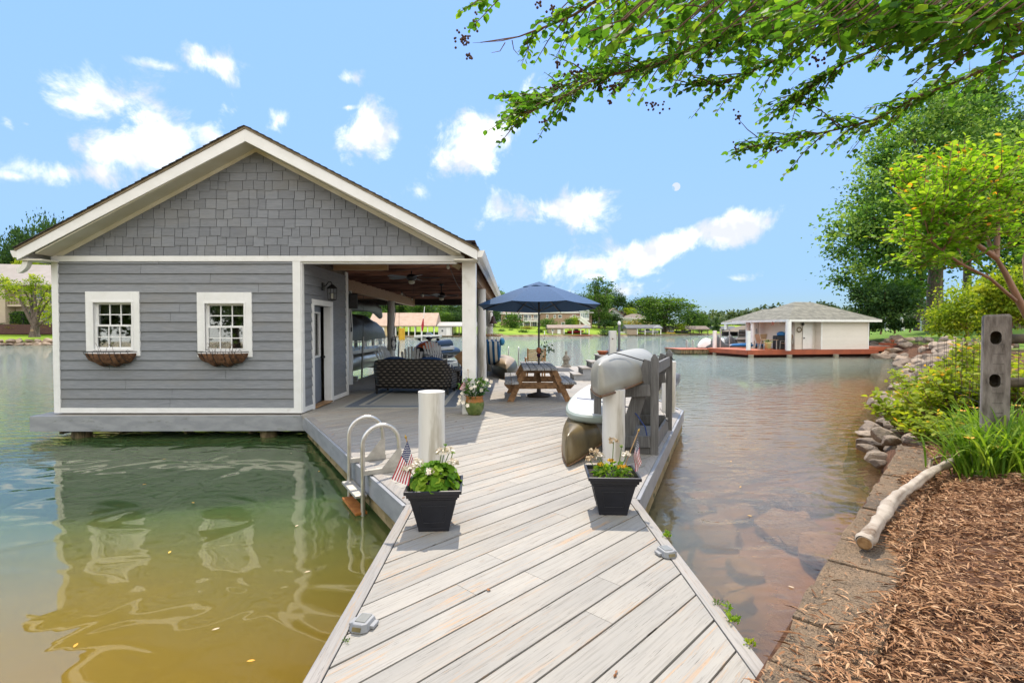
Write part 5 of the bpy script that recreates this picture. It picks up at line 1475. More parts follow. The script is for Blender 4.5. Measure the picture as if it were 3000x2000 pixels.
mb = MB(); bp = [at(999,787,12.0), at(1312,783,10.2), at(1229,866,15.5), at(1354,867,15.4), at(1166,862,16.6), at(1194,877,19.5)]
order = [bp[0], bp[1], bp[3], bp[2], bp[4], bp[5]]
pts = []
for i in range(len(order)-1):
    a, b = order[i]+Vector((0,0,.08)), order[i+1]+Vector((0,0,.08))
    for k in range(8): f = k/8; p = a.lerp(b,f); p.z = min(p.z - .14*math.sin(PI*f) + .0, 3.40); pts.append(p)
mb.tube(pts, .006, 4); mb.build('cable', BLACKM, t, True)
for p in order:
    mb = MB(); mb.ball(p, (.035,.035,.045), 10, 7); o = mb.build('bulb', BULB, t, True)
    mb = MB(); mb.tube([p+Vector((0,0,.04)), p+Vector((0,0,.09))], .018, 8); mb.build('socket', BLACKM, t, True)
t = thing('hanging_sign', 'small tilted cream tag sign hung at the top of the square column', 'sign', at(1338,780,9.85))
mb = MB(); mb.box((0,0,0),(.15,.012,.10), rot=Matrix.Rotation(R(30),3,'Y')); mb.build('board', M('sign_cream', (.55,.46,.30), (.47,.39,.25), 20, .7), t)
mb = MB(); mb.bar((.06,0,.02),(.155,.0,-.11),.012,.012); mb.build('bracket', ALU, t)
# bell
t = thing('dinner_bell', 'small dark iron bell on a scroll bracket on a white boathouse post', 'bell', at(1432,939,18.9))
mb = MB(); mb.lathe([(.015,.17),(.06,.15),(.075,.06),(.10,-.02),(.155,-.10),(.15,-.115),(.0,-.05)], (0,0,0), 18); mb.build('bell_cup', M('rusty_bell_iron', (.06,.025,.02), (.035,.018,.015), 8, .6), t)
mb = MB(); mb.tube([(0,0,-.05),(0,0,-.17)], .012, 6); mb.ball((0,0,-.18),.028); mb.build('clapper', BLACKM, t)
mb = MB(); mb.tube([(0,0,.17),(0,0,.25),(-.03,.0,.32),(-.09,.02,.33),(-.14,.05,.27),(-.15,.12,.15),(-.15,.12,-.02)], .012, 6); mb.build('bracket', BLACKM, t)
# hammock
t = thing('hammock', 'blue and white striped rope hammock slung between the white boathouse posts', 'hammock', (-.50,17.2,1.2))
HAM = stripe_mat('hammock_stripes', (.60,.60,.56), (.015,.09,.22), 40, 0)
def hm(u, v):
    x = -.84 + .56*u; y = 15.80 + 2.8*v; s = math.sin(PI*v)
    return (x, y, 1.62 - .66*s**.8 - .16*math.sin(PI*u)*s)
mb = MB(); mb.grid(14, 16, hm); mb.build('bed', HAM, t, True, solid=.012)
for y in (15.53, 18.77):
    mb = MB(); mb.tube([(-.90,y,1.80),(-.22,y,1.80)], .022, 8); mb.build('spreader_bar', TEAK, t, True)
    mb = MB(); e_ = (-.68, 14.45, 2.15) if y < 17 else (-.68,19.05,2.2)
    for k in range(8):
        mb.tube([(-.84+.56*k/7,y,1.80), e_], .006, 4); mb.tube([(-.84+.56*k/7,y,1.80), (-.84+.56*k/7,y+(.3 if y<17 else -.2),1.60)], .008, 4)
    mb.build('rope', CURT, t, True)
HPIL = M('blue_pillow', (.02,.16,.30), (.015,.12,.24), 20, .85)
mb = MB(); mb.ball((-.24,18.2,1.55),(.10,.22,.14),12,8); tag(mb.build('hammock_pillow', HPIL), 'bright blue pillow at the far end of the striped hammock', 'pillow')
# flower pot with white flowers
pl = gz(1389,1218,DZ); pl.y += .16
t = thing('flower_pot', 'glazed orange and green pot of white flowering mandevilla in front of the square column', 'planter', pl)
def glaze():
    m, nt = nodes('two_tone_glaze'); tc = nd(nt,'ShaderNodeTexCoord'); sp = nd(nt,'ShaderNodeSeparateXYZ'); nt.links.new(tc.outputs['Object'], sp.inputs[0])
    n = noise(nt, tc.outputs['Object'], 14, 4); f = ramp(nt, mth(nt,'ADD',sp.outputs[2],mth(nt,'MULTIPLY',mth(nt,'SUBTRACT',n,.5),.05)), .225, .25)
    lo = mixc(nt, ramp(nt,n,.35,.65), (.085,.13,.025),(.15,.19,.05)); hi = mixc(nt, ramp(nt,n,.35,.65), (.38,.15,.03),(.28,.12,.03))
    finish(nt, mixc(nt,f,lo,hi), .25, 0, .5); return m
mb = MB(); mb.lathe([(0,0),(.115,0),(.125,.02),(.165,.10),(.178,.18),(.165,.27),(.150,.315),(.168,.335),(.172,.35),(.155,.352),(.140,.32),(0,.30)], (0,0,0), 28); mb.build('pot', glaze(), t)
rg = np.random.default_rng(31); n = 330
a = rg.uniform(0,2*PI,n); q = np.sqrt(rg.random(n)); hgt = rg.random(n)
P = np.stack([np.cos(a)*q*(.16+.13*hgt), np.sin(a)*q*(.16+.11*hgt), .33+.40*hgt*(1-.45*q)],1); P[:,0] -= .02
A = nz(np.stack([np.cos(a)*.8,np.sin(a)*.8,.55*np.ones(n)],1)+rg.normal(size=(n,3))*.5)
np_leaves('leaves', P, A, nz(rg.normal(size=(n,3))*.5+np.array([0,0,1])), rg.uniform(.06,.10,n), rg.uniform(.028,.042,n), np.clip(.25+.5*hgt+rg.normal(0,.15,n),0,.92), F_POT, t)
rr = random.Random(12); mb = MB()
fl = [(-.22,-.10,.40),(-.27,-.05,.33),(-.10,-.14,.56),(-.05,-.16,.50),(.08,-.15,.60),(.13,-.12,.46),(.22,-.04,.64),(.27,.0,.52),(-.28,-.12,.22),(-.20,-.14,.24),(-.26,-.1,.27),(-.12,-.17,.19),(.02,-.17,.53),(.17,-.10,.55),(.30,.02,.60)]
for i in range(9): aa = i*.7; stem(mb, (.03*math.cos(aa),.03*math.sin(aa),.31), (.2*math.cos(aa),.17*math.sin(aa),.55+.02*i), .006)
mb.build('stem', STEMG, t)
for c in fl:
    k = 5; cc = np.array(c); fwd = nz(np.array([[c[0]*.6, -1.0, .45]]) + rg.normal(size=(1,3))*.25)[0]; s1 = np.cross(fwd,[0,0,1.]); s1 /= np.linalg.norm(s1); s2 = np.cross(fwd,s1)
    ang = np.arange(k)*2*PI/k; A = s1*np.cos(ang)[:,None]+s2*np.sin(ang)[:,None]+fwd*.25
    np_leaves('flower', np.repeat(cc[None],k,0), A, np.repeat(fwd[None],k,0), .042, .036, rg.random(k), PETALW, t)
b = pl + Vector((-.10,.0,.30)); T_ = at(1366,1103,9.33); 
flag(at(1371,1085,9.35), b, T_, at(1370,1117,9.33), at(1345,1140,9.30)-T_, at(1371,1147,9.30)-at(1370,1117,9.33), .008, 'small american flag in the glazed pot by the loveseat', 9, .004)
# far end of the deck
t = thing('teak_chair', 'light teak slatted patio chair behind the picnic table', 'chair', (.99,16.6,DZ), R(4))
for k in range(8):
    mb = MB(); mb.box((0,-.28-.012*k,.46+.062*k),(.52,.02,.042)); mb.build('back_slat', TEAK, t)
for s in (-1,1):
    mb = MB(); mb.bar((s*.28,-.24,0),(s*.28,-.39,.96),.045,.045); mb.build('leg', TEAK, t)
    mb = MB(); mb.bar((s*.28,.28,0),(s*.28,.28,.60),.045,.045); mb.build('leg', TEAK, t)
    mb = MB(); mb.box((s*.28,0,.62),(.06,.62,.03)); mb.build('armrest', TEAK, t)
for k in range(5):
    mb = MB(); mb.box((0,-.2+.11*k,.40),(.52,.085,.02)); mb.build('seat_slat', TEAK, t)
place_canoe('tan canoe upside down on the deck by the hammock, end towards the picnic table', 4.0, .44, .56, [M('canoe_tan', (.40,.29,.17), (.34,.24,.14), 3, .4, bump=.04), M('canoe_dark_bow', (.055,.05,.03), None, 3, .35, bump=.03)], (.12,15.8,.46), (-.05,19.8,.50), R(-10))
t = thing('garden_statue', 'small grey stone statue of a robed standing figure at the far deck edge', 'statue', (2.56,21.2,DZ))
mb = MB(); mb.lathe([(0,0),(.21,0),(.20,.05),(.17,.08),(.15,.09)], (0,0,0), 16); mb.build('base', STONE, t)
mb = MB()
def stat(u, v):
    pr = [(a*1.12,r*.86) for a,r in [(.08,.13),(.16,.125),(.26,.135),(.34,.14),(.41,.115),(.45,.06),(.475,.045),(.50,.062),(.54,.066),(.575,.05),(.60,.012)]]
    k = min(int(v*(len(pr)-1)), len(pr)-2); f = v*(len(pr)-1)-k
    z = pr[k][0]*(1-f)+pr[k+1][0]*f; r = pr[k][1]*(1-f)+pr[k+1][1]*f; a = 2*PI*u
    fold = 1+.06*math.sin(a*7)*(1 if z < .4 else .2)
    return (r*fold*math.cos(a), r*.75*fold*math.sin(a), z)
mb.grid(28, 24, stat, wrap=True)
for s in (-1,1): mb.tube([(s*.12,-.02,.40),(s*.13,-.06,.30),(s*.02,-.12,.33)], [.035,.035,.025], 8)
mb.build('figure', STONE, t)
t = thing('deck_stairs', 'grey wooden steps rising from the deck beside the picnic table', 'steps', (2.13,15.6,DZ))
for k in range(4):
    mb = MB(); mb.box((.27*k+.12,.5,.19*(k+1)-.02),(.31,1.04,.04)); mb.build('tread', DECKE, t, True if 0 else False, bevel=.004)
    mb = MB(); mb.box((.27*k+.03,.5,.19*k+.075),(.02,.94,.15)); mb.build('riser', BLACKP, t)
for y in (0.0,.96):
    poly = [(-.0,0)]
    for k in range(4): poly += [(.27*k,.19*k if k else 0),(.27*k,.19*(k+1)-.042)]
    poly += [(1.08,.718),(1.08,.25),(.55,0)]
    mb = MB(); mb.extr([(x,y,z) for x,z in poly[1:]], (0,.04,0)); mb.build('stringer', GREYF, t)
t = thing('clay_bowl', 'shallow terracotta bowl on the top of the deck steps', 'bowl', (3.07,16.0,DZ+.762))
mb = MB(); mb.lathe([(0,0),(.10,0),(.155,.09),(.165,.10),(.165,.125),(.145,.125),(.09,.03),(0,.02)], (0,0,0), 24); mb.build('bowl', TERRA, t)
for s, x in ((0,.17),(1,.60)):
    pass
t = thing('pool_ladder', 'steel ladder with two hooped grab rails at the far end of the deck', 'ladder', (.38,21.55,DZ))
for x in (-.21,.21):
    mb = MB(); pts = [(x,-.25,0),(x,-.25,.62)] + [(x,-.25+.2*(1-math.cos(R(a))),.62+.2*math.sin(R(a))) for a in range(20,181,20)] + [(x,.15,-1.2)]; mb.tube(pts, .022, 8); mb.build('grab_rail', ALU, t)
t = thing('black_mat', 'dark rubber mat on the deck in front of the statue', 'mat', (1.95,19.6,DZ+.006))
mb = MB(); mb.box((0,0,.004),(1.25,1.7,.008)); mb.build('sheet', M('rubber_mat', (.05,.05,.05), None, 20, .9), t)
PW = M('white_timber_post', (.62,.62,.58), (.55,.55,.52), 4, .6, bump=.2, stretch=(2,2,.4), dirt=((.30,.14,.06), .6, 1.5, .66))
t = thing('dock_post', 'square white timber post with a rust streak rising behind the upper canoe', 'post', (3.62,17.1,-1.5))
mb = MB(); mb.box((0,0,1.72),(.225,.225,3.44)); mb.build('timber', PW, t, bevel=.01)
mb = MB(); mb.tube([(-.02,-.113,3.17),(-.02,-.125,3.17)], .022, 10); mb.build('bolt', M('rusty_bolt', (.10,.035,.015), None, 9, .8), t)
t = thing('lift_pole', 'grey steel pole with a white cap beside the square white post', 'pole', (3.82,17.0,-1.5))
mb = MB(); mb.tube([(0,0,0),(0,0,3.66)], .042, 12); mb.build('tube', M('grey_steel_tube', (.16,.17,.18), None, 5, .45, metal=.4), t)
mb = MB(); mb.lathe([(.05,3.64),(.055,3.70),(.04,3.75),(.0,3.76)], (0,0,0), 12); mb.build('cap', WHITE, t)
t = thing('fishing_boat', 'low grey fishing boat moored behind the deck steps with an outboard motor', 'boat', (4.65,19.0,0), R(4))
mb = MB(); mb.grid(16, 14, lambda u, v: ((.95*(1-max(0,v-.6)**1.6*2.6))*math.cos(PI*(1-u)), -2.4+4.8*v, .52 - .58*math.sin(PI*u)**.6 + .12*v)); mb.build('hull', M('boat_grey', (.20,.20,.21), None, 3, .35, bump=.02), t, solid=.03)
mb = MB(); mb.box((0,-.2,.47),(1.7,3.6,.05)); mb.build('deck', BWH, t)
t2 = t
OUT = M('outboard_cowl', (.10,.105,.115), (.08,.085,.09), 4, .35, bump=.03)
mb = MB(); mb.ball((-1.0,-1.5,1.22),(.34,.22,.13),20,10); mb.box((-1.0,-1.5,1.13),(.60,.36,.10)); mb.build('motor_cowl', OUT, t, bevel=.03)
mb = MB(); mb.tube([(-1.0,-1.5,1.1),(-1.0,-1.5,-.5)], .07, 10); mb.build('motor_leg', OUT, t)
mb = MB(); mb.tube([(-.4,-.6,.5),(-.9,-2.0,.78),(-1.65,-2.2,.80)], .02, 8); mb.ball((-1.75,-2.2,.80),(.22,.07,.07)); mb.build('trolling_motor', BLACKM, t)
for a in ((.3,.4,.5,.9,.6,1.05),(.5,.5,.5,1.3,.9,1.0)):
    mb = MB(); mb.tube([a[:3],a[3:]], .008, 5); mb.build('fishing_rod', BLACKM, t)

# ---------------------------------------------------------------- neighbour's boathouse across the cove
NC = Vector((19.6,35.0,0)); NR = Vector((27.2,36.5,0)); NL = Vector((18.7,41.0,0))
u_ = (NR-NC).normalized(); v_ = Vector((-u_.y,u_.x,0))
NW, ND = (NR-NC).length, 6.3
NSH = M('sage_grey_shingles', (.235,.225,.18), (.155,.15,.12), 3, .9, bump=.5, bscale=14, tone=.25)
t = thing('neighbour_boathouse', 'white boathouse with a low hipped grey roof on a red deck across the cove', 'boathouse', NC)
def Q(a, b, z): return u_*a + v_*b + Vector((0,0,z))
def hip(mb, a0, a1, b0, b1, ez, rz_, th=.16):
    w = min(a1-a0, b1-b0)/2
    if a1-a0 > b1-b0: r0, r1 = (a0+w, (b0+b1)/2), (a1-w, (b0+b1)/2)
    else: r0, r1 = ((a0+a1)/2, b0+w), ((a0+a1)/2, b1-w)
    E = [Q(a0,b0,ez),Q(a1,b0,ez),Q(a1,b1,ez),Q(a0,b1,ez)]; r0, r1 = Q(r0[0],r0[1],rz_), Q(r1[0],r1[1],rz_)
    n = 12
    def slope(p0, p1, q1, q0):
        for k in range(n):
            f0, f1 = k/n, (k+1)/n
            a, b = p0.lerp(q0,f0), p1.lerp(q1,f0); c, d = p1.lerp(q1,f1), p0.lerp(q0,f1)
            up = Vector((0,0,.022)); mb.add([a+up, b+up, c+Vector((0,0,.004)), d+Vector((0,0,.004))], [(0,1,2,3)])
            mb.add([a, b, b+up, a+up], [(0,1,2,3)])
    if a1-a0 > b1-b0: slope(E[0],E[1],r1,r0); slope(E[1],E[2],r1,r1); slope(E[2],E[3],r0,r1); slope(E[3],E[0],r0,r0)
    else: slope(E[0],E[1],r0,r0); slope(E[1],E[2],r1,r0); slope(E[2],E[3],r1,r1); slope(E[3],E[0],r0,r1)
    f = MB()
    for i in range(4):
        p, q = E[i], E[(i+1)%4]; f.extr([p+Vector((0,0,-.002)), q+Vector((0,0,-.002)), q+Vector((0,0,-th)), p+Vector((0,0,-th))], (E[(i+3)%4]-p).normalized()*.03 if 1 else 0)
    f.add([e+Vector((0,0,-th*.8)) for e in E], [(3,2,1,0)])
    return f
mb = MB(); f = hip(mb, 0, NW, 0, ND, 2.66, 4.05); rf_ = mb.build('roof', NSH, t); f.build('roof_fascia', WHITE, rf_)
mb = MB(); f = hip(mb, 2.9, 8.0, 5.2, 12.0, 2.60, 3.75); rf_ = mb.build('roof', NSH, t); f.build('roof_fascia', WHITE, rf_)
def nwall(mb, p, q, z0, z1, course=.165):
    d = (q-p); L = d.length; d.normalize(); n = Vector((d.y,-d.x,0)); lap_wall(mb, p, d, n, L, z0, z1, course, (), False)
mb = MB(); nwall(mb, Q(3.1,.55,0), Q(7.05,.50,0), .54, 2.54); nwall(mb, Q(7.05,.5,0), Q(7.05,5.8,0), .54, 2.54); mb.build('front_wall', WSIDE, t)
mb = MB(); nwall(mb, Q(1.45,1.15,0), Q(3.1,1.10,0), .54, 2.54); nwall(mb, Q(3.1,1.1,0), Q(3.1,.55,0), .54, 2.54); mb.extr([Q(1.45,1.18,.54),Q(7.04,1.18,.54),Q(7.04,1.18,2.54),Q(1.45,1.18,2.54)], v_*4.5); mb.build('recessed_wall', WSIDE, t)
mb = MB(); mb.extr([Q(2.05,1.07,.56),Q(2.85,1.07,.56),Q(2.85,1.07,2.36),Q(2.05,1.07,2.36)], -v_*.03); mb.build('door', WHITE, t)
mb = MB(); mb.ball(Q(2.12,1.0,1.35), .05); mb.build('door_handle', BLACKM, t)
mb = MB(); mb.ball(Q(2.0,1.0,2.35),(.10,.10,.12)); mb.build('wall_lamp', BLACKM, t)
for a,b,z0,z1 in ((3.08,.50,.54,2.54),(7.02,.46,.54,2.54)):
    mb = MB(); mb.extr([Q(a,b,z0),Q(a+.10,b,z0),Q(a+.10,b,z1),Q(a,b,z1)], v_*.05); mb.build('corner_board', WHITE, t)
for a, b in ((.10,.15),(.30,4.1),(.9,4.5),(.5,.7),(3.1,11.5),(1.2,5.9)):
    mb = MB(); p = Q(a,b,0); mb.tube([p+Vector((0,0,.5)),p+Vector((0,0,2.6))], .17, 16); mb.build('column', WHITE, t)
nd_ = thing('neighbour_dock', 'red painted dock deck under the white boathouse across the cove', 'dock', NC)
poly = [Q(-2.65,.75,0),Q(7.6,.15,0),Q(7.6,6,0),Q(3,6,0),Q(3,6.1,0),Q(-2.0,6.1,0),Q(-2.75,5.4,0)]
pl_ = [(p.x,p.y) for p in poly]
mb = MB(); mb.prism(pl_, .46, .52); mb.build('decking', REDDECK, nd_)
mb = MB()
for i in (0,1,6,5):
    p, q = poly[i], poly[(i+1)%7]; d = (q-p).normalized(); n = Vector((d.y,-d.x,0)); mb.extr([p+Vector((0,0,.20)),q+Vector((0,0,.20)),q+Vector((0,0,.515)),p+Vector((0,0,.515))], n*.04)
mb.build('fascia', M('red_fascia', (.36,.085,.032), (.28,.065,.026), 1.5, .6, tone=.2), nd_)
mb = MB(); mb.prism([(p.x*.97+.3,p.y+.5) for p in poly[:3]]+[(p.x,p.y) for p in poly[3:]], -.02, .19); mb.build('under_beam', M('dark_red_beam', (.07,.018,.01), None, 3, .8), nd_)
for a, b in ((-2.5,.6),(.1,.05),(3.9,.05),(7.1,.05),(-2.6,4.6)):
    mb = MB(); p = Q(a,b,0); mb.tube([p+Vector((0,0,-2)),p+Vector((0,0,.22))], .18, 12); mb.build('support_pile', M('pale_pile', (.34,.30,.22), (.24,.21,.15), 5, .8) if a == -2.5 else bpy.data.materials['pale_pile'], nd_)
for a, b, lab in ((-2.45,.95,'short white post at the angled corner of the red dock'),(-2.05,5.5,'short white post at the far end of the red dock by the covered jet skis')):
    p = Q(a,b,.52); mb = MB(); mb.tube([(0,0,0),(0,0,1.35)], .15, 14); o = mb.build('dock_post', WHITE); o.location = NC + p; tag(o, lab, 'post', 'white posts on the red dock')
for a, b in ((-1.35,5.8),(.75,4.3),(-.4,6.0)):
    mb = MB(); mb.tube([(0,0,0),(0,0,1.5)], .05, 8); o = mb.build('mooring_pole', GPIPE); o.location = NC + Q(a,b,.52); tag(o, 'thin grey pole standing along the red dock', 'pole', 'thin poles on the red dock')
# ramp of red steps onto the bank
t = thing('red_stair', 'red painted stepped gangway from the rip-rap bank to the white boathouse', 'stairs', NC + Q(7.6,2,0))
for k, (a, z, L) in enumerate(((0,.62,3.0),(3.0,.86,1.0),(4.0,1.1,2.6))):
    mb = MB(); c = u_*(a+L/2); mb.box(c+Vector((0,0,z-.12)),(L,1.7,.32),math.atan2(u_.y,u_.x)); mb.build('step', REDDECK, t)
# floating swim platform
t = thing('swim_platform', 'low brown floating platform with a red top beside the white boathouse', 'platform', (15.0,41.0,0), R(4))
mb = MB(); mb.box((0,0,.42),(3.1,3.2,.05)); mb.build('top', REDDECK, t)
mb = MB(); mb.box((0,0,.24),(3.0,3.1,.30)); 
for k in range(12): mb.box((-1.45+.26*k,-1.57,.22),(.07,.03,.34))
mb.build('side_frame', SUBPILE, t)
for x in (-.25,.25):
    mb = MB(); mb.tube([(x,0,.44),(x,0,.95)]+[(x+.0,.15*(1-math.cos(R(a))),.95+.15*math.sin(R(a))) for a in range(30,181,30)]+[(x,.3,.44)], .022, 6); mb.build('grab_rail', ALU, t)
# boats and furniture on the red dock
COVG = M('grey_boat_cover', (.07,.072,.075), (.10,.10,.10), 3, .7, bump=.3, bscale=6, bdist=.03)
def covered_ski(p, rz, label):
    t = thing('covered_jet_ski', label, 'jet ski', p, rz, 'covered jet skis by the red dock')
    mb = MB(); mb.grid(18, 16, lambda u, v: (.62*math.sin(PI*min(v*1.05,1))**.5*math.cos(PI*u), -1.4+2.8*v, .15+(.45+.65*math.exp(-((v-.42)/.12)**2))*math.sin(PI*u)*math.sin(PI*min(v+.04,1))**.4)); mb.build('cover', COVG, t)
    mb = MB(); mb.grid(14, 10, lambda u, v: (.50*math.cos(PI*u), .25+1.0*v, .2+.75*math.sin(PI*u)*math.sin(PI*(.3+.7*v)*.98)**.5)); mb.build('white_panel', WHITE, t)
covered_ski(NC+Q(-1.2,6.9,.30), R(70), 'jet ski under a grey cover left of the blue kayak on the red dock')
covered_ski(NC+Q(.5,7.6,.30), R(75), 'jet ski under a grey cover behind the blue kayak on the red dock')
t = thing('blue_kayak', 'bright blue kayak lying on the red dock', 'kayak', NC+Q(.1,4.3,.53), math.atan2(u_.y,u_.x)+PI/2)
BLUEK = M('blue_plastic', (.02,.17,.42), (.018,.14,.36), 3, .35, bump=.02)
mb = MB(); mb.grid(20, 26, lambda u, v: (.36*math.sin(PI*v)**.5*math.cos(2*PI*u), -1.7+3.4*v, .22+.17*math.sin(PI*v)**.4*math.sin(2*PI*u)), wrap=True); mb.build('hull', BLUEK, t)
mb = MB(); mb.lathe([(.30,.37),(.32,.40),(.26,.40),(.24,.30)], (0,0,0), 16); mb.build('cockpit_rim', BLACKM, t)
t = thing('covered_pontoon_boat', 'pontoon boat under a brown and black tarpaulin in the white boathouse slip', 'boat', NC+Q(4.3,8.2,.45), math.atan2(u_.y,u_.x)+R(90))
TARP = M('brown_tarpaulin', (.12,.085,.045), (.085,.06,.033), 2, .7, bump=.4, bscale=5, bdist=.05)
mb = MB(); mb.grid(24, 20, lambda u, v: (-1.25+2.5*u, -3.2+6.4*v, 1.30+.75*math.sin(PI*u)**.6*(math.sin(PI*v)**.7)+.03*math.sin(v*40))); mb.build('tarpaulin', TARP, t)
mb = MB(); mb.box((0,0,.75),(2.4,6.6,.16)); mb.build('deck', BWH, t)
for s in (-1,1):
    mb = MB()
    for z in (.9,1.1,1.35): mb.tube([(s*1.2,-3.2,z),(s*1.2,3.2,z)], .02, 6)
    for k in range(10): mb.tube([(s*1.2,-3.2+.71*k,.8),(s*1.2,-3.2+.71*k,1.35)], .02, 6)
    mb.build('railing', ALU, t); mb = MB(); mb.box((s*1.17,0,1.2),(.02,6.2,.55)); mb.build('side_panel', COVG, t)
    mb = MB(); mb.tube([(s*.85,-3.4,.45),(s*.85,-3.1,.4),(s*.85,3.2,.4)], [.05,.3,.3], 14); mb.build('pontoon', TUBE, t)
TANF = M('tan_sling_fabric', (.38,.27,.16), (.32,.22,.13), 30, .8)
def sling(p, rz, label, lounge=False):
    t = thing('sling_chair', label, 'chair', p, rz, 'tan chairs on the red dock')
    mb = MB(); mb.extr([(-.25,.20,.42),(.25,.20,.42),(.25,.42,1.10),(-.25,.42,1.10)], (0,.03,.01)); mb.build('backrest', TANF, t)
    mb = MB(); mb.extr([(-.25,-.3,.44),(.25,-.3,.44),(.25,.20,.40),(-.25,.20,.40)], (0,0,.03)); mb.build('seat', TANF, t)
    for s in (-.28,.28):
        mb = MB(); mb.tube([(s,-.35,0),(s,-.30,.62),(s,.30,.62),(s,.42,.02)], .02, 6); mb.tube([(s,.22,.4),(s,.45,1.12)], .02, 6); mb.build('frame', BRUSHED, t)
sling(NC+Q(-.6,1.9,.52), R(100), 'tan sling chair at the far side of the table on the red dock')
sling(NC+Q(.0,2.9,.52), R(185), 'tan sling chair facing the table on the red dock')
sling(NC+Q(1.0,1.4,.52), R(-60), 'tan reclining sling chair by the boathouse door on the red dock')
t = thing('patio_table', 'low metal patio table among tan chairs on the red dock', 'table', NC+Q(-.35,1.7,.52), R(10))
mb = MB(); mb.box((0,0,.70),(1.2,.8,.04)); mb.build('tabletop', TANF, t, bevel=.01)
for x in (-.5,.5):
    for y in (-.32,.32):
        mb = MB(); mb.bar((x,y,0),(x,y,.68),.05,.05); mb.build('leg', BRUSHED, t)
t = thing('yellow_flower_pot', 'pale yellow pot of low plants on a brick on the red dock', 'planter', NC+Q(-1.0,.8,.52))
mb = MB(); mb.lathe([(0,.12),(.17,.12),(.23,.50),(.25,.52),(.25,.56),(.2,.56),(.18,.45)], (0,0,0), 18); mb.build('pot', M('yellow_pot', (.62,.50,.24), (.55,.44,.2), 5, .6), t)
mb = MB(); mb.box((0,0,.06),(.34,.34,.12)); mb.build('base', TERRA, t)
n = 60; np_leaves('leaves', np.stack([rg.normal(0,.12,n),rg.normal(0,.12,n),rg.uniform(.5,.68,n)],1), rg.normal(size=(n,3)), rg.normal(size=(n,3))+np.array([0,0,1]), .13, .05, rg.random(n)*.9, F_MID, t)
t = thing('gas_grill', 'dark covered grill with a blue lid by the white boathouse wall', 'grill', NC+Q(1.1,2.2,.52))
mb = MB(); mb.box((0,0,.5),(.8,.55,1.0)); mb.build('body', BLACKP, t, bevel=.05)
mb = MB(); mb.ball((.1,0,1.1),(.32,.25,.2)); mb.build('lid', BLUEK, t)
t = thing('wall_star', 'rusty metal star hung under the eave of the white boathouse', 'star', NC+Q(-1.0,.35,2.38))
mb = MB(); pts = [(.16*(1 if k%2==0 else .4)*math.sin(k*PI/5), .16*(1 if k%2==0 else .4)*math.cos(k*PI/5)) for k in range(10)]
mb.extr([(x,0,z) for x,z in pts], (0,.02,0)); mb.build('plate', M('rust_red', (.20,.05,.03), None, 9, .7), t)
t = thing('life_ring', 'round clock-like wreath on the white boathouse wall beside the door', 'wreath', NC+Q(1.72,1.02,1.95))
mb = MB(); pts = [(.16*math.cos(k*PI/10),0,.16*math.sin(k*PI/10)) for k in range(21)]; mb.tube(pts, .035, 8, cap=False); mb.build('ring', SUBPILE, t)
t = thing('porch_fan', 'dark ceiling fan light under the eave of the white boathouse', 'fan', NC+Q(1.2,1.5,2.30))
mb = MB(); mb.ball((0,0,0),(.14,.14,.18)); mb.build('motor', BLACKM, t)
for k in range(4):
    mb = MB(); mb.box((.35*math.cos(k*PI/2),.35*math.sin(k*PI/2),.1),(.5,.12,.02),k*PI/2); mb.build('blade', BLACKM, t)
# ---------------------------------------------------------------- far banks
FARS = np.array([(-260,40),(-120,57),(-70,62),(-56,63.5),(-47,70),(-44,95),(-34,124),(-10,130),(12,139),(35,148),(70,172),(96,205),(145,262),(270,380),(600,600)], float)
def far_z(s): return -.5 + 1.0*smooth(np.asarray(s,float),-1.2,1.0) + .085*np.clip(s-1,0,45) + .02*np.clip(s-46,0,400)
def build_far_bank():
    pts = []
    for i in range(len(FARS)-1):
        n = max(2, int(np.hypot(*(FARS[i+1]-FARS[i]))/4)); n = min(n, 30)
        for k in range(n): pts.append(FARS[i]+(FARS[i+1]-FARS[i])*k/n)
    pts = np.array(pts); d = np.gradient(pts, axis=0); d /= np.linalg.norm(d,axis=1,keepdims=True)
    for _ in range(8): d[1:-1] = (d[:-2]+2*d[1:-1]+d[2:])/4
    d /= np.linalg.norm(d,axis=1,keepdims=True); nrm = np.stack([-d[:,1],d[:,0]],1)
    off = [-2,-1,0,.8,1.6,3,6,10,16,24,34,48,80,140,260]
    V = np.array([(p[0]+q[0]*o, p[1]+q[1]*o, float(far_z(o))) for p,q in zip(pts,nrm) for o in off])
    n,k = len(pts),len(off)
    F = np.array([(i*k+j,(i+1)*k+j,(i+1)*k+j+1,i*k+j+1) for i in range(n-1) for j in range(k-1)])
    m, nt = nodes('far_lawn'); v = coords(nt,(1,1,1),(0,0,0),'World'); g = nd(nt,'ShaderNodeNewGeometry'); sp = nd(nt,'ShaderNodeSeparateXYZ'); nt.links.new(g.outputs['Position'],sp.inputs[0])
    gr = mixc(nt, ramp(nt,noise(nt,v,.12,5),.35,.65),(.16,.26,.018),(.25,.34,.03)); so = mixc(nt, ramp(nt,noise(nt,v,.6,5),.4,.6),(.26,.20,.13),(.15,.10,.06))
    f = ramp(nt, mth(nt,'ADD',sp.outputs[2],mth(nt,'MULTIPLY',noise(nt,v,.25,4),.5)), .55,.85)
    finish(nt, mixc(nt,f,so,gr), .95, 0, .15, bumpn(nt,noise(nt,v,3,5),.5,.1))
    link('far_lawn', np_mesh('far_lawn', V, F, 4, np.full(len(F),.5), m, True), kind='structure')
build_far_bank()
def fx(px, d): return at(px, 963, d).x
def fzv(y, d): return CAMZ + (963-y)/1500*d
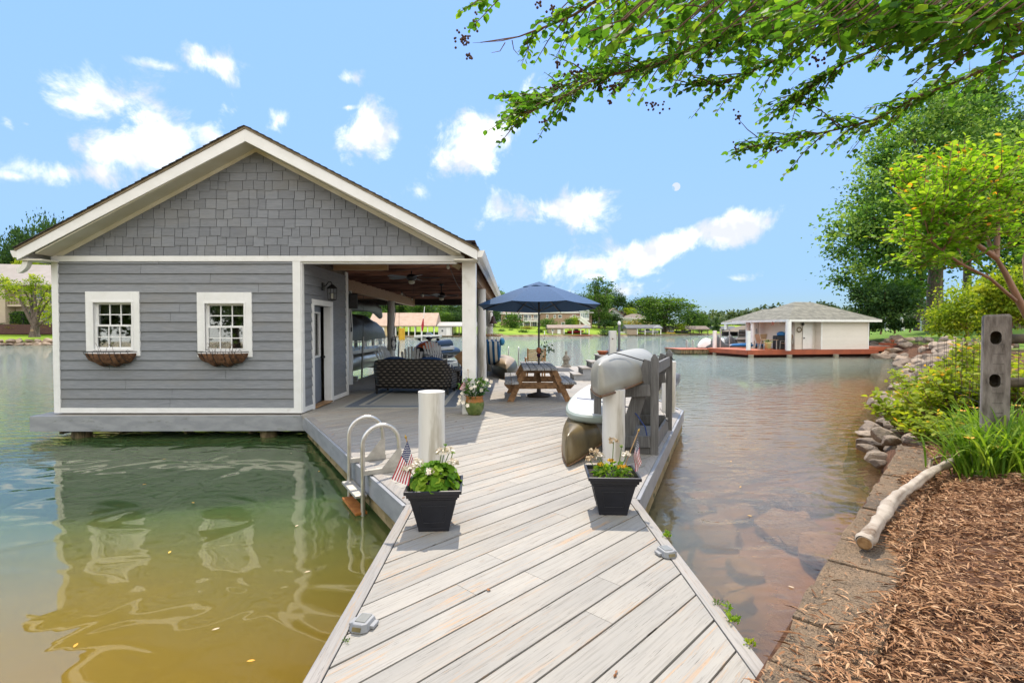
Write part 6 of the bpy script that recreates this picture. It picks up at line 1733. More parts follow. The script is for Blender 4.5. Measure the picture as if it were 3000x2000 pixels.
# ---- trees: prototypes, then copies
TREE_PROTOS = {}
def make_tree(name, lobes, nl, leaf, mat, trunk, seed, label, cat='tree', clump=.3, per=40, limbs=4, bark=None, up=.6, hollow=.7, wl=.62, jag=.22, group=None, shape=4, droop=0):
    t = thing(name, label, cat, (0,0,0), 0, group)
    rg = np.random.default_rng(seed); rr = random.Random(seed)
    P, A, Nn, T = crown(rg, lobes, nl, clump, per, up, hollow, jag, droop)
    sz = leaf*rg.uniform(.6,1.35,len(P))
    link('crown', leaf_mesh('crown', P, A, Nn, sz, sz*wl, T, mat, shape), t)
    mb = MB(); h, r = trunk
    top = Vector(lobes[0][0]); pts = [Vector((0,0,-.3)), Vector((rr.uniform(-.1,.1),rr.uniform(-.1,.1),h*.5)), Vector((0,0,h)), top*.6+Vector((0,0,h))*.4, top]
    mb.tube(pts, [r*1.25, r, r*.85, r*.55, r*.15], 9)
    for k in range(min(limbs, len(lobes)-1) if len(lobes) > 1 else 0):
        c = Vector(lobes[k+1][0]); s = Vector((0,0,h*rr.uniform(.75,1.1))); m = s.lerp(c,.5)+Vector((0,0,.06*c.length*0)); mb.tube([s,m,c,c+(c-m)*.35],[r*.5,r*.33,r*.18,r*.05],6)
    mb.build('trunk', bark or BARK, t)
    return t
def lobeset(rr, n, R_, H, z0, flat=1.0):
    L = [((0,0,z0+H*.5),(R_*.72,R_*.72,H*.46))]
    for k in range(n):
        a = 2*PI*k/n+rr.uniform(-.4,.4); q = rr.uniform(.42,.66)*R_; z = z0+H*rr.uniform(.18,.85)
        s = rr.uniform(.30,.46)*R_*(1.0-.25*abs((z-z0)/H-.45)); L.append(((q*math.cos(a),q*math.sin(a),z),(s,s,s*.8*flat)))
    return L
rr = random.Random(77)
# unit prototypes are built about 10 m tall
protos = [make_tree('broadleaf_tree', lobeset(random.Random(s),7,4.6,8.4,1.3), 7600, .38, m, (2.2,.28), s, 'x', per=34) for s,m in ((1,F_MID),(2,F_DARK),(3,F_MID),(4,F_DARK))]
lime = make_tree('lime_tree', lobeset(random.Random(5),6,4.6,8.2,1.5), 4200, .45, F_SHRUB, (2,.25), 5, 'x', per=26)
purp = make_tree('plum_tree', lobeset(random.Random(6),6,4.4,8.2,1.5), 2600, .5, F_PURP, (2,.25), 6, 'x', per=26)
coni = make_tree('conifer', [((0,0,5.2),(1.5,1.5,4.6)),((0,0,2.6),(2.2,2.2,2.2)),((.2,0,8.3),(.8,.8,1.6))], 3600, .4, F_DARK, (1.5,.25), 8, 'x', per=20, clump=.22)
tallp = make_tree('tall_tree', [((0,0,6.4),(1.5,1.5,2.2)),((-.6,.2,3.4),(1.6,1.5,1.8)),((.9,0,4.6),(1.0,1.0,1.2)),((-.9,0,7.6),(1.0,.9,1.1)),((1.3,0,7.2),(.9,.9,.8)),((-.3,0,9.0),(.9,.8,.8)),((1.6,.1,8.5),(.55,.55,.5)),((1.0,0,2.4),(1.4,1.2,1.2))], 4200, .30, F_MID, (2.5,.22), 9, 'x', per=22, clump=.34)
shr = [make_tree('shrub', [((0,0,.5),(.6,.6,.5)),((.3,.1,.45),(.4,.4,.4)),((-.3,-.1,.4),(.42,.4,.38))], 1300, .11, m, (.25,.04), 20+i, 'x', 'shrub', per=20, limbs=2) for i,m in enumerate((F_MID,F_DARK,F_SHRUB,F_YEL))]
used = set()
def put(proto, px, ytop, ybase, wpx, d, label, group, rz=None, depthf=1.0, nat=(9.6,9.9), zb=None):
    h = (ybase-ytop)/1500*d; w = wpx/1500*d
    z = fzv(ybase,d) if zb is None else zb
    sc = (w/nat[0], w/nat[0]*depthf, h/nat[1])
    loc = (fx(px,d), d, z); rz = rr.uniform(0,6.28) if rz is None else rz
    if id(proto) not in used:
        used.add(id(proto)); proto.location = loc; proto.scale = sc; proto.rotation_euler = (0,0,rz); proto['label'] = label
        if group: proto['group'] = group
        return proto
    return dup(proto, loc, rz, label, sc, group)
G1 = 'trees standing behind the far houses'
put(tallp, 1755, 810, 956, 78, 172, 'tall ragged tree rising above the houses just past the umbrella edge', None, 0, nat=(4.4,9.8))
put(protos[0], 1944, 862, 972, 190, 168, 'big round green tree behind the open boathouses across the lake', None)
put(protos[1], 1876, 868, 950, 84, 205, 'dark round tree behind the yellow house across the lake', None)
put(protos[3], 1912, 876, 950, 60, 200, 'dark tree close behind the big round tree, on the yellow house side', None)
put(protos[2], 1842, 884, 945, 50, 215, 'small dark tree above the plum tree on the far bank', None)
put(lime, 1845, 898, 940, 46, 198, 'light green rounded tree above the yellow house roof', None)
put(purp, 1817, 906, 940, 36, 196, 'purple leaved plum tree between the white and the yellow house', None)
for i,(px,yt,w) in enumerate([(2020,902,60),(2052,917,52),(2034,912,46)]): put(protos[(i+1)%4], px, yt, 968, w, 190+8*i, ['mid green tree at the water side slope right of the big round tree','low rounded tree at the far tip of the tree group by the water','dark tree tucked between the two low trees by the water'][i], None)
put(coni, 2098, 930, 972, 22, 205, 'dark pointed conifer beside the far grey boathouse', None, nat=(4.4,9.9))
put(protos[1], 2072, 938, 970, 36, 215, 'small round tree next to the pointed conifer across the lake', None)
BG = 'trees in the belt behind the far boathouses and houses'
BL = 'green tree in the belt behind the far boathouses and houses'
for i,px in enumerate(range(1000,1800,38)):
    yt = 846+rr.uniform(-8,16) if px > 1440 else 872+rr.uniform(-10,14)
    if 1530 < px < 1680: yt = 872
    put(protos[i%4], px+rr.uniform(-8,8), yt, 958, rr.uniform(70,96), 205+rr.uniform(-10,20), BL, BG)
for i,px in enumerate(range(1020,1470,46)): put(protos[(i+2)%4], px, 905+rr.uniform(-6,10), 968, rr.uniform(58,80), 168+rr.uniform(-6,6), BL, BG)
for i,px in enumerate((1730,1770,1800)): put(protos[(i+1)%4], px, 905+6*i, 958, 56, 178, ['dark tree standing at the foot of the tall ragged tree','dark tree at the brick house end, beside the white house','low dark tree in front of the white gabled house'][i], None)
# left bank trees
for i,(px,yt,w,d,lab) in enumerate([(25,688,150,98,'broad green tree over the condominium roof at the picture edge'),(120,640,140,104,'tallest dark tree above the condominium roof by the eave'),(75,668,120,96,'green tree in the middle above the condominium roof'),(185,650,130,100,'green tree mostly hidden by the boathouse eave'),(-70,700,160,100,'tree at the outer end of the condominium'),(95,735,110,90,'lower yellow green tree just above the condominium roof')]):
    put(protos[(i*2+1)%4] if i != 5 else lime, px, yt, 950, w, d, lab, None)
# shrubs on the far bank
SB = [(0,1500,912,966,64,160,'bushy crepe myrtle in front of the first brick house'),(0,1602,931,960,58,158,'rounded shrub mass between the two brick houses'),(0,1668,930,954,30,160,'low round tree by the steps of the second brick house'),(2,1683,925,954,26,161,'lighter bush beside the steps of the second brick house'),
      (0,1533,963,984,30,144,'clump of ornamental grass on the far shore lawn'),(0,1583,962,981,22,145,'rounded green clump on the far shore, middle of the lawn'),(1,1780,961,984,48,146,'large round bush at the water edge right of the red boat'),(1,1497,963,972,16,150,'small dark bush by the first brick house porch'),
      (3,1545,955,964,40,158,'yellow green border plants below the brick house balcony'),(0,1800,940,956,60,170,'hedge below the white gabled house'),(1,1772,936,957,46,168,'dark bush under the tall ragged tree'),(0,1822,953,972,50,158,'bush behind the grey open boathouse'),(3,1862,940,958,60,172,'golden bush in front of the yellow house'),(2,1995,946,966,36,164,'yellow green bush between the open boathouses'),
      (0,2055,958,972,40,178,'low bush behind the long open boathouse'),(1,1470,962,976,20,146,'small dark bush at the far shore near the hammock post'),(0,1850,950,968,40,160,'green bush beside the white picket fence')]
for i,px,yt,yb,w,d,lab in SB: put(shr[i], px, yt, yb, w, d, lab, None, nat=(1.35,1.0))
# ---- houses across the lake
BRICK = M('tan_brick', (.34,.235,.17), (.27,.175,.125), 2.5, .85, bump=.2, tone=.1)
BRICK2 = M('pink_brick', (.36,.245,.18), (.30,.19,.135), 2.5, .85, bump=.2, tone=.1)
RFT = M('tan_shingles', (.30,.23,.18), (.23,.17,.13), 1.2, .9, bump=.2); RFG = M('grey_shingles', (.13,.135,.14), (.10,.10,.105), 1.2, .9, bump=.2); RFB = M('brown_shingles', (.21,.165,.13), (.16,.125,.10), 1.2, .9, bump=.2)
GREYH = M('pale_grey_siding', (.48,.50,.52), (.44,.46,.48), 1, .7, bump=0); YELH = M('yellow_stucco', (.58,.46,.25), (.53,.41,.22), 1, .8, bump=0); TANH = M('tan_siding', (.36,.29,.21), (.31,.245,.175), 1, .8, bump=0)
def fhouse(name, label, X0, X1, Y, depth, zb, ze, zr, wall, roof, kind, wins, rz=0, ov=.5):
    t = thing(name, label, 'house', ((X0+X1)/2, Y, zb), rz); W = X1-X0; H = ze-zb; R_ = zr-zb; x = W/2
    mb = MB(); mb.bx(-x,x,0,depth,-1.5,H); 
    if kind == 'front': mb.extr([(-x,0,H),(x,0,H),(0,0,R_)], (0,depth,0))
    mb.build('wall', wall, t)
    mb = MB()
    if kind == 'hip':
        w = min(W,depth)/2*.98; a, b, c, d = (-x-ov,-ov,H),(x+ov,-ov,H),(x+ov,depth+ov,H),(-x-ov,depth+ov,H)
        r0, r1 = ((-x+w,depth/2,R_),(x-w,depth/2,R_)) if W > depth else ((0,depth/2,R_),(0,depth/2,R_))
        mb.add([a,b,c,d,r0,r1],[(0,1,5,4),(1,2,5),(2,3,4,5),(3,0,4),(3,2,1,0)])
    elif kind == 'front':
        for s in (-1,1): mb.extr([(0,-ov,R_+.05),(s*(x+ov),-ov,H-.25),(s*(x+ov),-ov,H-.5),(0,-ov,R_-.2)], (0,depth+2*ov,0))
    else:
        mb.extr([(-x-ov,-ov,H),(-x-ov,depth/2,R_),(-x-ov,depth+ov,H),(-x-ov,depth/2,H-.1)], (W+2*ov,0,0))
    rf = mb.build('roof', roof, t)
    mb = MB(); mb.bx(-x-ov,x+ov,-ov-.06,-ov,H-.30,H+.02); 
    if kind != 'front': mb.build('eave_board', WHITE, rf)
    for (wx, wz, ww, wh) in wins:
        mb = MB(); mb.bx(wx-ww/2-.12,wx+ww/2+.12,-.07,-.001,wz-wh/2-.12,wz+wh/2+.12); f = mb.build('window', WHITE, t)
        mb = MB(); mb.bx(wx-ww/2,wx-.03,-.09,-.075,wz-wh/2,wz+wh/2); mb.bx(wx+.03,wx+ww/2,-.09,-.075,wz-wh/2,wz+wh/2); mb.build('pane', PANE, f)
    return t
def balcony(t, x0, x1, z, dep, rail=1.0, posts=3, below=3.0):
    mb = MB(); mb.bx(x0,x1,-dep,-.10,z-.3,z); mb.build('balcony_floor', WHITE, t)
    mb = MB(); mb.bx(x0,x1,-dep,-dep+.08,z+rail-.12,z+rail); n = int((x1-x0)/.35)
    for k in range(n+1): xx = x0+(x1-x0)*k/n; mb.bx(xx-.05,xx+.05,-dep+.01,-dep+.07,z+.005,z+rail-.125)
    mb.build('balcony_railing', WHITE, t)
    for k in range(posts):
        xx = x0+.15+(x1-x0-.3)*k/(posts-1); mb = MB(); mb.bx(xx-.13,xx+.13,-dep+.1,-dep+.36,z-below,z-.305); mb.build('balcony_post', WHITE, t)
d = 170
hA = fhouse('brick_house', 'tan brick house with white balcony seen left of the umbrella pole', fx(1468,d), fx(1578,d), d, 10, 2.3, 7.2, 9.6, BRICK, RFT, 'hip', [(-1.0,3.7,.8,1.3),(.1,3.7,.8,1.3),(2.0,3.4,1.2,2.0),(3.3,3.5,.8,1.4),(5.3,3.6,1.2,1.5),(-1.0,1.2,.8,1.3),(.3,1.2,.9,1.3),(2.4,1.0,1.2,1.9),(4.9,1.0,1.3,2.0),(-4.2,3.7,1.0,1.3)])
balcony(hA, 1.0, 6.0, 2.35, 1.8, .9, 3, 2.6)
d = 172
hB = fhouse('brick_house', 'large pink brick house with white stairs and sunroom right of the umbrella pole', fx(1582,d), fx(1734,d), d, 11, 3.2, 7.6, 9.9, BRICK2, RFG, 'hip', [(-6.3,3.0,.5,1.0),(-3.8,3.0,.5,1.0),(-2.0,3.0,1.0,.8),(2.7,2.9,1.0,1.0),(-1.0,.6,1.0,.7)])
balcony(hB, 1.1, 4.6, 2.1, 2.0, .9, 3, 2.6)
mb = MB(); mb.bx(4.7,7.6,-1.2,-.01,1.6,4.6); s_ = mb.build('sunroom', WHITE, hB)
mb = MB(); mb.extr([(4.4,-1.5,4.6),(7.9,-1.5,4.6),(6.15,-1.5,6.2)], (0,3,0)); mb.build('gable', GREYH, hB)
for k in range(4):
    mb = MB(); mb.bx(4.85+.68*k,5.40+.68*k,-1.23,-1.205,2.5,4.1); mb.build('window', M('pale_glass', (.30,.36,.36), None, 2, .15, bump=0) if k == 0 else bpy.data.materials['pale_glass'], hB)
mb = MB(); mb.bar((4.6,-2.4,2.0),(7.7,-2.4,-.6),1.0,.35,up=(0,1,0)); mb.bar((4.6,-2.9,2.9),(7.7,-2.9,.3),.08,.5); mb.build('stair', WHITE, hB)
d = 188
hC = fhouse('grey_gabled_house', 'pale grey house with a steep front gable and white deck across the lake', fx(1772,d), fx(1826,d), d, 9, 4.0, 6.9, 9.6, GREYH, RFT, 'front', [(-1.2,2.2,.8,.8),(1.3,2.2,.8,.8),(0,4.1,.7,.8)])
balcony(hC, -3.2, 6.2, 1.35, 2.2, .9, 6, 1.6)
mb = MB(); mb.bx(-2.4,6,-.06,-.001,-1.4,.9); mb.build('porch_screen', PANE, hC)
mb = MB(); mb.bar((-3.2,-2.2,1.3),(-5.2,-2.4,-.8),.8,.3,up=(0,1,0)); mb.build('stair', WHITE, hC)
mb = MB(); mb.extr([(-6.2,1.5,2.9),(-3.4,1.5,2.9),(-3.4,1.5,5.6),(-4.4,1.5,5.6)], (0,6,0)); mb.build('side_roof', RFT, hC)
hD = fhouse('yellow_house', 'low yellow house with a brown hipped roof half hidden by the big round tree', fx(1824,186), fx(1910,186), 186, 9, 3.6, 5.9, 7.6, YELH, RFB, 'hip', [(-2.2,.9,.6,.5),(-.8,1.0,1.0,1.0),(.8,.9,.5,.5)])
# ---- boathouses across the lake
def fboat(label, name, L, mat, seed=0, tower=True, wid=1.1):
    t = thing(name, label, 'boat', (0,0,0))
    mb = MB(); mb.grid(12, 14, lambda u, v: (-L/2+L*v, wid*(1-max(0,(v-.55)/.45)**2.2*.97)*math.cos(PI*(1-u)), .72+.10*v-.75*math.sin(PI*u)**.7*(1-.45*max(0,v-.6)/.4))); mb.build('hull', mat, t, solid=.04)
    mb = MB(); mb.box((-.2,0,.73),(L*.6,wid*1.7,.05)); mb.build('deck', BWH, t)
    mb = MB(); mb.extr([(-.4,-.8,.76),(.9,-.8,.76),(.3,-.7,1.25),(-.3,-.7,1.25)], (0,1.5,0)); mb.build('windscreen', PANE, t)
    return t
REDB = M('red_gelcoat', (.36,.012,.03), None, 2, .25, bump=0); WHB = M('white_gelcoat', (.66,.66,.64), None, 2, .25, bump=0); GRB = M('grey_gelcoat', (.14,.16,.19), None, 2, .3, bump=0); YELB = M('yellow_plastic', (.62,.38,.02), (.55,.32,.02), 2, .4, bump=0)
def fbh(label, pxa, pxb, d, yr, ye, roof, wallmat, wall_frac, posts, gable=True, dep=6.0, post=None, deckm=None, door=True):
    X0, X1 = fx(pxa,d), fx(pxb,d); W = X1-X0; zr, ze = fzv(yr,d), fzv(ye,d)
    t = thing('open_boathouse', label, 'boathouse', (X0,d,0))
    mb = MB(); mb.extr([(-.3,-.4,ze),(-.3,dep/2,zr),(-.3,dep+.4,ze),(-.3,dep+.4,ze-.25),(-.3,-.4,ze-.25)], (W+.6,0,0)); mb.build('roof', roof, t)
    if gable:
        g = MB(); g.extr([(W-2.6,-.45,ze+.02),(W+.35,-.45,ze+.02),(W-1.1,-.45,ze+(zr-ze)*.8)], (0,.5,0)); g.build('gable', GREYH, t)
    if wall_frac:
        mb = MB(); mb.bx(0,W*wall_frac,.0,dep-.5,.3,ze-.255); mb.build('wall', wallmat, t)
        if door:
            mb = MB(); mb.bx(W*wall_frac*.60,W*wall_frac*.60+.9,-.05,-.001,.35,ze-.45); mb.build('door', WHITE, t)
            mb = MB(); mb.bx(W*wall_frac*.2,W*wall_frac*.2+.7,-.05,-.001,1.2,1.9); f = mb.build('window', WHITE, t); mb = MB(); mb.bx(W*wall_frac*.2+.1,W*wall_frac*.2+.6,-.07,-.055,1.28,1.82); mb.build('pane', PANE, f)
    for k in range(posts):
        x = W*wall_frac+.2+(W*(1-wall_frac)-.4)*k/(posts-1)
        for y in (.1, dep-.4):
            mb = MB(); mb.bx(x-.11,x+.11,y-.11,y+.11,-.5,ze-.255); mb.build('post', post or WHITE, t)
    dk = thing('boathouse_dock', 'narrow dock under the ' + ' '.join(label.split(' across')[0].split()[:9]), 'dock', (X0,d,0))
    mb = MB(); mb.bx(-1.2,W*1.05,-1.3,-.05,.12,.34); mb.bx(0,W*wall_frac+.2,-.049,dep,.10,.32); mb.build('decking', deckm or SUBPILE, dk)
    return t, X0, X1
b1,x0,x1 = fbh('tan boathouse with white posts and a small gable across the lake, below the brick house', 1607,1728,143,950.5,959.5,RFT,TANH,.36,4,True,deckm=REDDECK)
b = fboat('red speedboat parked under the tan boathouse roof', 'speedboat', 4.6, REDB); b.location = (fx(1690,143),145.5,.75)
b2,_,_ = fbh('grey roofed boathouse with a beige wall and white boat across the lake', 1837,1938,150,950.5,960,RFG,TANH,.28,4,True,door=False)
b = fboat('white cruiser boat under the grey roofed boathouse', 'cruiser_boat', 5.6, WHB, wid=1.2); b.location = (fx(1905,150),152.5,.7); b.rotation_euler = (0,0,PI)
DKP = M('dark_post_wood', (.10,.075,.055), None, 3, .8)
b3,_,_ = fbh('long brown roofed open boathouse on dark posts across the lake', 1955,2076,166,954,963,RFB,TANH,.14,5,False,post=DKP)
b = fboat('grey boat under the long brown roofed boathouse', 'grey_boat', 5.4, GRB); b.location = (fx(2010,166),168.5,.7)
b = fboat('small yellow boat moored in front of the long brown roofed boathouse', 'yellow_boat', 3.0, YELB, wid=.7); b.location = (fx(1963,164),163.5,.15)
b4,_,_ = fbh('grey open boathouse on the far shore just left of the white boathouse', 2098,2162,205,954.5,963.5,RFG,GREYH,0.0,5,False,dep=9,deckm=SUBPILE)
b5,_,_ = fbh('smallest and most distant open boathouse beside the white boathouse columns', 2166,2196,235,961,967,RFG,GREYH,0.0,4,False,dep=8)
b = fboat('boat under the grey open boathouse next to the white boathouse', 'far_boat', 5.4, GRB); b.location = (fx(2130,205),208,.6)
bP,_,_ = fbh('boathouse with a big peach roof seen through the open slip', 1080,1274,126,914,953,M('peach_shingles', (.46,.33,.24), (.40,.28,.20), 1, .9, bump=.1),YELH,.30,8,False,dep=11,deckm=TANH)
bW,_,_ = fbh('white boathouse with a pale roof seen beside the square column', 1284,1404,127,942,953.5,M('pale_roof', (.42,.40,.36), (.37,.35,.31), 1, .9, bump=.1),WHB,.33,5,False,dep=9,post=DKP)
b = fboat('white runabout on the water in front of the peach roofed boathouse', 'runabout_boat', 5.0, WHB); b.location = (fx(1255,96),96,.1)
t = thing('water_slide', 'upright yellow inflatable mat at the shore in front of the peach roofed boathouse', 'inflatable', (fx(1177,90),90,0))
mb = MB()
for k in range(5): mb.tube([(-.45+.22*k,0,.05),(-.45+.22*k,0,2.15)], .13, 8)
mb.build('tubes', YELB, t)
t = thing('flag_pole', 'leaning flag pole with a furled red and white flag seen through the open slip', 'flag pole', (fx(1233,60),60,0))
mb = MB(); mb.tube([(0,0,0),(.45,0,4.6)], .04, 6); mb.build('pole', WHITE, t)
mb = MB(); mb.tube([(.30,-.03,3.2),(.22,-.05,2.4),(.16,-.03,1.75)], [.05,.16,.08], 8); mb.build('furled_flag', FRED, t)
t = thing('picket_fence', 'low white fence along the far shore by the grey roofed boathouse', 'fence', (fx(1812,152),152,.3))
mb = MB(); mb.bx(0,4.6,0,.05,.25,.35); mb.bx(0,4.6,0,.05,.75,.85)
for k in range(30): mb.bx(.15*k,.15*k+.10,-.03,-.001,.0,1.0)
mb.build('pickets', WHITE, t)
for i,(px,d_,lab) in enumerate([(1594,141,'white bollard post on the far shore next to the tan boathouse'),(1617,142,'white bollard post in front of the tan boathouse wall')]):
    mb = MB(); mb.tube([(0,0,0),(0,0,1.2)], .12, 8); o = mb.build('shore_post', WHITE); o.location = (fx(px,d_),d_-1.6,.25); tag(o, lab, 'post')
# ---- condominium on the left bank
CON = siding_mat('cream_condo_siding', (.50,.42,.31), (.46,.385,.28), (.44,.36,.26), .05)
t = thing('condominium', 'cream sided condominium with a long pale roof behind the pollarded tree', 'building', (-75,75,2.5))
mb = MB(); mb.bx(-20,3.0,0,12,-1,6.6); mb.bx(3.0,14,1.6,12,-1,6.6)
for k in range(40): mb.bx(-20,2.98,-.03-.0005*k,-.001,.17*k,.17*k+.02)
mb.build('wall', CON, t)
mb = MB(); mb.add([(-21,-.7,5.9),(15,-.7,5.9),(15,6,9.2),(-21,6,9.9),(-21,-.7,5.7),(15,-.7,5.7)], [(0,1,2,3),(4,5,1,0)]); mb.build('roof', M('pale_condo_roof', (.34,.30,.265), (.30,.265,.23), .8, .9, bump=.1), t, solid=.05)
for (x,z0,z1,m) in ((5.0,.1,2.2,PANE),(7.0,.1,2.2,PANE),(5.5,3.3,5.3,PANE),(8,3.3,5.3,PANE)):
    mb = MB(); mb.bx(x,x+1.4,1.52,1.58,z0,z1); mb.build('glass_door', m, t)
mb = MB(); mb.bx(3.1,14,.2,1.58,2.75,3.0); mb.bx(3.1,14,.2,.28,3.8,3.9)
for k in range(28): mb.bx(3.1+.4*k,3.16+.4*k,.21,.27,3.0,3.8)
mb.build('balcony', CON, t)
mb = MB(); mb.tube([(-2.6,-.15,0),(-2.6,-.15,5.8)], .08, 8); mb.build('downpipe', CON, t)
mb = MB(); mb.bx(-20,-2.9,-1.3,-.02,3.1,3.4); mb.bx(-20,-2.9,-1.3,-1.22,3.4,4.5); mb.build('side_balcony', CON, t)
mb = MB(); mb.prism([(-92,70.8),(-56,71.6),(-56,74.8),(-92,74.8)], 1.3, 2.62); o = mb.build('mulch_bed', M('purple_mulch', (.10,.045,.04), (.06,.028,.026), 8, .95, bump=.8)); tag(o, kind='structure')
t = thing('clipped_hedge', 'square clipped green hedge at the condominium wall', 'hedge', (fx(62,73),73,2.5))
rg = np.random.default_rng(2); n = 2600; P = rg.uniform(-1,1,(n,3)); k_ = np.argmax(np.abs(P),1); P[np.arange(n),k_] = np.sign(P[np.arange(n),k_]); P = P*np.array([.98,.7,.85])+np.array([0,0,.95])
np_leaves('foliage', P+rg.normal(0,.05,(n,3)), rg.normal(size=(n,3)), rg.normal(size=(n,3))+np.array([0,0,.5]), .20, .13, np.clip(rg.normal(.4,.25,n),0,.9), F_MID, t, 4)
mb = MB(); mb.box((0,0,.9),(1.8,1.2,1.6)); mb.build('stems', DARKG, t)
put(shr[3], 46, 949, 962, 34, 72, 'round golden shrub in the mulch under the clipped hedge', None, nat=(1.35,1.0)); put(shr[3], 135, 948, 961, 24, 72, 'round golden shrub partly behind the pollarded tree', None, nat=(1.35,1.0)); put(shr[1], 2, 945, 958, 24, 73, 'small dark green shrub at the picture edge by the condominium', None, nat=(1.35,1.0))
# pollarded tree
t = thing('pollarded_tree', 'pollarded shade tree with thick pale limbs on the left bank lawn', 'tree', (fx(101,66),66,1.25))
o0 = Vector((fx(101,66),66,1.25))
mb = MB(); P0 = Vector((0,0,0)); F0 = at(103,958,66)-o0
mb.tube([(-.0,0,-.3),(0,0,.1),F0*.6,F0], [.62,.50,.43,.44], 12)
tips = []
for (path, r) in (([(85,930),(65,890),(52,850),(35,838)],.26),([(95,920),(88,880),(70,850)],.22),([(104,905),(101,850),(107,822)],.24),([(112,905),(128,865),(147,838)],.22),([(115,925),(135,890),(152,868)],.20),([(118,948),(140,935),(158,912)],.24),([(97,915),(92,850),(88,826)],.18),([(80,920),(60,865),(28,850),(5,838)],.18)):
    pts = [F0*.95]; rr2 = random.Random(int(r*1000)+path[0][0])
    for i,(x,y) in enumerate(path): pts.append(at(x,y,66+rr2.uniform(-.9,.9)*(i+1)*.4)-o0)
    n_ = len(pts); mb.tube(pts, [r*(1-.75*i/(n_-1)) for i in range(n_)], 8); tips += pts[-2:]
mb.build('trunk', BARK, t)
mb = MB(); mb.tube([F0*.9+Vector((0,-.35,-.3)),F0*.9+Vector((0,-.48,-.35))], .17, 12); mb.build('pruning_scar', M('cut_wood', (.40,.28,.20), (.3,.2,.14), 9, .8), t)
rg = np.random.default_rng(12); lob = [((p.x,p.y,p.z),(.72,.72,.55)) for p in tips] + [((at(x,y,66)-o0).to_tuple(),(.62,.62,.45)) for x,y in ((5,820),(20,870),(60,880),(120,905),(135,925),(45,835),(100,812),(-10,860),(30,826),(140,845))]
P,A,Nn,T = crown(rg, lob, 3600, .38, 14, .8, .5); sz = .24*rg.uniform(.6,1.3,len(P)); link('crown', leaf_mesh('crown',P,A,Nn,sz,sz*.65,T,F_SHRUB), t)

# ---- hills with forest beyond the neck of the lake
def hill(x0, x1, d, prof, name, dep=160):
    n = len(prof); V = []; F = []
    for i,h in enumerate(prof):
        x = x0+(x1-x0)*i/(n-1)
        for k,f in enumerate((0,.35,1.0,.4)): V.append((x*(1+k*dep/3/d), d+k*dep/3, h*f-1 if k<3 else h*.6))
    for i in range(n-1):
        for k in range(3): F.append((i*4+k,(i+1)*4+k,(i+1)*4+k+1,i*4+k+1))
    o = link(name, np_mesh(name, np.array(V,float), np.array(F), 4, np.full(len(F),.5), M('hill_floor', (.03,.06,.02), (.02,.045,.015), .05, .95, bump=0) if 'hill_floor' not in bpy.data.materials else bpy.data.materials['hill_floor'], True), kind='structure'); return V
def hforest(x0, x1, d, prof, dep, count, size, seed, name):
    rg = np.random.default_rng(seed); P=[];A=[];N_=[];T=[];S_=[]
    for _ in range(count):
        u = rg.random(); f = rg.random()**.8
        i = u*(len(prof)-1); i0 = min(int(i),len(prof)-2); h = prof[i0]*(1-i+i0)+prof[i0+1]*(i-i0)
        x = (x0+(x1-x0)*u)*(1+f*dep*2/3/d); y = d+f*dep*2/3; g = h*(f*2*.35 if f<.5 else .35+(f-.5)*2*.65)-1
        s = size*rg.uniform(.7,1.3); k = 46
        dd = nz(rg.normal(size=(k,3))); dd[:,2] = np.abs(dd[:,2])
        P.append(np.array([x,y,g+s*.5])+dd*np.array([s*.75,s*.75,s*rg.uniform(.9,1.3)])*rg.uniform(.7,1,(k,1))); N_.append(nz(dd+rg.normal(size=(k,3))*.5+np.array([0,0,.5]))); A.append(rg.normal(size=(k,3))); T.append(np.clip(rg.uniform(.1,.8)+rg.normal(0,.15,k),0,.92)); S_.append(np.full(k,s*.42))
    P=np.concatenate(P); S_=np.concatenate(S_)
    link(name, leaf_mesh(name,P,np.concatenate(A),np.concatenate(N_),S_,S_*.8,np.concatenate(T),F_HILL), kind='stuff')
F_HILL = foliage_mat('leaves_hill_forest', (.045,.075,.035), (.075,.115,.05), (.12,.165,.07), .3)
pf = [6,10,13,16,18.5,19.5,20,21,20,19,17,18,21,24,24,22,22,22,22]
hill(fx(2030,470), fx(2900,470), 470, pf, 'hills'); hforest(fx(2030,470), fx(2900,470), 470, pf, 160, 520, 7.0, 3, 'hill_forest')
pf2 = [7,6,7,7,8,7,6,7]
hforest(fx(2040,330), fx(2560,330), 330, pf2, 60, 130, 5.5, 8, 'shore_forest')

for k in range(16):
    x = -52+4.1*k+rr.uniform(-1,1); dup(protos[k%4], (x,-21+rr.uniform(-3,3),.6), rr.uniform(0,6), 'green tree reflected in the boathouse windows', rr.uniform(.85,1.2), 'trees reflected in the boathouse windows')
# ---------------------------------------------------------------- block wall, mulch, stones, driftwood
def block_mat():
    m, nt = nodes('split_face_block'); v = coords(nt,(1,1,1),(0,0,0),'World')
    n1 = noise(nt,v,95,4,.7); n2 = noise(nt,v,6,5); vo = nd(nt,'ShaderNodeTexVoronoi'); vo.inputs['Scale'].default_value = 130; nt.links.new(v,vo.inputs['Vector'])
    c = mixc(nt, ramp(nt,n2,.35,.65), (.31,.215,.135), (.24,.175,.115)); c = mixc(nt, mth(nt,'MULTIPLY',ramp(nt,n1,.50,.62),.75), c, (.035,.027,.02)); c = mixc(nt, mth(nt,'MULTIPLY',ramp(nt,noise(nt,v,120,3),.60,.68),.6), c, (.42,.35,.26))
    c = mixc(nt, mth(nt,'MULTIPLY',ramp(nt,noise(nt,v,1.7,5),.52,.66),.45), c, (.10,.095,.085))
    h = mth(nt,'ADD',n1,mth(nt,'MULTIPLY',vo.outputs['Distance'],.8)); finish(nt, c, .95, 0, .2, bumpn(nt,h,1.0,.010)); return m
BLK = block_mat()
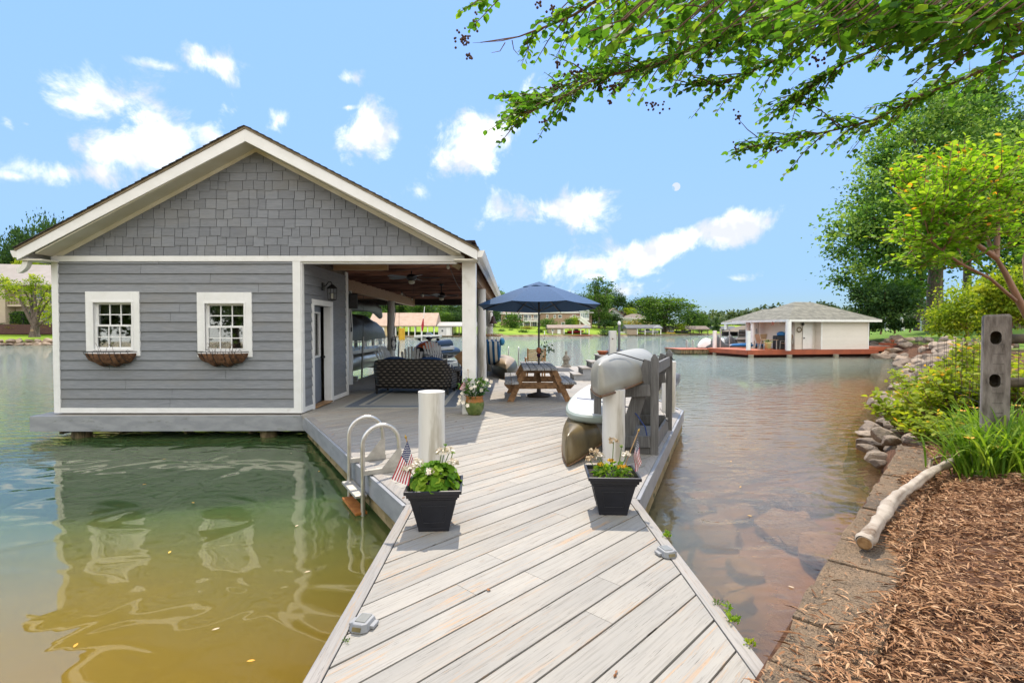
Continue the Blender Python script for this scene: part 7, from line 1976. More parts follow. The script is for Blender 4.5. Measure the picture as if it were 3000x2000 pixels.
t = thing('retaining_wall', 'low wall of rough brown concrete blocks curving along the water edge', 'wall', (2.5,3.7,0))
WPTS = [(-3.4,-2.75),(-1.1,-.20),(.55,1.57),(1.10,2.17),(2.2,3.36),(3.2,4.44),(4.2,5.52),(4.9,6.28),(5.45,6.95)]
WL_ = []; acc = 0
for i in range(len(WPTS)-1):
    a, b = Vector(WPTS[i]), Vector(WPTS[i+1]); n = max(1, round((b-a).length/.145))
    for k in range(n): WL_.append(a.lerp(b,k/n))
mb = MB(); rr = random.Random(4); i = 0
while i < len(WL_)-4:
    st = 3; a, b = WL_[i], WL_[i+st]; d = (b-a).normalized(); n = Vector((d.y,-d.x)); j = rr.uniform(-.008,.008); w = .37+rr.uniform(-.012,.012); z1 = .505+rr.uniform(-.007,.007); g = .004
    m_ = 6; lo = []; hi = []
    ou = [a+d*g-n*j, a.lerp(b,.35)-n*(j+rr.uniform(-.012,.012)), a.lerp(b,.7)-n*(j+rr.uniform(-.012,.012)), b-d*g-n*(j+rr.uniform(-.01,.01))]
    inn = [b-d*g+n*w, a.lerp(b,.66)+n*(w+rr.uniform(-.008,.010)), a.lerp(b,.33)+n*(w+rr.uniform(-.008,.010)), a+d*g+n*w]
    poly = [(p.x,p.y) for p in ou+inn]; mb.prism(poly, .30, z1); mb.prism([(x-n.x*.012,y-n.y*.012) for x,y in poly], -.9, .298); i += st
mb.build('blocks', BLK, t, True, bevel=.006)
# mulch: shredded bark heaped behind the wall
rg = np.random.default_rng(15); n = 140000
wp = np.array([(p.x,p.y) for p in WL_]); sel = np.array([k for k in range(len(wp)-1) if wp[k][1] > .9]); k = rg.choice(sel,n); f_ = rg.random(n)[:,None]
dir_ = wp[k+1]-wp[k]; dir_ = dir_/np.linalg.norm(dir_,axis=1,keepdims=True); o_ = .02+3.5*rg.random(n)**1.25
XY = wp[k]+(wp[k+1]-wp[k])*f_+np.stack([dir_[:,1],-dir_[:,0]],1)*o_[:,None]; X, Y = XY[:,0], XY[:,1]
s = sdist(X,Y); edge_ = .31+.06*np.sin(X*3.1+Y*2.3)+.05*np.sin(X*7.7-Y*5.1) - .10*(1-smooth(Y,1.9,2.7))
keep = (s > edge_-.02)
sparse = (s > .03) & (s <= edge_) & (rg.random(n) < .03+.10*(1-smooth(Y,2.0,3.2))); keep |= sparse
X,Y,s,sp_ = X[keep],Y[keep],s[keep],sparse[keep]; n = len(X)
hump = .035*np.sin(X*2.7+1)*np.sin(Y*3.3)+.02*np.sin(X*7+Y*6)
Z = bank_z(s,Y)+np.where(sp_,0,np.maximum(hump,0)); Z = np.where(s < .40, np.maximum(Z,.508+.02*rg.random(n)*(s>.2)), Z) + rg.uniform(0,.026,n)
Lc = np.clip(rg.lognormal(-3.25,.45,n),.012,.10); Lc = np.where(rg.random(n)<.025, Lc*2.1, Lc); Wc = np.clip(Lc*rg.uniform(.08,.24,n),.0025,.010)
th = rg.uniform(0,2*PI,n)*.45+R(20)+rg.normal(0,.5,n); A = np.stack([np.cos(th),np.sin(th),rg.normal(0,.20,n)],1)
A[sp_,2] *= .2
def mulch_mat():
    m, nt = nodes('shredded_bark'); t_ = attr(nt)
    c = mixc(nt, ramp(nt,t_,0,.4), (.085,.038,.02), (.33,.17,.085)); c = mixc(nt, ramp(nt,t_,.4,.8), c, (.52,.31,.17)); c = mixc(nt, ramp(nt,t_,.86,1.0), c, (.62,.43,.27))
    v = coords(nt,(1,1,1),(0,0,0),'World'); finish(nt, c, .85, 0, .2, bumpn(nt,noise(nt,v,160,3),.6,.004)); return m
me = leaf_mesh('mulch', np.stack([X,Y,Z],1), A, nz(rg.normal(size=(n,3))*.45+np.array([0,0,1.])), Lc, Wc, np.clip(rg.beta(1.6,1.6,n),0,1), mulch_mat(), 6, .10)
link('mulch', me, kind='stuff')
# ---- rocks
def rock_mesh(seed, mat, flat=.6):
    bm = bmesh.new(); bmesh.ops.create_icosphere(bm, subdivisions=3, radius=.5); r_ = random.Random(seed)
    pl_ = [(Vector((r_.gauss(0,1),r_.gauss(0,1),r_.gauss(0,1))).normalized(), r_.uniform(.26,.44)) for _ in range(13)]
    for v in bm.verts:
        for nn, dd in pl_:
            q = v.co.dot(nn)-dd
            if q > 0: v.co -= nn*q*.94
        v.co += Vector((r_.gauss(0,1),r_.gauss(0,1),r_.gauss(0,1)))*.006; v.co.z *= flat; v.co.y *= .72
    me = bpy.data.meshes.new('rock'); bm.to_mesh(me); bm.free(); me.materials.append(mat); return me
def rock_mat(name, a, b, c):
    m, nt = nodes(name); v = coords(nt); oi = nd(nt,'ShaderNodeObjectInfo'); n1 = noise(nt,v,3,6,.6); n2 = noise(nt,v,14,5,.65)
    k = mixc(nt, ramp(nt,n1,.35,.65), a, b); k = mixc(nt, mth(nt,'MULTIPLY',ramp(nt,n2,.5,.7),.6), k, c)
    vs = nt.nodes.new('ShaderNodeVectorMath'); vs.operation='SCALE'; nt.links.new(k,vs.inputs[0]); nt.links.new(mth(nt,'MULTIPLY_ADD',oi.outputs['Random'],.7,.65),vs.inputs['Scale'])
    finish(nt, vs.outputs[0], .85, 0, .3, bumpn(nt,n2,.9,.03)); return m
RK = rock_mat('rip_rap_stone', (.35,.27,.195), (.25,.20,.155), (.10,.08,.065)); RKL = rock_mat('pale_rip_rap', (.38,.29,.21), (.30,.22,.155), (.12,.085,.06)); RKW = rock_mat('submerged_stone', (.52,.36,.21), (.42,.28,.16), (.20,.14,.09))
RM = [rock_mesh(i, RK, f) for i,f in enumerate((.55,.7,.5,.62,.45,.6))]; RML = [rock_mesh(40+i, RKL, f) for i,f in enumerate((.6,.5,.7))]; RMW = [rock_mesh(60+i, RKW, f) for i,f in enumerate((.35,.3,.4))]
def rock(me, loc, s, rz, label, group, tilt=.2, rs=None):
    o = bpy.data.objects.new('rock', me); COL.objects.link(o); o.location = loc; o.scale = (s,s*(rs or 1),s*.9); o.rotation_euler = (rnd.uniform(-tilt,tilt),rnd.uniform(-tilt,tilt),rz); return tag(o,label,'rock',group)
rr = random.Random(31)
GR = 'rocks at the water edge below the leafy shrubs'
for px,py,s in ((2618,1215,.55),(2655,1238,.75),(2600,1238,.42),(2668,1275,.62),(2620,1290,.95),(2690,1295,.55),(2628,1320,.80),(2700,1250,.45),(2680,1215,.5),(2640,1190,.5),(2675,1180,.6),(2700,1165,.5),(2660,1160,.45),(2712,1278,.5),(2650,1305,.5),(2690,1325,.45),(2625,1268,.4),(2640,1345,.40),(2650,1140,.5),(2690,1140,.5),(2685,1120,.6),(2720,1110,.5),(2630,1175,.4)):
    p = gz(px,py,.12); q = gz(px,py,.12); rock(rr.choice(RM), (p.x,p.y,.12+ (.06 if px > 2660 else 0)), s*.66, rr.uniform(0,6), 'grey brown rock at the water edge below the leafy shrubs', GR)
for k_ in range(64):
    y = 8.0+14*rr.random()**1.3; base = np.interp(y,[6.54,8.6,11.2,14.4,19.6,25],[5.15,6.2,8.0,10.6,15,20]); s_ = rr.uniform(.0,1.5); x, y2 = base+s_*.8, y-s_*.6
    rock(rr.choice(RM), (x,y2,max(nearz(x,y2),-.03)+.05), rr.uniform(.42,.85), rr.uniform(0,6), 'grey brown rock at the water edge below the leafy shrubs', GR, .3)
for (x,y,s_) in ((5.30,7.15,.36),(5.62,7.35,.42),(5.12,6.9,.3),(5.85,7.8,.45),(5.55,7.7,.36),(5.95,7.3,.42),(5.45,7.4,.3)): rock(rr.choice(RM), (x,y,.16+.2*(x>5.55)), s_, rr.uniform(0,6), 'grey brown rock at the water edge below the leafy shrubs', GR, .25)
GR2 = 'rip-rap rocks on the bank beside the white boathouse'
for k in range(112):
    f = rr.random(); y = 23+ f*20; base = np.interp(y,[23,25,29.8,33.5,38,46],[18,20,24.2,25.9,27.6,30]); s_ = rr.uniform(-.55,3.6)
    x = base + s_*.87; y2 = y - s_*.45; z = nearz(x,y2)
    rock(rr.choice(RM+RML), (x,y2,max(z,-.02)+.06), rr.uniform(.75,1.35), rr.uniform(0,6), 'grey tan rip-rap rock on the bank beside the white boathouse', GR2, .35)
GR3 = 'pale rocks edging the left bank lawn'
for k in range(46):
    x = -69+ k*.265*1.88 + rr.uniform(-.1,.1); yb = np.interp(x,FARS[:,0][:5],FARS[:,1][:5]); row = k%2
    rock(rr.choice(RML), (x,yb+.1+row*.55+rr.uniform(-.1,.1),.12+.42*row), rr.uniform(.95,1.4), rr.uniform(0,6), 'pale tan rock in the stone edging of the left bank lawn', GR3)
GR4 = 'stones lying under the clear brown shallows'
for k in range(34):
    f = rr.random(); t_ = rr.uniform(.05,1); bx = 1.2+ t_*4.0; by = 2.35+t_*4.4; o_ = rr.uniform(.25,2.4)
    x, y = bx-.73*o_, by+.68*o_
    if x < 1.35+ (y-4.7)*.43: continue
    rock(rr.choice(RMW), (x,y,-.20-.10*o_), rr.uniform(.5,1.15), rr.uniform(0,6), 'flat brown stone lying under the clear brown shallows', GR4, .1)
for i in range(18):
    x,y = [(-2.1,5.2),(-3.0,4.6),(-2.6,7.2),(-1.6,4.2),(-4.6,6.6),(-3.6,5.9),(-1.9,3.4),(-2.7,3.2),(-1.55,3.05),(-3.4,8.2),(2.6,5.4),(3.4,7.6),(2.2,3.9),(4.4,9.2),(3.0,6.4),(5.2,11.0),(3.9,12.5),(-5.2,7.9)][i]
    r2 = np.random.default_rng(300+i); me = leaf_mesh('floating_leaf', np.zeros((1,3)), nz(r2.normal(size=(1,3))*np.array([1,1,0])), np.array([[0,0,1.]]), .05, .02, np.full(1,.5), PETALO if i%3 else PETALD, 6, .02)
    o = link('floating_leaf', me); o.location = (x,y,.008); tag(o, 'small yellow leaf floating on the water', 'leaf', 'yellow leaves floating on the water')
# driftwood
DRIFT = M('bleached_driftwood', (.47,.40,.32), (.34,.275,.21), 7, .85, bump=1.0, bscale=14, bdist=.012, dirt=((.16,.10,.06), .85, 6, .56))
t = thing('driftwood_log', 'bleached crooked driftwood log lying on the block wall', 'log', gz(2560,1560,.51))
P_ = [(2532,1590,.575),(2545,1570,.58),(2580,1520,.585),(2604,1480,.59),(2632,1452,.60),(2668,1425,.60),(2710,1392,.605),(2748,1372,.61),(2790,1352,.62),(2802,1348,.62)]
rs = [.046,.052,.043,.053,.044,.041,.040,.036,.042,.026]; pts = [gz(*p) for p in P_]; q = []; qr = []
for i in range(len(pts)-1):
    for k in range(4): f = k/4; q.append(pts[i].lerp(pts[i+1],f)+Vector((0,0,.004*math.sin(i*2+k)))); qr.append((rs[i]*(1-f)+rs[i+1]*f)*(1+.10*math.sin(i*2.3+k*1.9)+.05*math.sin(i*5+k*3)))
mb = MB(); qq = []; q2 = q+[pts[-1]]; r2 = qr+[rs[-1]]
for i in range(len(q2)-1):
    for k in range(3): qq.append((q2[i].lerp(q2[i+1],k/3), r2[i]*(1-k/3)+r2[i+1]*k/3))
mb.tube([p for p,_ in qq], [r for _,r in qq], 20)
from mathutils import noise as mno
nv = []
for i in range(len(qq)*20):
    c = qq[i//20][0]; v = Vector(mb.v[i]); d_ = v-c; al = i//20/len(qq); ang = i%20
    k = 1+.30*mno.noise(Vector((al*9,math.cos(ang*PI/10)*1.3,math.sin(ang*PI/10)*1.3)))+.05*mno.noise(v*45)
    if ang in (7,) and .06 < al < .62: k -= .17
    if ang in (13,) and .35 < al < .9: k -= .14
    mb.v[i] = tuple(c+d_*k)
mb.build('trunk', DRIFT, t, True)
mb = MB(); c0 = pts[0]; dn = (pts[0]-pts[1]).normalized(); mb.tube([c0+dn*.0,c0+dn*.006],[.044,.036],14); mb.build('broken_end', M('broken_wood', (.36,.21,.09), (.24,.13,.05), 30, .9, bump=.8), t, True)
mb = MB(); mb.tube([gz(x,y,z) for x,y,z in ((2730,1385,.60),(2722,1368,.58),(2726,1348,.58),(2750,1338,.58),(2800,1336,.58),(2840,1334,.60))], [.012,.014,.013,.013,.012,.010], 7); mb.build('curled_twig', M('grey_twig', (.30,.22,.15), (.22,.16,.11), 8, .8), t, True)

# ---------------------------------------------------------------- split-rail fence with wire mesh
FW = M('weathered_fence_wood', (.29,.255,.225), (.16,.135,.115), 9, .9, bump=1.0, bscale=40, bdist=.008, stretch=(2.2,2.2,.5), dirt=((.05,.04,.033), .85, 9, .60)); FWD = M('dark_fence_side', (.10,.08,.05), (.04,.032,.022), 9, .95, bump=.9)  # second wood is a darker brown for back, one side, hole walls and rails
FP = at(2918,1000,5.2); fzb = .60; ftop = at(2918,922,5.2).z
t = thing('split_rail_fence', 'weathered split-rail fence post with rail holes and black wire mesh', 'fence', (FP.x,FP.y,fzb))
mb = MB(); hw, hd = .105, .06; H = ftop-fzb
prof = [(-hw,0),(-hw+.012,-hd),(hw-.02,-hd-.005),(hw,-.02),(hw-.004,hd),(-hw+.01,hd)]
holes = [(H-.235,.067),(H-.675,.067)]
# front face with two oval openings
N_ = 20; fv = []; 
zs = [0,H-.90,H-.455,H-.02]
y_ = -hd
def ring(zc, rx, rz_): return [Vector((-.012+rx*math.copysign(abs(math.cos(a))**.75,math.cos(a))*(1-.10*math.exp(-((math.sin(a))/.25)**2)), y_, zc+rz_*math.sin(a))) for a in [2*PI*k/N_ for k in range(N_)]]
def panel(z0,z1,zc):
    rg_ = ring(zc,.047,.067); cor = [Vector((-hw,y_,z0)),Vector((hw,y_,z0)),Vector((hw,y_,z1)),Vector((-hw,y_,z1))]
    out = []
    for p in rg_:
        d = p-Vector((-.012,y_,zc)); s_ = []
        if d.x > 1e-6: s_.append((hw+.012)/d.x)
        if d.x < -1e-6: s_.append((-hw+.012)/d.x)
        if d.z > 1e-6: s_.append((z1-zc)/d.z)
        if d.z < -1e-6: s_.append((z0-zc)/d.z)
        out.append(Vector((-.012,y_,zc))+d*min(s_))
    for c in cor:
        kk = min(range(N_), key=lambda q_: (out[q_]-c).length); out[kk] = c
    mb.add(rg_+out, [(k,N_+k,N_+(k+1)%N_,(k+1)%N_)[::-1] for k in range(N_)])
    mb.add(rg_+[p+Vector((0,2*hd,0)) for p in rg_], [(k,(k+1)%N_,N_+(k+1)%N_,N_+k) for k in range(N_)], 1)
    for c, (i0,i1) in ((cor[0],(0,0)),):
        pass
panel(H-.90,H-.455,holes[1][0]); panel(H-.455,H-.02,holes[0][0]); mb.bx(-hw,hw,-hd,hd,-.1,H-.90)
mb.add([(-hw,-hd,H-.9),(-hw,hd,H-.9),(-hw,hd,H-.02),(-hw,-hd,H-.02)],[(0,3,2,1)]); mb.add([(hw,-hd,H-.9),(hw,hd,H-.9),(hw,hd,H-.02),(hw,-hd,H-.02)],[(0,1,2,3)],1)
mb.add([(-hw,hd,H-.9),(hw,hd,H-.9),(hw,hd,H-.02),(-hw,hd,H-.02)],[(0,1,2,3)][::-1],1)
mb.add([(-hw,-hd,H-.02),(hw,-hd,H-.02),(hw,hd,H-.02),(-hw,hd,H-.02),(-hw+.015,-hd+.015,H),(hw-.02,-hd+.015,H+.008),(hw-.02,hd-.01,H+.006),(-hw+.015,hd-.01,H)],[(0,1,5,4),(1,2,6,5),(2,3,7,6),(3,0,4,7),(4,5,6,7)])
pst = mb.build('post', [FW,FWD], t); pst.rotation_euler = (0,0,R(-34))
for z in (H-.25,H-.70):
    mb = MB(); mb.tube([(.06,.02,z),(1.2,-.05,z+.02),(2.9,-.2,z-.02)], [.055,.06,.055], 8, flat=.8); mb.build('rail', FWD, t)
P2 = Vector((3.6,5.4,0))   # towards the next post along the bank
mb = MB()
for k in range(19):
    b_ = P2*(k/18); 
    if k: mb.tube([b_+Vector((0,0,.0)), b_+Vector((.02*math.sin(k*3),0,H-.30))], .0019, 4)
for z in [H-.30-.10*k for k in range(9)]: mb.tube([P2*(k/8)+Vector((0,0,z+.012*math.sin(k*1.7))) for k in range(9)], .0019 if z < H-.35 else .004, 4)
for k in range(1,16): mb.tube([Vector((.16*k,-.01*k-.07,0)),Vector((.16*k,-.01*k-.07,H-.3))], .0019, 4)
for z in [H-.30-.10*k for k in range(9)]: mb.tube([Vector((-.1,-.075,z)),Vector((1.2,-.12,z)),Vector((2.6,-.25,z))], .0019, 4)
mb.build('wire_mesh', LINE, t)

# ---------------------------------------------------------------- plants on the near bank
def blades(name, label, base, n, Lm, w, mat, seed, spread=.35, cat='daylily', group=None, flowers=()):
    rg = np.random.default_rng(seed); k = 7; V = []; F = []; T = []
    for i in range(n):
        a = rg.uniform(0,2*PI); L = Lm*rg.uniform(.6,1.15); b0 = np.array([rg.normal(0,spread*.42),rg.normal(0,spread*.42),0]); ln = rg.uniform(.35,1.0)
        d = np.array([math.cos(a),math.sin(a),0]); sd = np.array([-d[1],d[0],0]); tn = rg.uniform(.1,.92)
        for j in range(k):
            f = j/(k-1); out = L*ln*.75*f**1.35; z = L*(f*.98-.72*ln*f**2.3); ww = w*(.75+.5*f)*(1-f**3)*.5+.0008
            c = b0+d*out+np.array([0,0,z])
            V += [c-sd*ww, c+sd*ww]
        o = i*2*k; F += [(o+2*j,o+2*j+1,o+2*j+3,o+2*j+2) for j in range(k-1)]; T += [tn]*(k-1)
    t = thing(name, label, cat, base, 0, group)
    link('blades', np_mesh('blades', np.array(V), np.array(F), 4, np.array(T), mat, True), t)
    for c in flowers:
        mb = MB(); mb.tube([(c[0]*.3,c[1]*.3,0),(c[0]*.8,c[1]*.8,c[2]*.6),c], .005, 5); mb.build('flower_stalk', STEMG, t)
        kk = 6; ang = np.arange(kk)*2*PI/kk; A = np.stack([np.cos(ang),np.sin(ang),np.full(kk,.55)],1); np_leaves('flower', np.repeat(np.array([c]),kk,0), A, np.stack([-np.cos(ang)*.4,-np.sin(ang)*.4,np.ones(kk)],1), .07, .03, np.full(kk,.5), PETALO, t)
    return t
LB = 'daylilies on the mulch slope'
for i,(px,py,z,n,fl,lab) in enumerate([(2870,1345,.68,120,[(-.25,-.15,.40),(-.05,-.25,.33)],'arching daylily clump with two orange blooms nearest the driftwood'),(2975,1330,.80,120,[(.1,-.2,.42)],'arching daylily clump at the picture edge above the mulch'),(2940,1275,.78,110,[(-.2,.0,.5),(.15,0,.52)],'daylily clump directly in front of the fence post'),(3060,1290,.85,100,[],'daylily clump just beyond the edge of the picture'),(2840,1270,.66,70,[(-.1,0,.42),(.1,.05,.45)],'thin daylily clump with buds by the leafy shrub')]):
    p = gz(px,py,z); blades('daylily', lab, (p.x,p.y,nearz(p.x,p.y)-.02), int(n*1.5), .86, .022, F_LILY, 50+i, .34, group=LB, flowers=fl)
def shrub(label, loc, r, h, n, leaf, mat, seed, upright=0, group=None, name='shrub'):
    t = thing(name, label, 'shrub', loc, 0, group); rg = np.random.default_rng(seed); rr = random.Random(seed); mb = MB(); P=[];A=[];N_=[];T=[]
    m = max(10,n//26)
    for i in range(m):
        a = rg.uniform(0,2*PI); q = rg.random()**.6; hh = h*rg.uniform(.55,1.0)*(1-.35*q*(1-upright)); tip = np.array([math.cos(a)*q*r,math.sin(a)*q*r,hh]); b0 = np.array([math.cos(a)*q*r*.25,math.sin(a)*q*r*.25,0]); mid = b0*.5+tip*.5+np.array([0,0,h*.08])
        mb.tube([tuple(b0),tuple(mid),tuple(tip)], [.008,.006,.002], 4)
        k = 26; f = rg.uniform(.25,1.02,k)[:,None]; c = np.where(f<.5, b0+(mid-b0)*f*2, mid+(tip-mid)*(f-.5)*2); th = rg.uniform(0,2*PI,k)
        out = np.stack([np.cos(th),np.sin(th),rg.uniform(-.1,.6,k)],1); P.append(c+out*leaf*.3*rg.uniform(.2,1.6,(k,1))); A.append(out+rg.normal(size=(k,3))*.25); N_.append(rg.normal(size=(k,3))*.45+np.array([0,-.15,1.])); T.append(np.clip(.15+.55*f[:,0]+rg.normal(0,.14,k)+ (f[:,0]>.97)*.5*(rg.random(k)<.2),0,.99))
    mb.build('stems', BARKM, t); P=np.concatenate(P); sz = leaf*rg.uniform(.6,1.25,len(P))
    link('foliage', leaf_mesh('foliage',P,np.concatenate(A),np.concatenate(N_),sz,sz*.62,np.concatenate(T),mat,6), t); return t
SP = [(2700,1240,.30,8.4,.75,.95,900,.13,'lime leafy shrub leaning over the rocks at the water edge'),(2790,1265,.5,7.4,.75,1.05,1100,.12,'lime shrub with orange tips in front of the rock bank, inside the wire mesh'),(2745,1180,.5,9.8,.8,1.15,900,.12,'lime shrub standing further along the shore behind the mesh'),(2850,1200,.75,7.2,.7,1.15,900,.11,'bushy lime shrub just beside the fence post'),(2760,1300,.4,6.6,.5,.55,600,.10,'low lime shrub spilling on to the block wall end'),(2900,1150,.9,9.4,.8,1.1,700,.11,'lime shrub growing behind the fence post'),(3000,1130,.9,6.9,.8,1.1,800,.10,'lime shrub behind the rails at the picture edge')]
for i,(px,py,z,d_,r,h,n,lf,lab) in enumerate(SP):
    x = fx(px,d_); shrub(lab, (x,d_,max(nearz(x,d_),.05)-.05), r, h, int(n*1.9), lf*.78, F_SHRUB, 70+i, .3, 'lime shrubs along the near shore')
for i,(px,d_,h) in enumerate(((2790,7.9,1.45),(2822,7.6,1.5),(2850,7.9,1.35))):
    x = fx(px,d_); shrub(['slender upright orange-tipped shoot furthest from the fence post','tallest slender upright shoot above the lime shrubs','slender upright shoot closest to the fence post'][i], (x,d_,nearz(x,d_)), .12, h, 160, .10, F_SHRUB, 90+i, 1.0, 'upright shoots above the lime shrubs', 'shoot')
# mid-distance shrubs and trees on the right bank
put(shr[2], 2810, 838, 992, 190, 21, 'broad yellow green shrub on the bank behind the fence', None, nat=(1.35,1.0), zb=1.5)
x = fx(2810,21); big = [o for o in bpy.data.objects if o.get('label','').startswith('broad yellow green shrub on')][0]; bpy.data.objects.remove(big.children[0]) if False else None
def bigshrub(label, px, ytop, ybase, wpx, d_, mat, n, leaf, seed, clump=.3):
    w, h = wpx/1500*d_, (ybase-ytop)/1500*d_; rr2 = random.Random(seed); L = lobeset(rr2,7,w*.5,h*.92,h*.08)
    t = make_tree('large_shrub', L, n, leaf, mat, (h*.2,.06), seed, label, 'shrub', per=24, clump=clump, limbs=6, bark=BARKM, up=.9)
    t.location = (fx(px,d_),d_,fzv(ybase,d_)); return t
bpy.data.objects.remove(big.children[0], do_unlink=True) if len(big.children) > 2 else None
for ch in list(big.children): bpy.data.objects.remove(ch, do_unlink=True)
bpy.data.objects.remove(big, do_unlink=True)
bigshrub('broad yellow green shrub on the bank behind the fence', 2830, 832, 996, 215, 21, F_SHRUB, 7000, .13, 101)
bigshrub('yellow green shrub rising behind the crepe myrtle trunk at the picture edge', 2965, 770, 985, 190, 17, F_SHRUB, 7000, .13, 102)
bigshrub('dark green crepe myrtle bush beside the white boathouse', 2580, 828, 968, 190, 41, F_DARK, 7000, .24, 103)
bigshrub('dark bush in the corner behind the white boathouse wall', 2545, 912, 975, 70, 44, F_DARK, 2500, .22, 104)
bigshrub('small clipped dark bush on the right bank lawn near the big trunks', 2665, 938, 962, 38, 42, F_DARK, 1800, .16, 105)
bigshrub('small clipped dark bush left of the other one on the lawn', 2622, 935, 965, 40, 43, F_DARK, 1800, .16, 106)
bigshrub('dark green shrub under the big tree beyond the fence post', 2880, 880, 985, 110, 26, F_DARK, 4000, .16, 107)
t = thing('rope_fence', 'white posts joined by rope on the lawn under the big trees', 'fence', (fx(2600,48),48,2.2))
for k,px in enumerate((2598,2645,2702)):
    mb = MB(); p = at(px,950,48); mb.bx(p.x-.14,p.x+.14,47.9,48.1,p.z-.6,at(px,928,48).z); mb.build('post', WHITE, t, True)
mb = MB(); pts = []
for a,b in ((2598,2645),(2645,2702)):
    for k in range(9): f = k/8; pts.append(at(a+(b-a)*f,933+10*math.sin(PI*f),48)-Vector((0,.12,0)))
mb.tube(pts, .05, 5); mb.build('rope', CURT, t, True)
# the big trees
def bigtree(label, px, d_, base_y, lobes_px, n, leaf, mat, trunk, seed, hollow=.62, per=60, clump=.25, up=1.25):
    o = Vector((fx(px,d_),d_,fzv(base_y,d_))); L = []
    for (x,y,rx,ry,dy) in lobes_px: p = at(x,y,d_+dy)-o; L.append(((p.x,p.y,p.z),(rx/1500*d_,max(rx,ry)/1500*d_*.8,ry/1500*d_)))
    t = make_tree('big_tree', L, n, leaf, mat, trunk, seed, label, 'tree', per=per, clump=clump, limbs=8, up=up, hollow=hollow, jag=.18, wl=.7); t.location = o; return t
bigtree('huge spreading green tree with a pale forked trunk above the white boathouse', 2738, 47, 962, [(2740,520,150,130,0),(2620,540,120,80,-2),(2560,640,120,70,-3),(2540,730,100,55,-2),(2600,790,130,60,-3),(2500,680,70,40,0),(2680,420,130,80,0),(2800,400,140,100,1),(2760,330,110,70,0),(2850,520,150,110,-3),(2720,640,160,100,-5),(2850,700,140,80,-2),(2900,640,150,110,3),(2600,850,70,30,-4),(2570,590,90,45,2),(2630,470,80,50,-1),(2540,830,70,30,-1),(2800,600,150,100,3),(2900,420,110,70,2)], 52000, .33, F_TALL, (6.5,.62), 201)
bigtree('tall airy tree top behind the huge spreading tree', 2830, 56, 958, [(2830,330,110,80,0),(2840,268,60,35,0),(2770,350,60,40,-1),(2900,300,60,40,0)], 5200, .40, F_MID, (8,.4), 202)
bigtree('dark tall tree at the picture edge behind the crepe myrtle', 2985, 50, 962, [(2990,480,110,100,0),(3040,420,120,80,0),(2950,560,100,70,-2),(3020,620,140,100,-2),(2960,700,110,70,-3),(3000,370,70,50,0),(3060,780,140,80,0)], 13000, .40, F_DARK, (6,.5), 203)
bigtree('slimmer trunked tree beside the forked trunk of the huge tree', 2690, 52, 960, [(2690,800,70,60,0),(2660,850,60,35,-1),(2710,740,70,50,-1)], 3000, .38, F_TALL, (8.5,.36), 204)
mb = MB(); 
# ---------------------------------------------------------------- crepe myrtle by the fence and the branches overhead
def twig_leaves(rg, path, n, leaf, out, spread, droop=0.0, t0=.0):
    """leaves in two ranks along a twig"""
    path = np.array(path); seg = np.linalg.norm(np.diff(path,axis=0),axis=1); cum = np.concatenate([[0],np.cumsum(seg)]); L = cum[-1]
    for i in range(n):
        f = t0+(1-t0)*(i+.5)/n; s = f*L; k = min(np.searchsorted(cum,s,side='right')-1,len(seg)-1); q = (s-cum[k])/max(seg[k],1e-6); p = path[k]+(path[k+1]-path[k])*q
        d = (path[k+1]-path[k])/max(seg[k],1e-6); sd = np.cross(d,[0,0,1.]); sd = sd/max(np.linalg.norm(sd),1e-6); side = 1 if i%2 else -1
        ax = d*.55+sd*side*spread+rg.normal(size=3)*.28+np.array([0,0,-droop]); sz = leaf*rg.uniform(.65,1.2)*(1-.35*max(0,f-.75)*4*.5)
        out.append((p+rg.normal(size=3)*.006,ax,rg.normal(size=3)*.4+np.array([0,0,1.]),sz,f))
def flush(name, out, mat, parent, tonef, aspect=.62):
    P = np.array([o[0] for o in out]); A = np.array([o[1] for o in out]); N_ = np.array([o[2] for o in out]); S = np.array([o[3] for o in out]); f = np.array([o[4] for o in out])
    return link(name, leaf_mesh(name,P-np.array(parent.location),A,N_,S,S*aspect,tonef(f),mat,6,.08), parent)
t = thing('crepe_myrtle', 'young crepe myrtle with lime orange-tipped leaves leaning in behind the fence post', 'tree', (6.15,5.75,.9))
rg = np.random.default_rng(61); O = Vector(t.location)
limbs = [([(3085,1110,5.75),(3040,985,5.7),(2985,880,5.6),(2945,800,5.6),(2918,755,5.6)],.050),([(2918,755,5.6),(2922,690,5.65),(2925,640,5.7),(2932,570,5.8)],.032),([(2918,755,5.6),(2860,715,5.5),(2800,680,5.4),(2755,640,5.3)],.030),([(2910,745,5.6),(2893,700,5.8),(2882,665,5.9),(2860,590,6.0)],.022),([(2975,880,5.55),(2900,815,5.3),(2820,775,5.15),(2760,735,5.05),(2725,705,5.0)],.018),([(3040,985,5.7),(3010,860,5.8),(3000,760,6.0),(3030,640,6.1)],.030)]
mb = MB(); ends = []
for path, r in limbs:
    pts = [at(*p)-O for p in path]; n_ = len(pts); mb.tube(pts, [r*(1-.6*i/(n_-1)) for i in range(n_)], 9); ends.append(pts)
out = []
targets = [(2625,505),(2640,480),(2690,520),(2700,455),(2760,520),(2790,450),(2840,470),(2870,455),(2620,655),(2610,670),(2650,700),(2700,690),(2650,740),(2720,760),(2780,745),(2690,600),(2730,560),(2680,640),(2860,520),(2900,500),(2950,470),(2990,455),(3020,520),(2960,560),(2900,600),(2830,600),(2780,600),(2820,660),(2880,640),(2990,620),(2960,680),(3010,690),(2840,720),(2740,660),(2870,690),(2790,700),(2985,540),(3040,580),(2920,550),(2750,610),(2650,560),(2700,730),(2760,470),(2935,620)]
rr = random.Random(63)
allp = [p for e_ in ends[1:] for p in e_[1:]]
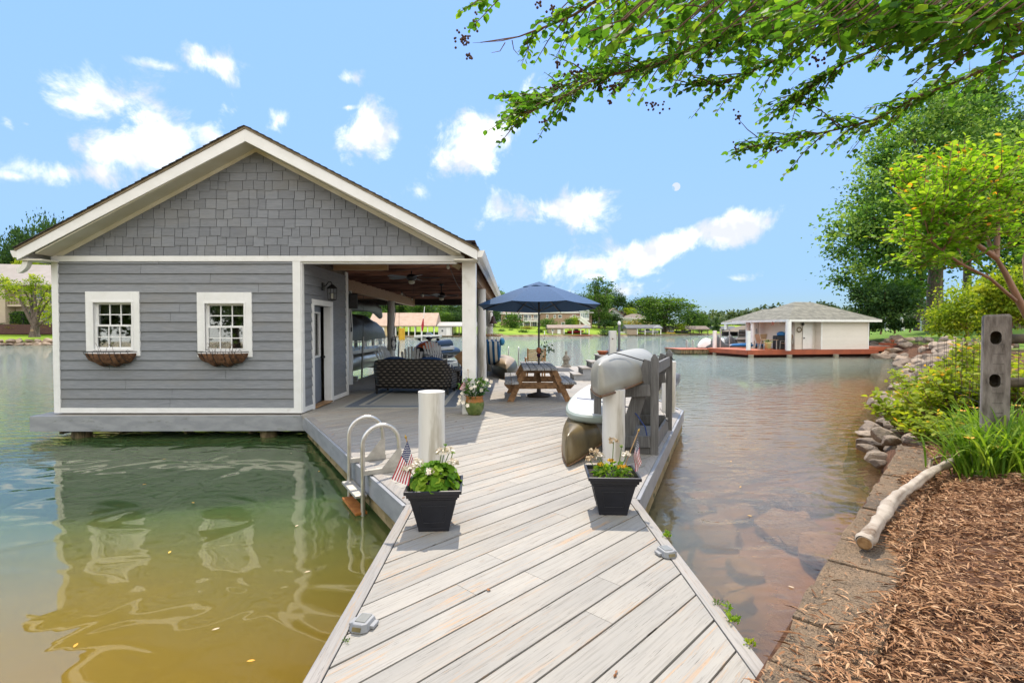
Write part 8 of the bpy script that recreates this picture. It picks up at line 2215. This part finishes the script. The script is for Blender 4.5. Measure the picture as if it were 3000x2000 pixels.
for i,(x,y) in enumerate(targets):
    for rep in range(3):
        tp = at(x+rr.uniform(-25,25)*rep,y+rr.uniform(-20,25)*rep,5.35+rr.uniform(-.55,.7))-O; s_ = min(allp, key=lambda p: (p-tp).length*(1 if p.z < tp.z+.1 else 1.6)); m_ = s_.lerp(tp,.55)+Vector((0,0,.04))
        mb.tube([s_,m_,tp],[.007,.005,.002],5); L = (tp-s_).length; k = int(11+L*26); twig_leaves(rg,[tuple(s_+O),tuple(m_+O),tuple(tp+O)],k,.078,out,.85,.05,.12)
        for b in range(3):
            f = rr.uniform(.35,.85); a = s_.lerp(tp,f); e2 = a+(tp-s_).normalized()*rr.uniform(.14,.3)+Vector((rr.uniform(-.12,.12),rr.uniform(-.14,.14),rr.uniform(-.05,.16))); mb.tube([a,e2],[.004,.0015],4); twig_leaves(rg,[tuple(a+O),tuple(e2+O)],10,.072,out,.85,.05)
mb.build('trunk', BARKM, t); flush('foliage', out, F_LIME, t, lambda f: np.where(f>.86, np.where(rg.random(len(f))<.2,.98,.85), np.clip(.30+.45*f+rg.normal(0,.16,len(f)),0,.92)), .52)
# overhead branches
t = thing('overhanging_tree', 'leafy crepe myrtle branches hanging in from the top of the picture', 'tree', (6.6,2.3,.7)); O = Vector(t.location)
rg = np.random.default_rng(71); rr = random.Random(71); mb = MB(); out = []; seeds = []
BR = [([(1960,-140,2.9),(1752,0,3.1),(1680,45,3.2),(1600,78,3.3),(1520,108,3.4),(1408,125,3.5)],.020),
      ([(2420,-150,2.7),(2260,20,3.0),(2150,83,3.1),(2052,134,3.2),(1969,177,3.3),(1850,205,3.35),(1734,235,3.45),(1640,290,3.5),(1560,325,3.55),(1528,332,3.55)],.026),
      ([(2420,-150,2.7),(2180,60,3.5),(2000,150,3.8),(1880,210,3.9),(1734,217,4.0),(1600,275,4.0),(1525,290,4.05)],.018),
      ([(2900,-120,2.8),(2700,-20,3.0),(2461,90,3.3),(2276,177,3.5),(2150,228,3.6),(2050,255,3.7)],.022),
      ([(3150,-120,2.8),(2800,40,3.1),(2656,101,3.2),(2457,195,3.4),(2390,240,3.5),(2340,295,3.6)],.022),
      ([(3150,80,3.0),(3000,155,3.2),(2819,231,3.3),(2674,289,3.4),(2576,347,3.5),(2450,380,3.6),(2330,405,3.7),(2190,432,3.8)],.024),
      ([(2600,-140,2.5),(2500,-30,2.6),(2380,30,2.7),(2250,70,2.9)],.016),([(3100,-120,2.2),(2950,-10,2.3),(2800,40,2.5),(2680,70,2.6)],.016),([(2100,-140,3.4),(1950,-20,3.6),(1850,40,3.7),(1780,90,3.8)],.014),([(3150,-20,2.2),(3020,60,2.4),(2920,110,2.6),(2800,150,2.7)],.014)]
roots = []
for path, r in BR:
    pts = [at(*p) for p in path]; n_ = len(pts); mb.tube([p-O for p in pts], [r*.62*(1-.78*i/(n_-1)) for i in range(n_)], 8); roots.append(pts[0])
# the trunk and limbs they spring from, outside the frame
mb.tube([Vector((0,0,-.3)),Vector((-.1,.1,1.2)),Vector((-.3,.3,2.4)),Vector((-.9,.5,3.4))],[.12,.10,.09,.07],10)
for p in roots: e_ = p-O; mb.tube([Vector((-.9,.5,3.4)), Vector((-.9,.5,3.4)).lerp(e_,.5)+Vector((0,0,.25)), e_],[.05,.035,.026],7)
def sprout(pts, f, L, spread):
    k = f*(len(pts)-1); i = min(int(k),len(pts)-2); p = pts[i].lerp(pts[i+1],k-i); d = (pts[i+1]-pts[i]).normalized(); sd = d.cross(Vector((0,0,1))).normalized(); s = rr.choice((-1,1))
    q = (d*rr.uniform(.5,1)+sd*s*rr.uniform(.2,spread)+Vector((0,0,rr.uniform(-.55,.30)))).normalized(); e_ = p+q*L; m_ = p.lerp(e_,.5)+Vector((0,0,.02)); return p,m_,e_
for bi,(path, r) in enumerate(BR):
    pts = [at(*p) for p in path]; L = sum((pts[i+1]-pts[i]).length for i in range(len(pts)-1)); first = bi == 0
    n = int(L*(30 if bi else 16))
    for k in range(n):
        f = (k+rr.random())/n; f = .08+.92*f
        if first and f > .72: continue
        p,m_,e_ = sprout(pts,f,rr.uniform(.14,.40),1.15); mb.tube([q-O for q in (p,m_,e_)],[.005,.0035,.0015],4); twig_leaves(rg,[tuple(p),tuple(m_),tuple(e_)],rr.randint(9,15),.057,out,.9,.22)
        if rr.random() < .05: seeds.append(e_)
    if not first: twig_leaves(rg,[tuple(p) for p in pts],int(L*24),.057,out,.9,.1,.15)
for (x,y,d_) in [(rr.uniform(1800,3000),rr.uniform(-60,105),rr.uniform(2.1,3.6)) for _ in range(200)]+[(rr.uniform(2350,3000),rr.uniform(-40,70),rr.uniform(1.9,2.6)) for _ in range(90)]+[(1760,70,3.6),(1700,20,3.4),(1730,110,3.5),(1640,30,3.4),(1395,5,3.2),(1430,-5,3.2),(1460,0,3.3)]:
    c = at(x,y,d_); e_ = c+Vector((rr.uniform(-.25,.05),rr.uniform(-.1,.15),rr.uniform(-.14,.03))); mb.tube([c-O+Vector((.15,-.05,.12)),c-O,e_-O],[.005,.004,.0015],4); twig_leaves(rg,[tuple(c),tuple(e_)],rr.randint(9,14),.058,out,.9,.25)
# bare fruiting twigs
for pts_ in ([(1520,108,3.4),(1470,120,3.42),(1408,125,3.5),(1385,126,3.5)],[(1480,125,3.42),(1465,150,3.45),(1440,155,3.5)],[(1500,118,3.42),(1505,145,3.45),(1520,163,3.5)],[(1545,105,3.4),(1545,140,3.45),(1560,157,3.5)],[(1660,130,3.4),(1645,170,3.45),(1635,195,3.5)],[(2230,410,3.8),(2190,380,3.8),(2160,345,3.85)]): mb.tube([at(*p)-O for p in pts_],[.004,.003,.0015,.001][:len(pts_)],4)
mb.build('branches', TWIG, t)
flush('foliage', out, F_OVER, t, lambda f: np.clip(.42+rg.normal(0,.24,len(f)),0,.92), .66)
b_ = MB()
for (x,y,n,sx,sy,d_) in [(1355,112,30,22,26,3.5),(1392,70,16,8,22,3.5),(1375,165,10,8,10,3.5),(1635,185,12,16,14,3.45),(1690,215,34,36,22,3.5),(1740,245,34,40,18,3.5),(1800,255,26,26,14,3.4),(1625,255,16,24,14,3.55),(1580,285,10,16,8,3.55),(1920,310,22,26,14,3.7),(1590,355,5,8,8,3.5),(1620,30,16,26,22,3.3),(1580,12,10,14,8,3.3),(2358,300,26,30,16,3.6),(2400,170,16,24,20,3.3),(2162,342,12,12,14,3.85),(2155,430,10,8,12,3.8),(2270,440,10,16,10,3.7),(1790,300,8,10,6,3.5),(2240,55,14,18,22,2.9),(2215,140,10,12,14,2.95),(2430,40,8,18,12,2.7),(2520,130,8,14,10,3.1),(1990,120,14,12,16,3.1),(2080,245,18,30,10,3.7)]:
    for k in range(n): p = at(x+rr.gauss(0,sx*.55),y+rr.gauss(0,sy*.55),d_+rr.uniform(-.05,.05)); b_.ball(p-O, rr.uniform(.0065,.0095), 6, 4)
b_.build('seed_capsules', SEED, t, kind='stuff')

# the boathouse stands a degree off square to the walkway; turn it and what hangs on it together
PIV = Vector((-4.5, HY, 0)); AH = R(-1.0)
def turn(o):
    o.location = PIV + Matrix.Rotation(AH,3,'Z') @ (o.location-PIV); o.rotation_euler.z += AH
for o in list(COL.objects):
    if o.parent is None and o.name.split('.')[0] in ('boathouse','window_basket','wall_lantern','ceiling_fan','string_lights','hanging_sign','loudspeaker','power_cord','dinner_bell','hammock','hammock_pillow','boat_lift'): turn(o)
